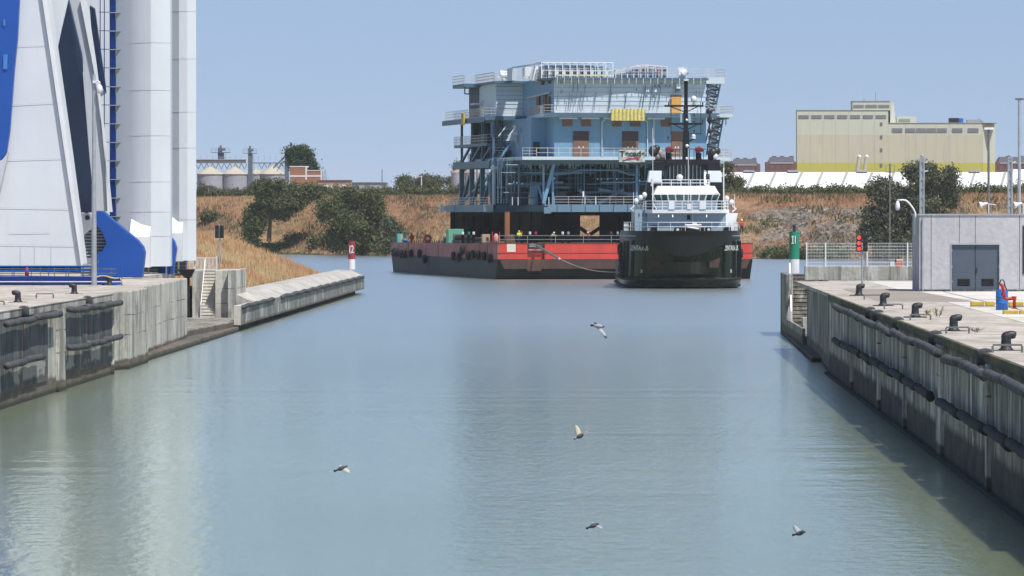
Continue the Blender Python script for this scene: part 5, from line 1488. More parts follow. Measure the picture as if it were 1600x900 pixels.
MB().box(BU(789.5,9), BU(796.5,9), 9.0, 9.9, Zd, Zt).build("rust_column", paint('rust', (.30,.11,.04), (.2,.07,.03), .8, 1), sup)
b = MB().box(BU(790,12),uo0-.5,50,50.5,Zd,Zt); b.build("rear_bulkhead_or_shade_wall", M['grill'], sup)
# small lights and items along the barge front
rnd = random.Random(9)
for i, (px, c, lab) in enumerate(((723,'white',"white bucket near the left end of the supports"),(732.5,'green',"green drum in front of the black supports"),(740,'white',"white drum right of the green one"),(815,'red',"red drum left of the recess on the barge bow"),(828,'white',"white drum above the fairlead recess"),(837,'red',"red drum above the tow rope's end"),(879,'white',"white drum left of the opening in the supports"),(888,'steel',"grey drum next to the opening in the supports"),(955,'hull_brown',"brown box right of the opening in the supports"),(965,'steel',"small grey box nearest the tug on the barge deck"))):
    t = on_barge("deck_drum", lab, "drum", px, 8.6, "drums along the foot of the black supports")
    MB().lathe([(.15,0),(.17,.05),(.17,.34),(.12,.4)],(0,0,1.2),12).build("drum_body", M[c], t); MB().box(-.2,.2,-.2,.2,0,1.2).build("stand", M['grill'], t)

# ================================================================ MODULE
M['mod'] = paint('module_blue', (.155,.295,.43), (.135,.265,.39), .5, .15, streak=(.27,.43,.57), wear=.3)
M['mod_lt'] = paint('module_pale_blue', (.54,.595,.63), (.48,.545,.585), .5, .15, streak=(.48,.55,.61), wear=.3)
M['mod_dk'] = paint('module_steel_blue', (.075,.14,.20), (.055,.11,.165), .5, .3)
M['mod_shade'] = paint('module_inner_shade', (.018,.035,.055), (.014,.026,.04), .6, .4)  # deep blue with the shade inside the module painted in
M['ply'] = paint('plywood', (.20,.11,.075), (.16,.085,.06), .8, 1)
M['ply_dk'] = paint('dark_board', (.075,.05,.055), None, .8)
M['ply_or'] = paint('orange_board', (.62,.33,.07), (.55,.28,.06), .8, 1)
M['railing'] = paint('galv_rail', (.58,.56,.53), (.40,.39,.38), .5, 1)
mod = thing("topside_module", "multi deck blue and grey offshore platform module standing on the barge", "platform module", BF.o, BA)
V0 = 9.0
def mu(px, v=V0): return BF.v(px, 300, v).x
def mz(py, v=V0, px=950): return BF.v(px, py, v).z
vB = 29.0                                # front plane of the left wing
z16_ = 15.6
zTop, zMid, zLow, zBot = mz(121.5), mz(178), mz(245), 10.1
# side line of the left wing
uL_mid = mu(757, vB); uL_bot = mu(766, vB)
uR = mu(1103)
# --- bottom deck
b = MB().box(uL_bot, mu(1010), V0, vB, 9.3, 10.25)
b.v = []; b.f = []
b.prism([(uL_bot, vB),(mu(800,vB), vB),(mu(800,vB)+2,V0),(mu(1128),V0),(mu(1128),V0+52),(uL_bot, V0+56)], 9.3, 10.2)
b.build("bottom_deck", M['mod_dk'], mod)
b = MB(); b.box(mu(765,vB)-.1, mu(862,vB), vB-.5, vB-.01, 9.25, 10.3); b.box(mu(855), mu(1128), V0-.35, V0-.01, 9.25, 10.3); b.box(mu(849),mu(860),V0-.45,V0-.351,9.05,9.9)
for px in range(870, 1128, 22): b.box(mu(px),mu(px)+.12,V0-.5,V0-.351,9.25,10.3)
for px in range(772, 850, 18): b.box(mu(px,vB),mu(px,vB)+.12,vB-.65,vB-.501,9.25,10.3)
b.box(uL_bot-.4, uL_bot-.01, vB, V0+56, 9.25, 10.3)
b.build("deck_edge_beam", paint('edge_beam', (.14,.235,.31), (.12,.20,.27), .5, .3), mod)
b = MB().box(mu(756,vB-1),mu(769,vB-1),vB-1.8,vB-.51,9.05,10.35); b.build("lifting_block", M['mod_lt'], mod)
# outrigger far left at bottom
p = BF.u(700, 328, uL_bot-1.0)
b = MB().box(uL_bot-2.0,uL_bot-.41,p.y-2,p.y+1,9.4,10.2).box(uL_bot-2.3,uL_bot-2.0,p.y-1.2,p.y-.2,9.2,10.4); b.build("outrigger", M['mod_lt'], mod)
# --- low level: added back walls, near-black to paint in the interior's shade
b = MB().box(mu(866)+1, mu(1103)-1, V0+24, V0+24.5, 10.2, zLow-.6); b.build("rear_bulkhead_or_shade_wall", M['mod_shade'], mod)
b = MB().box(uL_bot+4, mu(866,vB), vB+22, vB+22.4, 10.2, z16_-.1).box(uL_bot+2, mu(866,vB), vB+26, vB+26.4, z16_, zMid-.5); b.build("rear_bulkhead_or_shade_wall", M['mod_shade'], mod)
b = MB().box(mu(800,vB), mu(866,vB)+2, vB+14, vB+14.5, 12.3, zMid-1); b.build("rear_bulkhead_or_shade_wall", M['mod_shade'], mod)
# --- main floors
slabs = [(zLow-.45, zLow)]
b = MB().box(mu(814), mu(1125), V0-1.2, V0+40, zLow-.45, zLow); b.build("balcony_deck", M['mod_lt'], mod)
b = MB().box(mu(866), uR, V0, V0+34, zLow, zMid-.45); main_wall = b.build("main_wall", M['mod'], mod)
b = MB().box(mu(830,V0+6), mu(866)-.01, V0+6, V0+30, zLow+.0, zMid-.451); b.build("recess_wall", M['mod'], mod)
# mid deck plan: front section and left wing
b = MB().prism([(mu(850,V0-1.5),V0-1.5),(mu(1120,V0-1.5),V0-1.5),(mu(1120,V0-1.5),V0+44),(uL_mid,V0+56),(uL_mid,vB),(mu(822,vB),vB),(mu(850,V0-1.5),V0+2)], zMid-.45, zMid)
b.build("upper_deck", M['mod_lt'], mod)
b = MB().box(mu(850,V0-1.6),mu(1120),V0-1.75,V0-1.51,zMid-.5,zMid-.25).box(mu(850,V0-1.6),mu(1120),V0-1.7,V0-1.51,zMid-.1,zMid+.12); b.build("deck_fascia", M['mod_dk'], mod)
# platforms on the right side
def platform(px0, px1, py, v0, v1, nm, th=.45):
    z = mz(py, v0); MB().box(mu(px0,v0), mu(px1,v0), v0, v1, z-th, z).build(nm, M['mod_lt'], mod)
    b = MB().rail([(mu(px0,v0),v0,z),(mu(px1,v0),v0,z),(mu(px1,v0),v1,z)],1.15,1.2,.055,(.33,.66)); b.build("railing", M['railing'], mod)
platform(1103.5, 1132, 120, V0+3, V0+9, "stair_platform", .9)
platform(1118, 1145, 177.5, V0-1.0, V0+7, "stair_platform")
platform(1115, 1142, 246, V0-1.0, V0+7, "stair_platform")
b = MB(); zz = mz(184); b.bar((mu(1124),V0+2,mz(186.5)),(mu(1144),V0+2,mz(184)),.2); b.bar((mu(1128),V0+2,zz-1.2),(mu(1128),V0+2,zz+.4),.12); b.bar((mu(1139),V0+2,zz-.9),(mu(1139),V0+2,zz+.4),.12); b.build("davit", M['mod_dk'], mod)
# --- upper block, slightly bowed front
b = MB(); z0, z1 = zMid, zTop
pl = [(mu(866,V0+.3),V0+.3),(mu(900,V0),V0),(mu(985,V0-.35),V0-.35),(mu(1060,V0),V0),(uR,V0+.4),(uR,V0+34),(mu(866,V0+.3)-.0,V0+34)]
b.prism(pl, z0, z1-.2).build("upper_wall", M['mod_lt'], mod)
cz = [mz(yy) for yy in (130, 137, 144, 151, 158, 165)]
b = MB()
for z in cz:
    for p, q in zip(pl[:4], pl[1:5]): b.bar((p[0],p[1]-.02,z),(q[0],q[1]-.02,z),.045)
b.build("panel_seam", M['mod'], mod)
b = MB().prism([(mu(827,V0+16),V0+16),(mu(866,V0+.3)-.01,V0+.6),(mu(866)-.01,V0+34),(mu(827,V0+16),V0+34)], z0, z1-.2); b.build("corner_wall", M['mod'], mod)
b = MB().prism([(mu(775,vB+1),vB+1),(mu(827,vB+1),vB+1),(mu(827,vB+1),vB+15),(mu(775,vB+1),vB+15)], z0, z1-.2); b.build("wing_wall", M['mod_lt'], mod)
b = MB()
for z in cz: b.box(mu(776,vB),mu(827,vB),vB+.95,vB+.999,z-.03,z+.03)
b.build("panel_seam", M['mod'], mod)
# corner windows and slanting pipe
b = MB()
def cornerpt(f, z):   # along the slanted corner wall 827..866
    a = Vector((mu(827,V0+16),V0+16,0)); c = Vector((mu(866,V0+.3),V0+.6,0)); p = a.lerp(c, f); return Vector((p.x-.25,p.y-.25,z))
for f0, f1, ya, yc in ((.34,.46,147,173),(.60,.72,147,174),(.76,.86,150,174),(.52,.6,122,131),(.8,.88,122,130)):
    za, zc = mz(yc), mz(ya); P = [cornerpt(f0,za),cornerpt(f1,za),cornerpt(f1,zc),cornerpt(f0,zc)]
    b.slab(P, (.2,.2,0))
b.build("corner_boards", M['ply'], mod)
b = MB().bar(cornerpt(.0,mz(149.5)),cornerpt(.88,mz(144.5)),.22); b.build("corner_pipe", M['railing'], mod)
# --- top deck
td = [(mu(852,V0),V0+6),(mu(867,V0-1),V0-1.0),(mu(905,V0-1.3),V0-1.3),(mu(1060,V0-1.2),V0-1.2),(uR+.2,V0-.8),(uR+.2,V0+36),(mu(775,vB)-.3,V0+36),(mu(775,vB)-.3,vB-.3),(mu(826,vB),vB-.3)]
b = MB().prism(td, zTop-.3, zTop); b.build("roof_deck", M['mod_dk'], mod)
b = MB().prism([(mu(725,vB+14),vB+14),(mu(790,vB+14),vB+14),(mu(790,vB+14),vB+24),(mu(725,vB+14),vB+24)], zTop-.55, zTop-.02); b.build("side_platform", M['mod_dk'], mod)
b = MB().rail([(mu(725,vB+14),vB+14,zTop),(mu(775,vB+14),vB+14,zTop)],1.2,1.2,.06,(.33,.66)).rail([(mu(725,vB+14),vB+14,zTop),(mu(725,vB+14),vB+24,zTop)],1.2,1.2,.06,(.33,.66)); b.build("railing", M['railing'], mod)
b = MB().bar((mu(728,vB+14),vB+15,zTop-1.5),(mu(752,vB+14),vB+15,zTop-1.5),.18).bar((mu(728,vB+14),vB+15,zTop-1.5),(mu(728,vB+14),vB+15,zTop-.4),.16).bar((mu(735,vB+14),vB+15,zTop-1.6),(mu(735,vB+14),vB+15,zTop-.4),.14); b.build("underslung_frame", M['mod_dk'], mod)
b = MB().box(mu(751,vB+14),mu(776,vB+14),vB+14.2,vB+24,zMid,zTop-.5); b.build("wing_shade_block", M['mod_shade'], mod)  # near-black colour stands for the wing block's shaded side
b = MB().box(mu(742,vB+12),mu(776,vB+12),vB+12,vB+16,mz(163,vB+12)-.12,mz(163,vB+12)+.12).box(mu(752,vB+12),mu(774,vB+12),vB+11.5,vB+11.8,mz(159,vB+12)-.12,mz(159,vB+12)+.12); b.build("ledge", M['mod_lt'], mod)
b = MB()
b.rail([(q[0],q[1]+.1,zTop) for q in (td[1],td[2],td[3],td[4])],1.25,2.9,.06,(.33,.66))
b.rail([(td[8][0],td[8][1],zTop),(td[7][0],td[7][1],zTop),(td[7][0],V0+36,zTop)],1.25,.9,.07,(.33,.66))
b.rail([(td[8][0],td[8][1],zTop),(td[0][0],td[0][1],zTop),(td[1][0],td[1][1],zTop)],1.25,.9,.07,(.33,.66))
for i in range(24):
    px = 868+i*11.2 
    if px < 1100: b.bar((mu(px),V0-1.25,zTop-.85),(mu(px),V0-1.25,zTop),.09)
b.build("railing", M['railing'], mod)
# roof structure: white open frames
fw = MB(); fd = MB()
zt1 = mz(98, V0+3)
for i in range(10):
    u = mu(846.5+i*11, V0+3) + (0 if i else 0)
    if i < 0: continue
us = [mu(px, V0+3) for px in (846,857,868,879,890.5,901.5,912.5,923,934,946,957.5)]
for u in us:
    for v in (V0+3, V0+8): fw.bar((u,v,zTop),(u,v,zt1),.13)
    fw.bar((u,V0+3,zt1),(u,V0+8,zt1),.13)
for v in (V0+3, V0+8): fw.bar((us[0],v,zt1),(us[-1],v,zt1),.16); fw.bar((us[0],v,zTop+1.1),(us[-1],v,zTop+1.1),.10)
fw.build("roof_frame", M['white'], mod)
fd.box(us[1],us[8],V0+6,V0+6.5,zTop+.3,zt1-.3)
for a, c in zip(us[:-2], us[1:-1]):
    fd.box(a+.25,c-.2,V0+4,V0+5.5,zTop+.1,zt1-.5)
fd.build("roof_units", M['mod_dk'], mod)
b = MB()
for a, c in zip(us[:-1], us[1:]): b.box(a+.15,a+.5,V0+3.4,V0+3.8,zTop,zt1-.7)
b.build("cable_riser", M['white'], mod)
# second frame, slanted roof
b = MB(); u2 = [mu(px, V0+4) for px in (962,971,980,990,1001,1012,1023.5,1034,1042)]; zz2 = [mz(y, V0+4) for y in (111,109,106,103.5,101.5,101.5,102.5,103.5,104)]
for u, z in zip(u2, zz2):
    b.bar((u,V0+4,zTop),(u,V0+4,z),.13); b.bar((u,V0+9,zTop),(u,V0+9,z),.11); b.bar((u,V0+4,z),(u,V0+9,z),.11)
for i in range(8):
    for v in (V0+4, V0+9): b.bar((u2[i],v,zz2[i]),(u2[i+1],v,zz2[i+1]),.13)
    b.bar((u2[i],V0+4,zTop+.8),(u2[i+1],V0+4,zTop+.8),.08)
b.build("roof_frame", M['white'], mod)
b = MB()
for i in range(8):
    for k in range(2): b.box(u2[i]+.15+k*.45,u2[i]+.42+k*.45,V0+5,V0+5.8,zTop+.1,zz2[i]-.35)
b.build("roof_units", M['mod_dk'], mod)
b = MB().rail([(u2[2],V0+3.6,zTop+1.0),(u2[7],V0+3.6,zTop+1.0)],.5,.8,.09,()); b.build("pink_pipes", paint('primer_pink', (.6,.38,.36), None, .7), mod)
b = MB().bar((us[2],V0+2.2,zTop+.35),(us[-1],V0+2.2,zTop+.35),.16); b.build("yellow_tray", paint('pale_yellow', (.72,.66,.38), None, .7), mod)
# white exhaust cone and tanks
p0 = BF.v(836, 127, V0+8); p1 = BF.v(840, 103.5, V0+8)
MB().tube(p0, p1, .95, 20, .62).build("exhaust_cone", M['white'], mod, smooth=False)
MB().bar(BF.v(840,105.5,V0+8),BF.v(852,107,V0+8),.5).box(mu(820,V0+9),mu(832,V0+9),V0+9,V0+10,zTop+.4,zTop+1.7).build("exhaust_duct", M['white'], mod)
MB().tube(BF.v(775,126,vB+2), BF.v(784,126,vB+8), .62, 18).build("tank", M['mod_lt'], mod, smooth=False)
MB().tube(BF.v(781,114.5,vB+4), BF.v(800,117,vB+4), .42, 14).tube(BF.v(783,118,vB+3.5), BF.v(799,120,vB+3.5), .3, 12).build("twin_pipes", M['white'], mod)
b = MB().box(mu(804,vB-6),mu(812,vB-6),vB-4,vB,zTop,mz(106,vB-6)).bar((mu(804,vB-6),vB-4,mz(106,vB-6)),(mu(850,V0+6),V0+6,mz(99,V0+6)),.2); b.bar((mu(821,vB-8),vB-8,zTop),(mu(821,vB-8),vB-8,mz(103,vB-8)),.2); b.build("equipment_frame", M['mod_lt'], mod)
MB().box(mu(820,vB-8),mu(827,vB-8),vB-7,vB-6,zTop+.2,mz(106,vB-8)).build("white_unit", M['white'], mod)
b = MB().hexa([BF.v(1060,122,V0+3),BF.v(1072,122,V0+3),BF.v(1072,122,V0+5),BF.v(1060,122,V0+5),BF.v(1059,106,V0+3),BF.v(1069,105,V0+3),BF.v(1069,105,V0+5),BF.v(1059,106,V0+5)]); b.tube(BF.v(1066,116,V0+2.5),BF.v(1073,111,V0+2.5),.45,12); b.build("wrapped_unit", M['white'], mod)
# rods on front wall
b = MB()
for x0_, y0_, x1_, y1_ in [(869,172,872,145),(887,172,890,145),(890,174,897,128),(898,166,904,128),(905,172,908,145),(909,174,915,132),(928,172,931,145),(951,174,955,132),(952,170,955.5,145),(976,170,979,145),(999,168,1003,146),(1004,168,1009,133),(1015,172,1020,134),(1021,168,1026,146),(1028,170,1033,129),(1094,168,1097,146),(1087,153,1088.5,142),(1093,148,1093.5,142),(994.5,142,994.6,138),(876,146,877,140),(878.5,146,878.8,140),(876,131,876.2,124),(878.4,131,878.6,124)]:
    b.bar(BF.v(x0_,y0_,V0-.5),BF.v(x1_,y1_,V0-.5),.085)
b.build("wall_rods", M['mod_dk'], mod)
b = MB()
for x0_ in (1010.5, 1022.5): b.box(mu(x0_-2.3),mu(x0_+2.3),V0-.6,V0-.4,mz(143.5),mz(140))
b.box(mu(1055),mu(1061.5),V0-.7,V0-.4,mz(138),mz(130.5)); b.build("junction_box", M['white'], mod)
b = MB()
for x0_ in (1022.5,1028.5,1039.5,1045.5): b.box(mu(x0_-.8),mu(x0_+.8),V0-.5,V0-.42,mz(136),mz(132))
b.box(mu(1054.5),mu(1061),V0-.5,V0-.3,mz(145),mz(138.2)); b.build("wall_marks", M['mod_dk'], mod)
# doors & boards
def board(px0, px1, y0, y1, m, nm, v=V0):
    MB().box(mu(px0,v),mu(px1,v),v-.14,v-.0,mz(y1,v),mz(y0,v)).build(nm, M[m], mod)
board(1049,1064,151,177,'ply_or','door_board', V0-.3); board(1048,1065,148,151,'ply_dk','door_lintel', V0-.3)
for a, c in ((895.5,920),(972,997)):
    board(a,c,205,220,'ply_dk','door_board'); board(a,c,220.05,244.5,'ply','door_board')
board(1049,1065,205,244.5,'ply','door_board')
for a, c in ((879,894),(908.5,923.5),(956.5,971),(985,1000.5),(1033,1047.5)): board(a,c,184.5,197.5,'ply','window_board')
b = MB()
for a, c in ((895.5,920),(972,997),(1049,1065)):
    for k in (.33,.6,): u = mu(a)+ (mu(c)-mu(a))*k; b.box(u,u+.14,V0-.17,V0-.141,mz(231),mz(228.5))
b.build("door_notice", M['white'], mod)
b = MB()
for px, y0_, y1_ in ((940,190,244),(1011,190,244),(1021,184,244)): b.tube((mu(px),V0-.2,mz(y1_)),(mu(px),V0-.2,mz(y0_)),.09,8)
b.bar((mu(940),V0-.2,mz(190)),(mu(945),V0-.2,mz(188)),.16); b.bar((mu(1008),V0-.2,mz(188.5)),(mu(1011),V0-.2,mz(190)),.16); b.build("down_pipe", M['mod_lt'], mod)
b = MB()
for a in range(872, 1040, 34): b.box(mu(a),mu(a+28),V0-1.3,V0-1.1,zMid-.75,zMid-.55)
b.build("light_strip", M['white'], mod)
# railings mid & low
b = MB().rail([(mu(850,V0-1.5),V0-1.5,zMid),(mu(1120,V0-1.5),V0-1.5,zMid)],1.2,1.1,.055,(.33,.66)); b.build("railing", M['railing'], mod)
b = MB().rail([(uL_mid,V0+54,zMid),(uL_mid,vB,zMid),(mu(822,vB),vB,zMid),(mu(850,V0-1.5),V0+2,zMid),(mu(850,V0-1.5),V0-1.5,zMid)],1.2,1.0,.055,(.33,.66)); b.build("railing", M['railing'], mod)
b = MB().rail([(mu(836),V0-1.2,zLow),(mu(1060),V0-1.2,zLow)],1.2,1.6,.07,(.45,)); b.rail([(mu(814),V0-1.2,zLow),(mu(836),V0-1.2,zLow)],1.2,.9,.05,(.33,.66)); b.build("railing", M['railing'], mod)
b = MB().rail([(mu(770,vB),vB-.3,10.25),(mu(866,vB),vB-.3,10.25)],1.1,1.6,.06,(.33,.66)).rail([(mu(866),V0-.2,10.25),(mu(1125),V0-.2,10.25)],1.15,1.9,.055,(.33,.66)); b.rail([(uL_bot-.3,vB,10.25),(uL_bot-.3,V0+54,10.25)],1.1,1.3,.07,(.33,.66)); b.build("railing", M['railing'], mod)
# fascia beams along left wing mid deck
b = MB().box(uL_mid-.2,uL_mid-.01,vB,V0+56,zMid-.8,zMid-.1).box(uL_mid,mu(822,vB),vB-.2,vB-.01,zMid-.55,zMid+.05); b.build("deck_fascia", M['mod_dk'], mod)
# --- left wing levels
z19 = 9 + (334-223)*(BF.o.y+vB)/FPX; z16 = 9 + (334-262)*(BF.o.y+vB)/FPX; z165 = 9+(334-251)*(BF.o.y+vB)/FPX
b = MB().box(uL_bot-.2, mu(830,vB), vB+2, V0+50, z19-.4, z19); b.box(mu(830,vB),mu(866),vB-8,V0+30,z19-.4,z19); b.build("wing_deck", M['mod_dk'], mod)
b = MB().rail([(uL_bot-.2,V0+50,z19),(uL_bot-.2,vB+2,z19),(mu(830,vB),vB+2,z19)],1.2,1.1,.06,(.33,.66)); b.rail([(mu(815,vB-8),vB-8,z19),(mu(864,vB-8),vB-8,z19)],1.2,1.5,.08,(.5,)); b.build("railing", M['railing'], mod)
b = MB().box(uL_bot-.3, mu(812,vB), vB-.3, V0+50, z16, z165); b.build("wing_girder", M['mod_dk'], mod)
b = MB().box(mu(766,vB),mu(813,vB),vB-.6,vB-.31,z16,z165+.05).hexa([(mu(766,vB),vB-.6,z165),(mu(780,vB),vB-.6,z165),(mu(780,vB),vB-.3,z165),(mu(766,vB),vB-.3,z165),(mu(770,vB),vB-.6,z165+.5),(mu(777,vB),vB-.6,z165+.5),(mu(777,vB),vB-.3,z165+.5),(mu(770,vB),vB-.3,z165+.5)]); b.build("girder_face", paint('girder_blue', (.17,.28,.37), None, .5), mod)
b = MB().box(mu(783,vB),mu(804,vB),vB-.75,vB-.61,z16-.35,z16+.1); b.build("safety_net", paint('net_yellow', (.30,.26,.05), None, .9), mod)
b = MB()
for i, v in enumerate((vB, vB+9, vB+18, vB+27)):
    u = uL_bot+.5
    b.box(u-.32,u+.32,v,v+.7,10.2,z16); b.box(u-.16,u+.16,v,v+.4,z165,zMid-.4)
    if i < 3:
        b.bar((u,v+9,10.4),(u,v+1,15.2),.38); b.bar((u,v+9,z165+.1),(u,v+2,z19-.4),.3)
b.build("column", M['mod_dk'], mod)
b = MB()
for v in (vB+2, vB+11, vB+20):
    for k in range(5): b.box(uL_bot+1.5,uL_bot+2.6,v+k*1.4,v+k*1.4+.9,z165,z165+1.3+.3*(k%2))
b.build("machinery", M['mod_shade'], mod)
b = MB().tube((mu(772,vB-1),vB-1,10.3),(mu(772,vB-1),vB-1,z16-.7),.28,14); b.build("lit_column", M['mod_lt'], mod);  # pale paint puts the sun on this one column into its colour
b = MB().tube((mu(773,vB-1),vB-1,z16-.7),(mu(773,vB-1),vB-1,z16-.3),.28,16,.62).tube((mu(773,vB-1),vB-1,z16-.3),(mu(773,vB-1),vB-1,z16+.2),.62,16); b.build("column_head", M['mod_lt'], mod)
# stairs and braces in left wing
def flight(p, q, w, nm="stair_flight", mat='railing', n=12):
    p, q = Vector(p), Vector(q); b = MB()
    for s in (0, w): b.bar(p+Vector((0,s,0)), q+Vector((0,s,0)), .12,.28)
    for s in (0, w): b.bar(p+Vector((0,s,1.0)), q+Vector((0,s,1.0)), .05)
    for i in range(1, n):
        a = p.lerp(q, i/n); b.box(a.x-.15,a.x+.15,a.y,a.y+w,a.z-.03,a.z+.03)
        if i % 3 == 0: b.bar(a, a+Vector((0,0,1)), .04)
    b.build(nm, M[mat], mod)
flight(BF.v(815,247,vB-4), BF.v(804,207,vB-4), 1.0)
b = MB()
b.bar(BF.v(827,185,vB-6),BF.v(806,211,vB-6),.32); b.bar(BF.v(800,222,vB-1),BF.v(779,249,vB-1),.32)
b.bar(BF.v(866,254,V0+1),BF.v(849,318,V0+1),.45); b.bar(BF.v(840,288,V0+2),BF.v(852,322,V0+1),.25)
b.bar(BF.v(765,275,vB+6),BF.v(726,312,vB+24),.3); b.bar(BF.v(762,272,vB+1),BF.v(768,318,vB+1),.3)
b.build("diagonal_brace", M['mod'], mod)
b = MB().bar(BF.v(779,213,vB-3),BF.v(790,198,vB-3),.14).bar(BF.v(794,213,vB-3),BF.v(807,197,vB-3),.14); b.build("white_struts", M['white'], mod)
b = MB().hexa([BF.v(790,220,vB-1),BF.v(812,220,vB-1),BF.v(812,220,vB),BF.v(790,220,vB),BF.v(815,186,vB-1),BF.v(826,186,vB-1),BF.v(826,186,vB),BF.v(815,186,vB)]); b.build("slanted_panel", M['mod_lt'], mod)
b = MB()
for px0, px1, y0_, y1_, v in ((770,790,186,214,vB+10),(795,828,224,247,vB+8),(775,800,226,248,vB+10)): b.box(mu(px0,v),mu(px1,v),v,v+2,mz(y1_,v),mz(y0_,v))
b.build("inner_cabin", M['mod'], mod)
b = MB().box(mu(866)-.0,mu(830,V0+6),V0+6.2,V0+6.3,mz(222,V0+6),mz(208,V0+6)); b = MB().box(mu(833,V0+6),mu(843,V0+6),V0+5.9,V0+5.99,mz(244,V0+6),mz(222,V0+6)); b.build("doorway", M['mod_shade'], mod)
# yellow flags / stretcher on left end
p = BF.u(724, 186, uL_mid-.5)
t = thing("cargo_net", "small yellow netting roll hanging at the left end of the module's deck", "netting", Matrix.Rotation(BA,4,'Z') @ p + BF.o, BA)
MB().box(-.15,.1,-.9,.9,-.9,.8).tube((-.1,-.9,.8),(-.1,.9,.8),.12,8).build("net", M['yellow'], t, bevel=.08)
# --- low level machinery: pipes
rnd = random.Random(77)
pp = MB(); pd = MB(); pl_ = MB()
for i in range(110):
    px = rnd.uniform(775, 1095); v = V0 + rnd.choice((1.5,3,5,8,12)); y0_ = 249; y1_ = rnd.choice((262,275,290,300,318))
    (pp if rnd.random() < .22 else pd).tube((mu(px,v),v,mz(y1_,v)),(mu(px,v),v,mz(y0_,v)),rnd.choice((.05,.07,.1)),6)
for i in range(70):
    px = rnd.uniform(775, 1040); L = rnd.uniform(18, 80); v = V0 + rnd.choice((1.2,2.5,4,7,11)); yy = rnd.choice((258,266,270,279,288,293,301,309)); 
    (pp if rnd.random() < .2 else pd).tube((mu(px,v),v,mz(yy,v)),(mu(min(px+L,1098),v),v,mz(yy+rnd.choice((0,0,-1)),v)),rnd.choice((.07,.1,.15)),6)
pp.path([BF.v(795,268,vB-6),BF.v(816,266,vB-7),BF.v(821,258,vB-7),BF.v(823,258,vB-8)],.12,6)
pp.path([BF.v(865,273,V0+1),BF.v(890,271,V0+1),BF.v(905,266,V0+1),BF.v(965,266,V0+1),BF.v(983,273,V0+1),BF.v(1000,273,V0+1)],.13,6)
pp.path([BF.v(790,275,vB-4),BF.v(830,272,vB-8),BF.v(880,272,V0+2)],.11,6); pp.path([BF.v(776,293,vB-2),BF.v(826,291,vB-8)],.1,6); pp.path([BF.v(828,286,V0+2),BF.v(880,285,V0+2)],.14,6); pp.path([BF.v(940,285,V0+1),BF.v(985,285,V0+1),BF.v(1010,283,V0+1)],.13,6)
sc_ = MB()
for lvl0, lvl1 in ((10.25, z16), (z165, z19-.4), (z19, zMid-.45)):
    for i in range(26):
        px = rnd.uniform(724, 812); v = vB + rnd.choice((1.5,4,8,12,16)); u = mu(px, v)
        if u < uL_bot: continue
        sc_.bar((u,v,lvl0),(u,v,lvl0+(lvl1-lvl0)*rnd.choice((1,.7,.45))),.07)
    for i in range(14):
        px = rnd.uniform(735, 790); v = vB + rnd.choice((1.5,4,8,12)); u = mu(px, v); zq = lvl0+(lvl1-lvl0)*rnd.uniform(.2,.9)
        if u < uL_bot: continue
        sc_.bar((u,v,zq),(u+rnd.uniform(1,4),v,zq),.08)
for i in range(40):
    v = rnd.uniform(vB+1, vB+24); u0_ = uL_bot + rnd.uniform(.6, 5); lv = rnd.choice((10.25, z165, z19)); top = {10.25: z16, z165: z19-.4, z19: zMid-.45}[lv]
    sc_.bar((u0_,v,lv),(u0_,v,top),.08); 
    if i % 2: sc_.bar((u0_,v,lv+(top-lv)*rnd.random()),(u0_,v+rnd.uniform(1,4),lv+(top-lv)*rnd.random()),.09)
sc_.build("scaffolding", M['mod_dk'], mod)
pp.build("pipework", paint('pipe_blue', (.13,.24,.33), (.10,.19,.27), .5, .5), mod); pd.build("hanging_pipework", M['mod_dk'], mod)
b = MB()
for i in range(60):
    px = rnd.uniform(822, 1010); b.box(mu(px),mu(px)+.12,V0+.5,V0+.8,zLow-.45-rnd.uniform(.4,1.3),zLow-.45)
b.build("cable_hangers", paint('greenish_steel', (.2,.28,.22), None, .7), mod)
b = MB().box(mu(815), mu(1098), V0+.2, V0+.5, zLow-1.0, zLow-.45); b.build("deck_girder", M['mod_dk'], mod)
b = MB()
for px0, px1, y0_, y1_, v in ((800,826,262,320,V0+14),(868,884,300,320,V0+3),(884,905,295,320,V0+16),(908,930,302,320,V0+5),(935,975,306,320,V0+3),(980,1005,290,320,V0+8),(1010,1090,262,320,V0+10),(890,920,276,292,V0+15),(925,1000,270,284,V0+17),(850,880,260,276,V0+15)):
    MB().box(mu(px0,v),mu(px1,v),v,v+3,mz(y1_,v),mz(y0_,v)).build("machinery", M['mod_shade'], mod)
b = MB().tube(BF.v(834,320,V0+5),BF.v(834,290,V0+5),.62,18,.5); b.tube(BF.v(795,318,vB+2),BF.v(795,264,vB+2),.5,16).tube(BF.v(812,318,vB+4),BF.v(812,264,vB+4),.4,16); b.build("vessel", M['mod'], mod)
b = MB()
for px in (849.5, 864, 995, 1060): b.box(mu(px-1.3,V0+1),mu(px+1.3,V0+1),V0+1,V0+1.5,10.2,zLow-.45)
b.build("column", M['mod'], mod)
b = MB()
for px in (913.5, 930, 857, 800, 809): b.bar((mu(px),V0-.25,10.2),(mu(px),V0-.25,mz(308)),.1)
b.build("post", M['mod_lt'], mod)
b = MB(); 
for px0, px1 in ((1075,935),(935,975),(925,905)): b.bar((mu(px0,V0+2),V0+2,mz(318)),(mu(px1,V0+2),V0+2,mz(296)),.4)
b.build("diagonal_brace", M['mod_dk'], mod)
b = MB()
for px,py in ((935,281),(941,281),(951,281),(965,281),(1001,283),(809,287),(817,288),(804,286),(868,280)): b.box(mu(px),mu(px)+.12,V0+.9,V0+1,mz(py),mz(py)+.22)
b.build("label_tag", M['white'], mod)
MB().box(mu(909.5),mu(912),V0-.35,V0-.3,mz(308),mz(299)).build("notice", M['white'], mod)
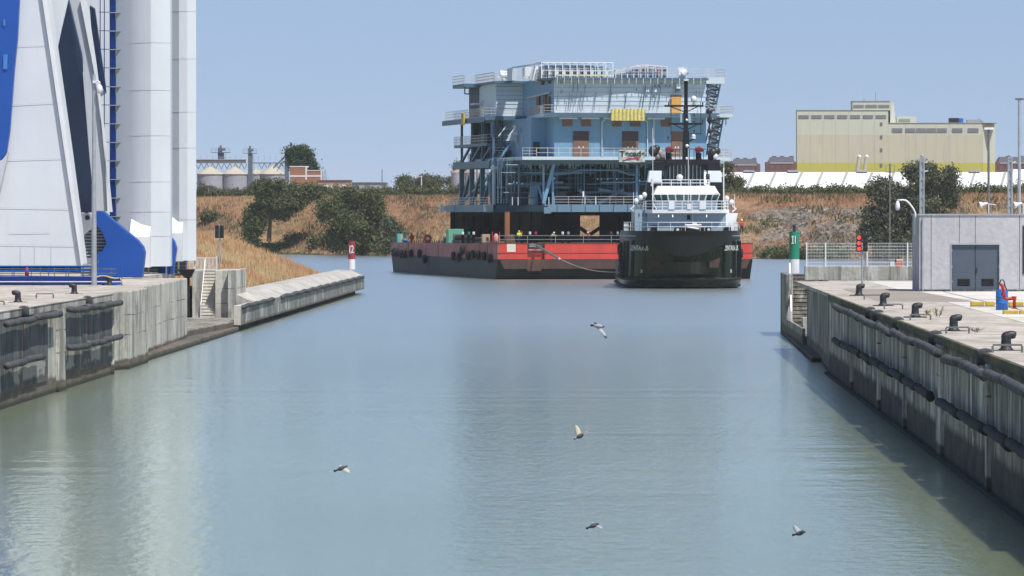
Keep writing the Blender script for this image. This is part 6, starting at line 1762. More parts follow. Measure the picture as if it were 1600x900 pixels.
# stair towers at right: leaning lattice
def stairtower(x0t, x1t, yt, x0b, x1b, yb, n, nm):
    v = V0+4; b = MB(); A0, A1, B0, B1 = BF.v(x0t,yt,v), BF.v(x1t,yt,v), BF.v(x0b,yb,v), BF.v(x1b,yb,v)
    for dv in (0, 2.2):
        d = Vector((0,dv,0))
        b.bar(A0+d,B0+d,.16); b.bar(A1+d,B1+d,.2)
    for i in range(n):
        l0, l1 = A0.lerp(B0, i/n), A1.lerp(B1, i/n); m0, m1 = A0.lerp(B0, (i+1)/n), A1.lerp(B1, (i+1)/n)
        b.bar(l0, l1, .10); 
        d = Vector((0, .8, 0))
        if i % 2: b.bar(l0+d, m1+d, .22, .5)
        else: b.bar(l1+d, m0+d, .22, .5)
    b.build(nm, M['mod_dk'], mod)
    b = MB()
    for i in range(n*2):
        l0, l1 = A0.lerp(B0, i/n/2), A1.lerp(B1, i/n/2); b.bar(l0+Vector((.2,-.05,.3)), l1+Vector((-.3,-.05,.0+.3*(i%2))), .07)
    b.build("stair_railing", M['railing'], mod)
stairtower(1106,1126,128,1104,1117,176,9,"stair_tower")
stairtower(1116,1130,184,1104,1120,240,9,"stair_tower")
# yellow big bag pack on the mid deck railing & banner
def world_(p): return Matrix.Rotation(BA,4,'Z') @ p + BF.o
p = BF.v(981, 188.5, V0-1.9)
t = thing("yellow_cover", "yellow netted sheet tied over the module's upper front railing", "sheet", world_(p), BA)
w = mu(1008)-mu(954.5); h = mz(170.5)-mz(188.5)
rg = np.random.default_rng(4); b = MB(); nx_, nz_ = 46, 14
for j in range(nz_+1):
    for i in range(nx_+1): b.v.append((-w/2+w*i/nx_, -.12*abs(math.sin(i*.62))-.05*rg.random(), h*j/nz_))
for j in range(nz_):
    for i in range(nx_): b.f.append((j*(nx_+1)+i, j*(nx_+1)+i+1, (j+1)*(nx_+1)+i+1, (j+1)*(nx_+1)+i))
o = b.build("sheet", paint('sheet_yellow', (.74,.62,.16), (.52,.45,.17), .8, 3.5), t); m_ = o.modifiers.new("solid",'SOLIDIFY'); m_.thickness = .03
b = MB()
for i in range(10): b.bar((-w/2+w*i/9,-.2,0),(-w/2+w*i/9,-.2,h),.04)
b.build("lashing", M['mod_dk'], t)
p = BF.v(987.5, 253, V0-1.35)
t = thing("banner", "white company banner with black and red lettering on the module's lower railing", "banner", world_(p), BA)
w = mu(1007.5)-mu(967.5); h = mz(234)-mz(253)
b = MB(); nx_, nz_ = 20, 8
for j in range(nz_+1):
    for i in range(nx_+1): b.v.append((-w/2+w*i/nx_, .04*math.sin(i*.9+j*.7), h*j/nz_ - .05*math.sin(math.pi*i/nx_)*(1-j/nz_)))
for j in range(nz_):
    for i in range(nx_): b.f.append((j*(nx_+1)+i, j*(nx_+1)+i+1, (j+1)*(nx_+1)+i+1, (j+1)*(nx_+1)+i))
o = b.build("sheet", paint('banner_cloth', (.52,.53,.50), (.38,.42,.38), .8, 1.2), t); m_ = o.modifiers.new("solid",'SOLIDIFY'); m_.thickness = .02
text("lettering", "Tecade", h*.62, (.05,-.10,h*.66), (R(90),0,0), M['black'], t, .01, bold=.035, sx=1.18)
b = MB().slab([(-w*.34,-.09,h*.36),(w*.1,-.09,h*.30),(w*.36,-.09,h*.40),(w*.12,-.09,h*.20),(-w*.1,-.09,h*.24)],(0,.02,0)).slab([(w*.06,-.09,h*.46),(w*.30,-.09,h*.22),(w*.22,-.09,h*.14)],(0,.02,0)); b.build("red_swoosh", M['red'], t)
b = MB().slab([(-w*.38,-.095,h*.12),(-w*.1,-.095,h*.28),(-w*.05,-.095,h*.24),(-w*.36,-.095,h*.06)],(0,.02,0)); b.build("black_swoosh", M['black'], t)
# ================================================================ TUG
TA = .03
TF = Frame(at(1071,334,612).x, 612, TA)
TW = Matrix.Rotation(TA, 4, 'Z')
M['tug_black'] = paint('tug_black', (.008,.009,.012), (.012,.013,.016), .4, .6, spec=.3)
M['tug_hull'] = paint('tug_hull_worn', (.016,.026,.022), (.008,.013,.013), .25, .35, streak=(.05,.028,.02), wear=.5, spec=.35)
M['tug_white'] = paint('tug_white', (.78,.79,.80), (.72,.74,.76), .4, .5, streak=(.6,.55,.48), wear=.2)
M['tug_pale_shade'] = paint('tug_blue_shade', (.33,.42,.49), (.29,.38,.45), .45, .5)  # blue-grey with the shade under the bridge overhang painted in
M['tug_glass'] = paint('tug_glass', (.015,.06,.065), (.02,.085,.085), .08, .8)
M['rust_b'] = paint('anchor_rust', (.045,.014,.010), (.02,.010,.009), .8, 1)
tug = thing("tugboat", "black hulled white topped tug ahead of the barge, bow towards the lock", "tug", TF.o, TA)
def hw(t, b0, B, L=9.5, n=2.25):
    """t in [-1,1]: 0 = stem, +-1 = where the parallel body starts"""
    a = abs(t)*math.pi/2
    u = B*math.sin(a)**(2/n); b = b0 + (L-b0*.4)*(1-math.cos(a)**(2/n))
    return (math.copysign(u, t), b)
lev = [(-1.2,6.0,6.3),(.15,3.6,6.9),(.25,3.2,7.1),(1.25,2.4,7.2),(1.4,2.9,7.05),(3.2,1.9,7.02)]
ts = np.linspace(-1, 1, 41)
def ring(z, b0, B, tail):
    pts = [(-B, tail, z)] + [(*hw(t, b0, B), z) for t in ts] + [(B, tail, z)]
    return pts
def reflection_edge(t): return 5.95 - 1.9*math.exp(-(t*2.6)**2)  # black band dips at the stem to paint in the flare's dark reflection
def loft(rings):
    b = MB(); n = len(rings[0])
    for r in rings: b.v += [tuple(p) for p in r]
    for k in range(len(rings)-1):
        for i in range(n-1): b.f.append((k*n+i, k*n+i+1, (k+1)*n+i+1, (k+1)*n+i))
    return b
tail = 26
rk = [(-6.98, tail, 5.95)] + [(*hw(t, .55, 6.98), reflection_edge(t)) for t in ts] + [(6.98, tail, 5.95)]
o = loft([ring(*l, tail) for l in lev] + [rk]).build("hull", M['tug_hull'], tug, smooth=False)
b = loft([[(p[0]*1.008, p[1]-.04, p[2]-.05) for p in rk], ring(6.35,.25,6.98,tail), ring(6.95,0,6.9,tail)]); o = b.build("bulwark", M['tug_black'], tug); m_ = o.modifiers.new("solid",'SOLIDIFY'); m_.thickness = .1; m_.offset = 0
b = MB(); r = ring(5.9,.35,6.85,tail); k=len(b.v); b.v += [tuple(p) for p in r]; b.f.append(tuple(range(len(r)))); b.build("fore_deck", M['deck_steel'], tug)
b = MB().box(-6.9,6.9,tail-.01,48,-1,3.2); b.build("aft_hull", M['tug_black'], tug)
# rubber belt & top line
b = MB()
for z, r_, b0, B in ((1.15,.16,2.5,7.15),(.35,.18,3.2,7.05)):
    pts = [(-B, tail+18, z)] + [(*hw(t, b0, B), z) for t in ts] + [(B, tail+18, z)]; b.path(pts, r_, 10)
b.build("rubber_belt", M['rubber'], tug, smooth=True)
b = MB(); pts = [(-7.0,tail,6.33)]+[(*hw(t,.2,7.0),6.33) for t in ts if t < -.55]; b.path(pts,.06,6); pts = [(*hw(t,.2,7.0),6.33) for t in ts if t > .55]+[(7.0,tail,6.33)]; b.path(pts,.06,6); b.build("bulwark_line", M['steel'], tug)
b = MB()
for t in (-.80,-.66,-.45,.45,.66,.80,-.93,.93):
    p0 = Vector((*hw(t,2.9,7.15),1.4)); p1 = Vector((*hw(t,.5,7.0),5.7)); b.bar(p0, p1, .28, .34)
b.build("rubber_strakes", M['rubber'], tug)
# draught mark plates and letters
def hullpt(t, z):
    f = (z-1.4)/(5.95-1.4); return Vector((*hw(t, 2.9*(1-f)+.55*f, 7.15*(1-f)+6.98*f), z))
def hulltext(txt, tc, z, size, sx):
    a = hullpt(tc-.02, z); c = hullpt(tc+.02, z); d = (c-a).normalized(); n = Vector((d.y, -d.x, 0)).normalized()
    p = hullpt(tc, z) + n*.10
    text("lettering", txt, size, p, (R(90), 0, math.atan2(d.y, d.x)), M['white'], tug, .01, bold=.0, sx=sx)
zn = BF.v(900,388,0).z*0 + (9-(388-334)*.0768)
hulltext("ZENTAURUS", -.52, zn, .85, .72)
hulltext("ZENTAURUS", .57, zn, .85, .72)
hulltext("36", -.47, 9-(424-334)*.0768, .55, .7); hulltext("36", .56, 9-(424-334)*.0768, .55, .7)
b = MB()
for t in (-.30,.30):
    p = hullpt(t, 3.3); a = hullpt(t-.08,3.3); c = hullpt(t+.08,3.3)
    dx = (c-a)*.5; n = Vector((dx.y,-dx.x,0)).normalized()*.06
    b.slab([p-dx*1.0+n+Vector((0,0,.55)), p+dx*1.0+n+Vector((0,0,.55)), p+dx*.7+n-Vector((0,.4,.75)), p-dx*.7+n-Vector((0,.4,.75))], n)
b.build("anchor_pocket", M['rust_b'], tug)
for t, z in ((-.245,3.1),(.245,3.1)):
    p = hullpt(t,z)+Vector((0,-.15,0)); MB().path([p+Vector((-.45,0,.1)),p+Vector((-.3,0,-.35)),p+Vector((0,-.05,-.5)),p+Vector((.3,0,-.35)),p+Vector((.45,0,.1))],.11,6).tube(p+Vector((0,0,-.5)),p+Vector((0,0,.5)),.1,6).build("anchor", M['rust_b'], tug)
# side fender tyres on the left bow and right: belong to the hull's fendering
b = MB()
for (yy, zz, rr) in ((9.5,1.9,.62),(12,2.4,.6),(11,3.4,.55),(15,2.0,.6),(14,3.8,.6),(18,4.6,.5),(10.3,4.9,.5)):
    for s in (-1,):
        c = Vector((s*7.35, yy, zz)); n = 14
        b.path([c+Vector((0, rr*.8*math.cos(2*math.pi*i/n), rr*math.sin(2*math.pi*i/n))) for i in range(n+1)], .22, 7)
b.build("side_tyres", M['rubber'], tug, smooth=True)
b = MB()
for (yy, zz, rr) in ((10.5,4.2,.45),(13,3.3,.45),(16,4.8,.45),(13,1.9,.5)):
    c = Vector((7.3, yy, zz)); n = 14
    b.path([c+Vector((0, rr*.8*math.cos(2*math.pi*i/n), rr*math.sin(2*math.pi*i/n))) for i in range(n+1)], .17, 7)
b.build("side_tyres", M['rubber'], tug, smooth=True)

def tv(px, py, b): return TF.v(px, py, b)
def tbox(mb, px0, px1, y0, y1, b0, b1):
    a = tv(px0, y1, b0); c = tv(px1, y0, b0); return mb.box(a.x, c.x, b0, b1, a.z, c.z)
# fore deck rail
b = MB(); pts = [(*hw(t,.3,6.75),6.93) for t in np.linspace(-1,1,15)]
b.rail([(-6.75,18,6.93)]+pts+[(6.75,18,6.93)],1.05,1.3,.085,(.5,)); b.build("fore_railing", M['tug_white'], tug)
# lower house
b = MB(); tbox(b, 1012, 1134, 333.2, 364, 10.5, 22); b.build("lower_house", M['tug_pale_shade'], tug)
b = MB(); a = tv(1134,364,10.5); c = tv(1146,333,10.5)
b.hexa([(a.x+.01,10.6,a.z),(c.x,11.2,a.z),(c.x,22,a.z),(a.x+.01,22,a.z),(a.x+.01,10.6,c.z),(c.x+.6,11.2,c.z),(c.x+.6,22,c.z),(a.x+.01,22,c.z)]); 
b.build("side_wing", M['tug_white'], tug)
b = MB(); tbox(b, 992, 1011.8, 327.5, 364, 11.5, 24); b.build("side_wing", M['tug_pale_shade'], tug)
b = MB()
for px in (998, 1004, 1009): tbox(b, px, px+1.2, 333, 338, 11.4, 11.49)
tbox(b, 1073.5, 1078.5, 336, 343, 10.3, 10.49); tbox(b, 1018, 1027, 352, 363, 9.8, 10.4); tbox(b, 1132, 1142, 353, 363, 9.8, 10.4); b.build("deck_fittings", M['tug_black'], tug)
b = MB().bar(tv(1082.5,364,10.3), tv(1082.5,333,10.3), .09); b.build("jack_staff", M['white'], tug)
# bridge deck slab
b = MB(); a = tv(1009,333,9.6); c = tv(1140,327.5,9.6)
b.prism([(a.x,11),(a.x+.8,9.7),(c.x-.9,9.7),(c.x,11),(c.x,22),(a.x,22)], a.z, c.z); b.build("bridge_deck", M['tug_white'], tug)
rz_ = c.z
b = MB(); pts = [(a.x+.1,20,rz_),(a.x+.1,11,rz_),(a.x+.85,9.85,rz_),(c.x-.95,9.85,rz_),(c.x-.1,11,rz_),(c.x-.1,20,rz_)]
b.rail(pts,1.05,1.25,.085,(.33,.66)); b.build("bridge_railing", M['tug_white'], tug)
b = MB(); tbox(b, 1045, 1054, 314, 327, 9.6, 9.8); tbox(b, 1093, 1103, 315, 327, 9.6, 9.8); tbox(b,1074,1080,318,327,9.62,9.8); b.build("dodger_panel", M['tug_white'], tug)
b = MB()
for px in (1029, 1051, 1104): b.bar(tv(px,334,9.6)+Vector((0,0,-.15)), tv(px,334,9.6)+Vector((.0,-.2,-.45)), .12)
b.build("flood_light", M['steel'], tug)
# wheelhouse
b = MB(); tbox(b, 1026, 1121, 314.5, 327.4, 12.2, 19); b.build("wheelhouse_wall", M['tug_pale_shade'], tug)
zb, zt_ = tv(1070,314.4,12).z, tv(1070,303,12).z
uA, uB = tv(1026,310,12).x, tv(1120.5,310,12).x
gb = [(uA,13.6),(uA+1.5,12.3),(uB-1.5,12.3),(uB,13.6),(uB,19),(uA,19)]
gt = [(uA-.35,13.2),(uA+1.3,11.6),(uB-1.3,11.6),(uB+.35,13.2),(uB+.3,19),(uA-.3,19)]
b = MB(); k = len(b.v); b.v += [(x,y,zb) for x,y in gb] + [(x,y,zt_) for x,y in gt]
for i in range(6): b.f.append((i,(i+1)%6,6+(i+1)%6,6+i))
b.build("window_band", M['tug_glass'], tug)
b = MB()
def mull(p, q, w=.14): b.bar(Vector((*p,zb))+Vector((0,-.03,0)), Vector((*q,zt_))+Vector((0,-.03,0)), w)
for f in (0,.2,.42,.60,.82,1.0):
    mull((gb[1][0]+(gb[2][0]-gb[1][0])*f, gb[1][1]), (gt[1][0]+(gt[2][0]-gt[1][0])*f, gt[1][1]))
for f in (0,.5):
    for i, j in ((0,1),(3,2)): mull((gb[i][0]+(gb[j][0]-gb[i][0])*f, gb[i][1]+(gb[j][1]-gb[i][1])*f), (gt[i][0]+(gt[j][0]-gt[i][0])*f, gt[i][1]+(gt[j][1]-gt[i][1])*f))
b.build("window_mullion", M['tug_white'], tug)
b = MB().prism([(x*1.0,y-.05) for x,y in gb], zb-.22, zb-.001).build("window_sill", M['tug_white'], tug)
# visor roof
zr1 = tv(1070,290.5,14).z; e0, e1 = tv(1021.8,301,10.9), tv(1124.5,301,10.9); f0, f1 = tv(1028.5,290,14), tv(1117,290,14)
b = MB().hexa([(e0.x,11.4,e0.z-.18),(e1.x,11.4,e0.z-.18),(e1.x,19.4,e0.z-.18),(e0.x,19.4,e0.z-.18),(f0.x,14.5,zr1),(f1.x,14.5,zr1),(f1.x,18.6,zr1),(f0.x,18.6,zr1)])
b.box(e0.x-.0,e1.x+.0,11.3,19.4,e0.z-.24,e0.z-.181); b.build("wheelhouse_roof", M['tug_white'], tug)
b = MB(); b.rail([tv(1019,290,15),tv(1019,290,14)][:1] and [(tv(1019,290,14.6).x,18,zr1),(tv(1019,290,14.6).x,14.6,zr1),(tv(1109,290,14.6).x,14.6,zr1),(tv(1109,290,14.6).x,18,zr1)],.75,1.2,.08,(.5,)); b.build("roof_railing", M['tug_white'], tug)
b = MB().ball(tv(1062,277.5,15),.42,12).tube(tv(1062,283,15),tv(1062,279,15),.1,8); b.build("satellite_dome", M['white'], tug, smooth=True)
b = MB(); tbox(b,1103,1109,272,281,15,15.4).ball(tv(1105.5,276,14.9),.25,8); b.build("search_light", M['black'], tug)
b = MB().bar(tv(1020,327,10.5),tv(1020,284,10.5),.14).bar(tv(1130.8,327,10.5),tv(1130.8,262,10.5),.14).bar(tv(1020,316,10.5),tv(1026,327,10.5),.1); b.build("stanchion", M['tug_white'], tug)
# low windows of upper level (dark gallery between the funnels)
b = MB(); 
for i, px in enumerate(range(1046, 1100, 6)):
    b.box(tv(px,270,22).x,tv(px+1.4,270,22).x,22,22.3,tv(px,290,22).z,tv(px,258,22).z)
b.build("gallery_posts", M['steel'], tug)
b = MB(); tbox(b,1044,1100,258,290,23,23.4); b.build("gallery_backing", M['glass'], tug)
# funnels forming an arch
def funnel(s, dark_b, wh, dk):
    for (x0_, x1_, x2_, x3_, y0_, y1_, m, nm) in (dark_b, wh, dk):
        A0, A1, C0, C1 = tv(x0_,y1_,20), tv(x1_,y1_,20), tv(x2_,y0_,20), tv(x3_,y0_,20)
        MB().hexa([(A0.x,20,A0.z),(A1.x,20,A1.z),(A1.x,24,A1.z),(A0.x,24,A0.z),(C0.x,20,C0.z),(C1.x,20,C1.z),(C1.x,24,C1.z),(C0.x,24,C0.z)]).build(nm, M[m], tug, bevel=.04)
funnel(-1, (1007.5,1026,1011,1026,285,327,'tug_black','funnel_base'), (1012,1033.5,1015,1034,266.8,284.8,'tug_white','funnel_band'), (1021,1037.5,1021,1037.5,252,266.6,'tug_black','funnel_top'))
funnel(1, (1110,1132,1110.5,1129,285,327,'tug_black','funnel_base'), (1107,1128,1106,1126,266.8,284.8,'tug_white','funnel_band'), (1105,1126,1105,1124.5,252,266.6,'tug_black','funnel_top'))
b = MB(); tbox(b,1021.5,1125,249.5,257,20.2,23.5); b.hexa([tv(1037,266,21),tv(1041,266,21),tv(1041,266,23),tv(1037,266,23),tv(1037,257,21),tv(1048,257,21),tv(1048,257,23),tv(1037,257,23)]).hexa([tv(1100,266,21),tv(1105,266,21),tv(1105,266,23),tv(1100,266,23),tv(1093,257,21),tv(1105,257,21),tv(1105,257,23),tv(1093,257,23)])
b.build("mast_platform", M['tug_black'], tug)
zz = tv(1070,249.5,21).z
b = MB().rail([(tv(1040,249,21).x,20.3,zz),(tv(1106,249,21).x,20.3,zz)],1.3,.55,.075,(.0,)); b.build("platform_railing", M['tug_black'], tug)
for x0_ in (1046, 1092.5):   # fire monitors
    b = MB().tube(tv(x0_,249.4,21),tv(x0_,238,21),.32,10,.2).bar(tv(x0_-4.5,249,21),tv(x0_-4,236,21),.2).bar(tv(x0_-4,241,21),tv(x0_+4,241,21),.16); b.build("monitor_pedestal", M['tug_black'], tug)
    b = MB().tube(tv(x0_-5,234,20.4),tv(x0_+5,234,20.8),.27,10).ball(tv(x0_,232,20.7),.30,10).tube(tv(x0_,233,20.7),tv(x0_+.5,233,19.2),.24,10,.18).box(*[tv(x0_-6,0,20.5).x,tv(x0_-4.3,0,20.5).x,20.2,20.8,tv(0,239,20.5).z,tv(0,230,20.5).z]); b.build("fire_monitor", paint('monitor_red', (.22,.012,.02), None, .5), tug)
# exhausts
b = MB().path([tv(1035,251,22),tv(1034,243,22),tv(1030,238,22),tv(1024,234,22)],[.38,.42,.45,.42],12).path([tv(1029,251,22),tv(1028,244,22),tv(1022,238,22)],.4,12); b.build("exhaust_pipe", paint('exhaust_steel', (.34,.24,.17), (.5,.48,.45), .4, 1.5, metal=.3), tug, smooth=True)
b = MB().ball(tv(1021,236,21.6),.62,12,1.1).ball(tv(1026,232,21.6),.45,10); b.build("exhaust_hood", M['black'], tug, smooth=True)
b = MB().path([tv(1112,251,22),tv(1112,244,22),tv(1114,238,22),tv(1119,236,22)],[.4,.5,.62,.5],12).ball(tv(1119,236,22),.55,12); b.build("exhaust_pipe", M['black'], tug, smooth=True)
b = MB().path([tv(1117,251,21),tv(1117,245,21),tv(1121,242,21)],.22,10); b.build("exhaust_pipe", M['white'], tug, smooth=True)
# mast
mb_ = 21.5
b = MB().bar(tv(1071.5,249.4,mb_),tv(1071.5,166,mb_),.55).bar(tv(1071.5,249.4,mb_),tv(1071.5,205,mb_),.85,.7)
for s in (-1,1):
    b.bar(tv(1071.8+s*2.2,166,mb_),tv(1071.8+s*2.2,126,mb_),.10)
for yy in np.arange(126,168,3.2): b.bar(tv(1069.6,yy,mb_),tv(1074,yy+3.2,mb_),.08); b.bar(tv(1068.5,yy,mb_),tv(1075,yy,mb_),.08)
b.box(tv(1069.8,0,mb_).x,tv(1073.8,0,mb_).x,mb_+.1,mb_+.5,tv(0,166,mb_).z,tv(0,126,mb_).z)
b.build("mast", M['tug_black'], tug)
b = MB().box(tv(1068.5,0,mb_).x,tv(1076,0,mb_).x,mb_-.3,mb_+.5,tv(0,126,mb_).z,tv(0,123.5,mb_).z); b.build("mast_cap", M['white'], tug)
b = MB()
for (x0_, x1_, y_, yb_) in ((1038,1099,165.5,175),(1044,1098,193.5,203)):
    b.bar(tv(x0_,y_,mb_),tv(x1_,y_,mb_),.24); b.bar(tv(x0_+7,y_,mb_),tv(1070,yb_,mb_),.12); b.bar(tv(x1_-7,y_,mb_),tv(1073,yb_,mb_),.12)
for px in (1048.5, 1095): b.bar(tv(px,165.5,mb_),tv(px,209,mb_),.07)
b.bar(tv(1048.5,220,mb_),tv(1070,220,mb_),.1).bar(tv(1074,222,mb_),tv(1086,216,mb_),.18)
b.bar(tv(1078,209,mb_),tv(1096,209,mb_),.1)
b.build("mast_yards", M['tug_black'], tug)
b = MB()
for (px, py) in ((1045,163),(1045,190),(1098,190),(1044,216),(1098,163),(1084.5,180),(1084.5,192),(1084.5,206)): b.box(tv(px-1,0,mb_).x,tv(px+1,0,mb_).x,mb_-.2,mb_+.1,tv(0,py+2,mb_).z,tv(0,py-3.2,mb_).z)
b.build("navigation_lamp", M['black'], tug)
b = MB().lathe([(.34,-.3),(.36,.0),(.34,.2),(.2,.38),(.05,.44)],tv(1084,155,mb_),14).tube(tv(1084,166,mb_),tv(1084,159,mb_),.12,8).build("radome", M['white'], tug, smooth=True)
b = MB().lathe([(.25,-.2),(.27,.1),(.15,.26),(.05,.3)],tv(1083.5,213,mb_),12).tube(tv(1083.5,217,mb_),tv(1083.5,215,mb_),.3,10).ball(tv(1073,187.5,mb_-.5),.16,8).ball(tv(1073.5,228,mb_-.6),.22,10).ball(tv(1073,247.5,mb_-1.2),.17,10).build("mast_domes", M['white'], tug, smooth=True)
b = MB().hexa([tv(1063,191,mb_),tv(1067,191,mb_),tv(1067,191,mb_+.5),tv(1063,191,mb_+.5),tv(1063,178,mb_),tv(1068,176,mb_),tv(1068,176,mb_+.5),tv(1063,178,mb_+.5)]).hexa([tv(1076,192,mb_),tv(1080,192,mb_),tv(1080,192,mb_+.5),tv(1076,192,mb_+.5),tv(1075,176,mb_),tv(1079,180,mb_),tv(1079,180,mb_+.5),tv(1075,176,mb_+.5)]).build("radar_reflector", M['tug_pale_shade'], tug)
b = MB()
for px, y0_, y1_ in ((1011.5,235,100),(1071.6,124,60),(1075.5,327,150),(1130.5,262,205)): b.bar(tv(px,y0_ if px != 1020 else 327,20),tv(px,y1_,20),.045)
b = MB().bar(tv(1020,327,12),tv(1020,200,12),.06).bar(tv(1075.5,327,10),tv(1075.5,232,10),.07).bar(tv(1131,262,12),tv(1131,236,12),.06).bar(tv(1072,124,mb_),tv(1072,100,mb_),.04).bar(tv(990,326,12),tv(990,300,12),.06).bar(tv(1147.5,326,12),tv(1147.5,303,12),.06); b.build("whip_antenna", M['white'], tug)
# day shapes
b = MB().ball(tv(1108.5,174,mb_),.40,12).ball(tv(1109.5,204,mb_),.36,12)
c = tv(1109,187.5,mb_); b.lathe([(.02,-.65),(.42,0),(.02,.65)],c,4); b.bar(tv(1108.5,160,mb_),tv(1109.5,236,mb_),.04); b.build("day_shapes", M['black'], tug)
# side domes on brackets
def sdome(px, py, r):
    MB().lathe([(r*.55,-r*1.2),(r*.95,-r*.6),(r,0),(r*.75,r*.7),(.04,r)],tv(px,py,13),14).build("satellite_dome", M['white'], tug, smooth=True)
for px, py in ((994,313.5),(1001,308.5),(1007,304),(1135.5,309.5),(1143,315.5)): sdome(px, py, .30)
b = MB()
for px, py, q in ((994,317,333),(1001,312,333),(1007,308,333),(1135.5,313,333),(1143,319,333)): b.bar(tv(px,q,13),tv(px,py,13),.1)
b.bar(tv(985,325,13),tv(1008,325,13),.1); b.bar(tv(1133,325,13),tv(1150,325,13),.1)
for px in (992,997,1002,1136,1141): b.bar(tv(px,338 if px < 1010 else 333,13),tv(px,318,13),.08)
b.build("dome_bracket", M['steel_dark'], tug)
b = MB().slab([tv(984,326,12),tv(992,320,12),tv(992,322,12),tv(987,326,12),tv(992,330,12),tv(992,332,12)],(0,.15,0)).slab([tv(1151.5,326,12),tv(1144,320,12),tv(1144,322,12),tv(1149,326,12),tv(1144,330,12),tv(1144,332,12)],(0,.15,0)); b.build("side_bracket", M['white'], tug)
# windlasses on fore deck
for px in (1059, 1107.5):
    c = tv(px, 358.5, 4.5); b = MB().path([c+Vector((.33*math.cos(a),0,.33*math.sin(a))) for a in np.linspace(0,2*math.pi,17)],.14,8); b.build("tyre_pad", M['rubber'], tug, smooth=True); MB().tube(c+Vector((0,-.05,0)),c+Vector((0,.1,0)),.16,10).build("windlass_hub", M['white'], tug)
b = MB(); tbox(b,1066,1100,353,364,6,7.4); b.tube(tv(1066,356,5.8),tv(1100,356,5.8),.3,12); b.build("windlass", M['deck_steel'], tug)
b = MB().tube(tv(1070,352,5.6),tv(1096,352,5.6),.12,8).box(tv(1082,0,6).x,tv(1089,0,6).x,5.7,6.2,tv(0,352,6).z,tv(0,347.5,6).z).tube(tv(1074,355,5.4),tv(1092,358,5.4),.13,8); b.build("windlass_fittings", M['white'], tug)
b = MB().path([tv(985,364,2.5+5),tv(983,370,7.5),tv(982,378,7.5)],.1,6).bar(tv(981,380,9),tv(986,364,9),.12); b.build("fairlead_pipe", M['white'], tug)
# mooring bits of rope down the right
# ================================================================ TOW ROPE
A = Matrix.Rotation(BA,4,'Z') @ BF.v(839,384,-.1) + BF.o
mid_ = at(874, 404.5, 676); E = Matrix.Rotation(TA,4,'Z') @ Vector((-7.5,11,1.9)) + TF.o
t = thing("towing_line", "heavy chain and rope running from the barge's bow recess to the tug", "tow rope", A); o_ = A
b = MB()
for i in range(26):
    p = A.lerp(mid_, i/26)-o_; q = A.lerp(mid_, (i+.8)/26)-o_; w = .16 if i % 2 else .30
    b.bar(p, q, .22 if i%2 else .34, .22)
b.build("chain", M['steel_dark'], t)
pts = [mid_.lerp(E, k/16)-o_ - Vector((0,0,1.1*math.sin(math.pi*k/16)*.5)) for k in range(17)]
MB().path(pts, .05, 6).build("rope", paint('tow_rope', (.42,.36,.30), (.3,.26,.22), .9), t, smooth=True)
MB().ball(mid_-o_,.16,8).build("shackle", M['white'], t)

# ================================================================ PEOPLE
M['skin'] = paint('skin', (.42,.24,.16), None, .6); M['hivis'] = paint('hi_vis', (.62,.72,.06), None, .8); M['navy'] = paint('navy_cloth', (.03,.04,.08), None, .9)
M['redcloth'] = paint('red_cloth', (.62,.07,.04), None, .9); M['tan_cloth'] = paint('tan_cloth', (.5,.42,.2), None, .9)
def skinmesh(name, verts, edges, radii, mat, parent, root=0):
    me = bpy.data.meshes.new(name); me.from_pydata([tuple(v) for v in verts], edges, []); me.materials.append(mat)
    o = bpy.data.objects.new(name, me); COL.objects.link(o)
    if parent: o.parent = parent
    m = o.modifiers.new("skin", 'SKIN'); m.use_smooth_shade = True
    sv = me.skin_vertices[0].data if me.skin_vertices else None
    if sv is None:
        bm = bmesh.new(); bm.from_mesh(me); bm.verts.layers.skin.verify(); bm.to_mesh(me); bm.free(); sv = me.skin_vertices[0].data
    for i, r in enumerate(radii): sv[i].radius = r if isinstance(r, tuple) else (r, r); sv[i].use_root = (i == root)
    s = o.modifiers.new("sub", 'SUBSURF'); s.levels = 1; s.render_levels = 1
    return o
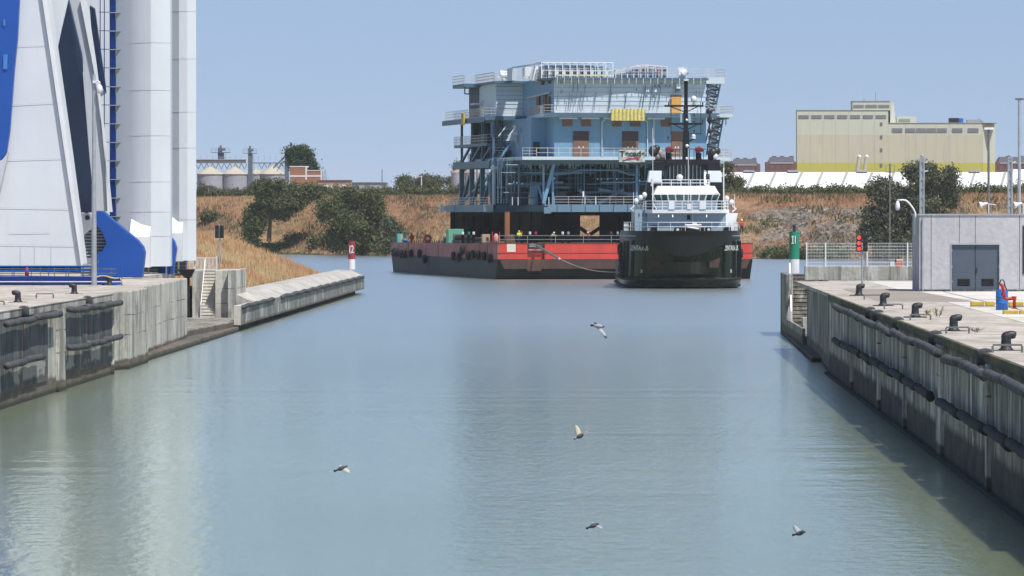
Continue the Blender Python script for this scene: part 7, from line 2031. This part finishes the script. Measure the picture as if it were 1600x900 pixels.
def person(loc, rz, lab, jacket, trousers, helmet, lean=0.0, arms=(0.3,0.3), hs=1.0):
    t = thing("person", lab, "person", loc, rz)
    ly = lambda z: -max(0, z-.95)*math.sin(lean); lz_ = lambda z: .95 + (z-.95)*math.cos(lean) if z > .95 else z
    J = {}
    def j(n, x, y, z): J[n] = Vector((x, y+ly(z), lz_(z)))
    j('pel',0,0,.95); j('che',0,0,1.30); j('nk',0,0,1.48); j('hd',0,-.02,1.60); j('tp',0,-.02,1.72)
    for s, n in ((-1,'l'),(1,'r')):
        j('hip'+n,s*.10,0,.90); j('kn'+n,s*.12,-.03,.50); j('an'+n,s*.13,.02,.09); j('to'+n,s*.14,-.15,.04)
        j('sh'+n,s*.19,0,1.42)
        a = arms[0 if s < 0 else 1]
        sh = J['sh'+n]; el = sh + Vector((s*.10, -.10-.2*a, -.26)); ha = el + Vector((-s*.02, -.22*a-.05, -.24+.42*a)); J['el'+n] = el; J['ha'+n] = ha
        J['fi'+n] = ha + (ha-el).normalized()*.12; J['th'+n] = ha + (ha-el).normalized()*.05 + Vector((-s*.05,-.02,.02))
    names = list(J); idx = {n: i for i, n in enumerate(names)}
    E_ = [('pel','che'),('che','nk'),('nk','hd'),('hd','tp')]
    for n in 'lr': E_ += [('pel','hip'+n),('hip'+n,'kn'+n),('kn'+n,'an'+n),('an'+n,'to'+n),('che','sh'+n),('sh'+n,'el'+n),('el'+n,'ha'+n),('ha'+n,'fi'+n),('ha'+n,'th'+n)]
    rad = {'pel':.13,'che':.14,'nk':.055,'hd':.095,'tp':.075,'hip':.09,'kn':.06,'an':.042,'to':.035,'sh':.06,'el':.042,'ha':.034,'fi':.02,'th':.012}
    skinmesh("body", [J[n] for n in names], [(idx[a],idx[c]) for a,c in E_], [rad.get(n, rad.get(n[:-1], .05)) for n in names], M['skin'], t)
    def sub(nm, keys, edges, grow, mat):
        ii = {k: i for i, k in enumerate(keys)}
        skinmesh(nm, [J[k] for k in keys], [(ii[a],ii[c]) for a,c in edges], [rad.get(k, rad.get(k[:-1], .05))+grow for k in keys], mat, t)
    sub("jacket", ['pel','che','shl','shr','ell','elr','hal','har'], [('pel','che'),('che','shl'),('che','shr'),('shl','ell'),('shr','elr'),('ell','hal'),('elr','har')], .03, M[jacket])
    sub("trousers", ['pel','hipl','hipr','knl','knr','anl','anr'], [('pel','hipl'),('pel','hipr'),('hipl','knl'),('hipr','knr'),('knl','anl'),('knr','anr')], .022, M[trousers])
    h = J['hd']; MB().lathe([(.15,0),(.125,.01),(.125,.06),(.095,.13),(.03,.165)], h+Vector((0,0,.03)), 12).build("helmet", M[helmet], t, smooth=True)
    MB().ball(h+Vector((0,-.10,-.01)), .022, 6).build("nose", M['skin'], t)
    for n in 'lr': MB().box(J['an'+n].x-.05,J['an'+n].x+.05,-.2,.09,0,.10).build("boot", M['black'], t, bevel=.02)
    return t
def tw(px, b, z): p = TF.v(px, 350, b); p.z = z; return Matrix.Rotation(TA,4,'Z') @ p + TF.o
person(tw(989.5,15.5,6.55), TA, "person in orange jacket and white helmet at the left corner of the tug's fore railing", 'orange','orange','white', .15,(.7,.5))
person(tw(1159,15,6.55), TA, "person in red jacket and white helmet at the right end of the tug's fore railing", 'redcloth','navy','white', 0,(.3,.3))
def bw_(px, v): p = BF.v(px, 380, v); p.z = dz(v)-.02; return Matrix.Rotation(BA,4,'Z') @ p + BF.o
person(bw_(811,3.0), BA, "person in yellow-green vest and jeans standing on the barge bow beside the brown hatch", 'hivis','navy','hivis', 0,(.6,.2))
person(bw_(861,1.6), BA+.8, "person in pale jacket bending over the barge rail above the tow chain", 'tan_cloth','navy','white', .8,(.9,.8))
person(bw_(920,3.2), BA-.5, "person in reddish clothes bending below the opening in the black supports", 'redcloth','navy','white', .7,(.8,.8))
person(bw_(978,2.2), BA, "person in yellow jacket on the barge bow right beside the tug's left side", 'yellow','navy','white', .1,(.5,.5))

# ================================================================ PIGEONS
def multi(name, items, parent, smooth=True):
    V, Fc, mi, mats = [], [], [], []
    for k, (mb, mat) in enumerate(items):
        n = len(V); V += mb.v; Fc += [tuple(i+n for i in f) for f in mb.f]; mi += [k]*len(mb.f); mats.append(mat)
    me = bpy.data.meshes.new(name); me.from_pydata(V, [], Fc)
    for m in mats: me.materials.append(m)
    me.polygons.foreach_set("material_index", mi); me.update()
    bm = bmesh.new(); bm.from_mesh(me); bmesh.ops.recalc_face_normals(bm, faces=bm.faces); bm.to_mesh(me); bm.free()
    o = bpy.data.objects.new(name, me); COL.objects.link(o); o.parent = parent
    if smooth: me.polygons.foreach_set("use_smooth", [True]*len(me.polygons))
    return o
M['pg_dark'] = paint('pigeon_dark', (.045,.05,.06), (.07,.075,.09), .7, 8); M['pg_grey'] = paint('pigeon_grey', (.36,.37,.42), (.26,.27,.31), .7, 8); M['pg_pale'] = paint('pigeon_pale', (.50,.46,.36), (.40,.37,.29), .7, 8); M['pg_white'] = paint('pigeon_white', (.78,.78,.76), None, .7)
def wing(root, tip, chord_dir, c0, thick, up=Vector((0,0,1))):
    """curved, feather-ended wing: mid bend, rounded tip"""
    root, tip, cd = Vector(root), Vector(tip), Vector(chord_dir).normalized()
    b = MB(); n = 9; nrm = (tip-root).cross(cd).normalized()
    top, bot = [], []
    for side, lst in ((1, top), (-1, bot)):
        for i in range(n+1):
            f = i/n; c = root.lerp(tip, f) + nrm*.18*math.sin(f*math.pi)*(tip-root).length*.35
            w = c0*(1.0-.15*f)*(1-f**4)**.5 + .004
            le = c + cd*w*(.42+.15*math.sin(f*math.pi)); te = c - cd*w*(.58 - .06*(i % 2))
            b.v += [tuple(le+nrm*side*thick*(1-f*.6)), tuple(c.lerp(te,.3)+nrm*side*thick*1.2*(1-f*.7)), tuple(te+nrm*side*.001)]
    m = 3; h = (n+1)*m
    for s in (0, h):
        for i in range(n):
            for j in range(m-1): a = s+i*m+j; b.f.append((a, a+1, a+m+1, a+m))
    for i in range(n):
        b.f.append((i*m, (i+1)*m, h+(i+1)*m, h+i*m)); b.f.append((i*m+2, (i+1)*m+2, h+(i+1)*m+2, h+i*m+2))
    b.f.append((0,1,h+1,h)); b.f.append((1,2,h+2,h+1))
    return b
def pigeon(lab, Y, tail, head, wings, body, wingm, tailm, headm, tipm=None):
    """tail, head: photograph pixels; wings: (root, tip, depth offset, chord)"""
    s = Y/FPX; T = at(*tail, Y); H_ = at(*head, Y); c = (T+H_)/2
    t = thing("pigeon", lab, "pigeon", c, 0, "pigeons flying low over the water")
    d = (H_-T); L = d.length; d.normalize(); side = d.cross(Vector((0,-1,0))).normalized()
    P = lambda f: T.lerp(H_, f)-c
    items = []
    bd = MB().path([P(.22),P(.32),P(.45),P(.6),P(.74),P(.84)],[.014,.034,.052,.058,.045,.028],12); items.append((bd, M[body]))
    hd = MB().path([P(.80),P(.87),P(.93),P(.98)],[.030,.028,.026,.012],10).path([P(.96),P(1.03)],[.010,.003],6); items.append((hd, M[headm]))
    tl = MB(); tw_ = .055
    fan = [P(.28)+side*.018, P(.28)-side*.018, P(0)-side*tw_*.55+Vector((0,-tw_,0)), P(-.03), P(0)+side*tw_*.55+Vector((0,tw_,0))]
    tl.slab(fan, (0.004,0.01,0.006)); items.append((tl, M[tailm]))
    for (r, tp, dy, ch) in wings:
        A_ = at(*r, Y)-c; B_ = at(*tp, Y)-c+Vector((0,dy,0)); 
        items.append((wing(A_, B_, d, ch, .006), M[wingm]))
        if tipm:
            e = A_.lerp(B_, .62); items.append((wing(e, B_+ (B_-A_)*.03, d, ch*.80, .0085), M[tipm]))
    multi("body", items, t)
    return t
pigeon("grey pigeon with one wing hanging down, highest of the birds over the water", 130, (923,508.5), (945,510.5), [((936,512),(947,528),-.12,.115),((934,511),(930,504),.22,.10)], 'pg_grey','pg_grey','pg_dark','pg_dark','pg_dark')
pigeon("pale winged pigeon with one raised wing, near the middle of the water", 128, (897,686.5), (914,677), [((905,681),(899,664),.05,.13),((909,680),(919,673),-.15,.10)], 'pg_dark','pg_pale','pg_grey','pg_white')
pigeon("dark pigeon with drooping pale wing, the only bird in the left half", 128, (522,736.5), (543,728), [((536,732),(546,738.5),-.12,.12),((532,731),(530,727),.2,.09)], 'pg_dark','pg_pale','pg_dark','pg_dark')
pigeon("dark pigeon skimming low among horizontal ripples, wings nearly edge-on", 122, (916,826), (936,817.5), [((926,821),(925,816),.2,.10),((932,821.5),(941,825.5),-.15,.09)], 'pg_dark','pg_grey','pg_dark','pg_dark')
pigeon("dark pigeon with raised grey wing, lowest bird nearest the right lock wall", 120, (1238,836.5), (1259,830.5), [((1249,833),(1240,820.5),.04,.12),((1251,832),(1256,827),-.2,.08)], 'pg_dark','pg_grey','pg_dark','pg_dark')
# ================================================================ HAZE
if HAZE:
    hz = MB().box(-3200, 3200, -400, 8600, -4.0, 75.0).build("haze", bpy.data.materials.new("haze"))
    m = hz.data.materials[0]; m.use_nodes = True; nt = m.node_tree; nt.nodes.remove(nt.nodes["Principled BSDF"])
    pv = nt.nodes.new("ShaderNodeVolumePrincipled"); pv.inputs["Color"].default_value = (.92,.96,1,1); pv.inputs["Density"].default_value = HAZE; pv.inputs["Anisotropy"].default_value = 0.0
    nt.links.new(pv.outputs[0], nt.nodes["Material Output"].inputs["Volume"])
    tag(hz, kind="stuff")
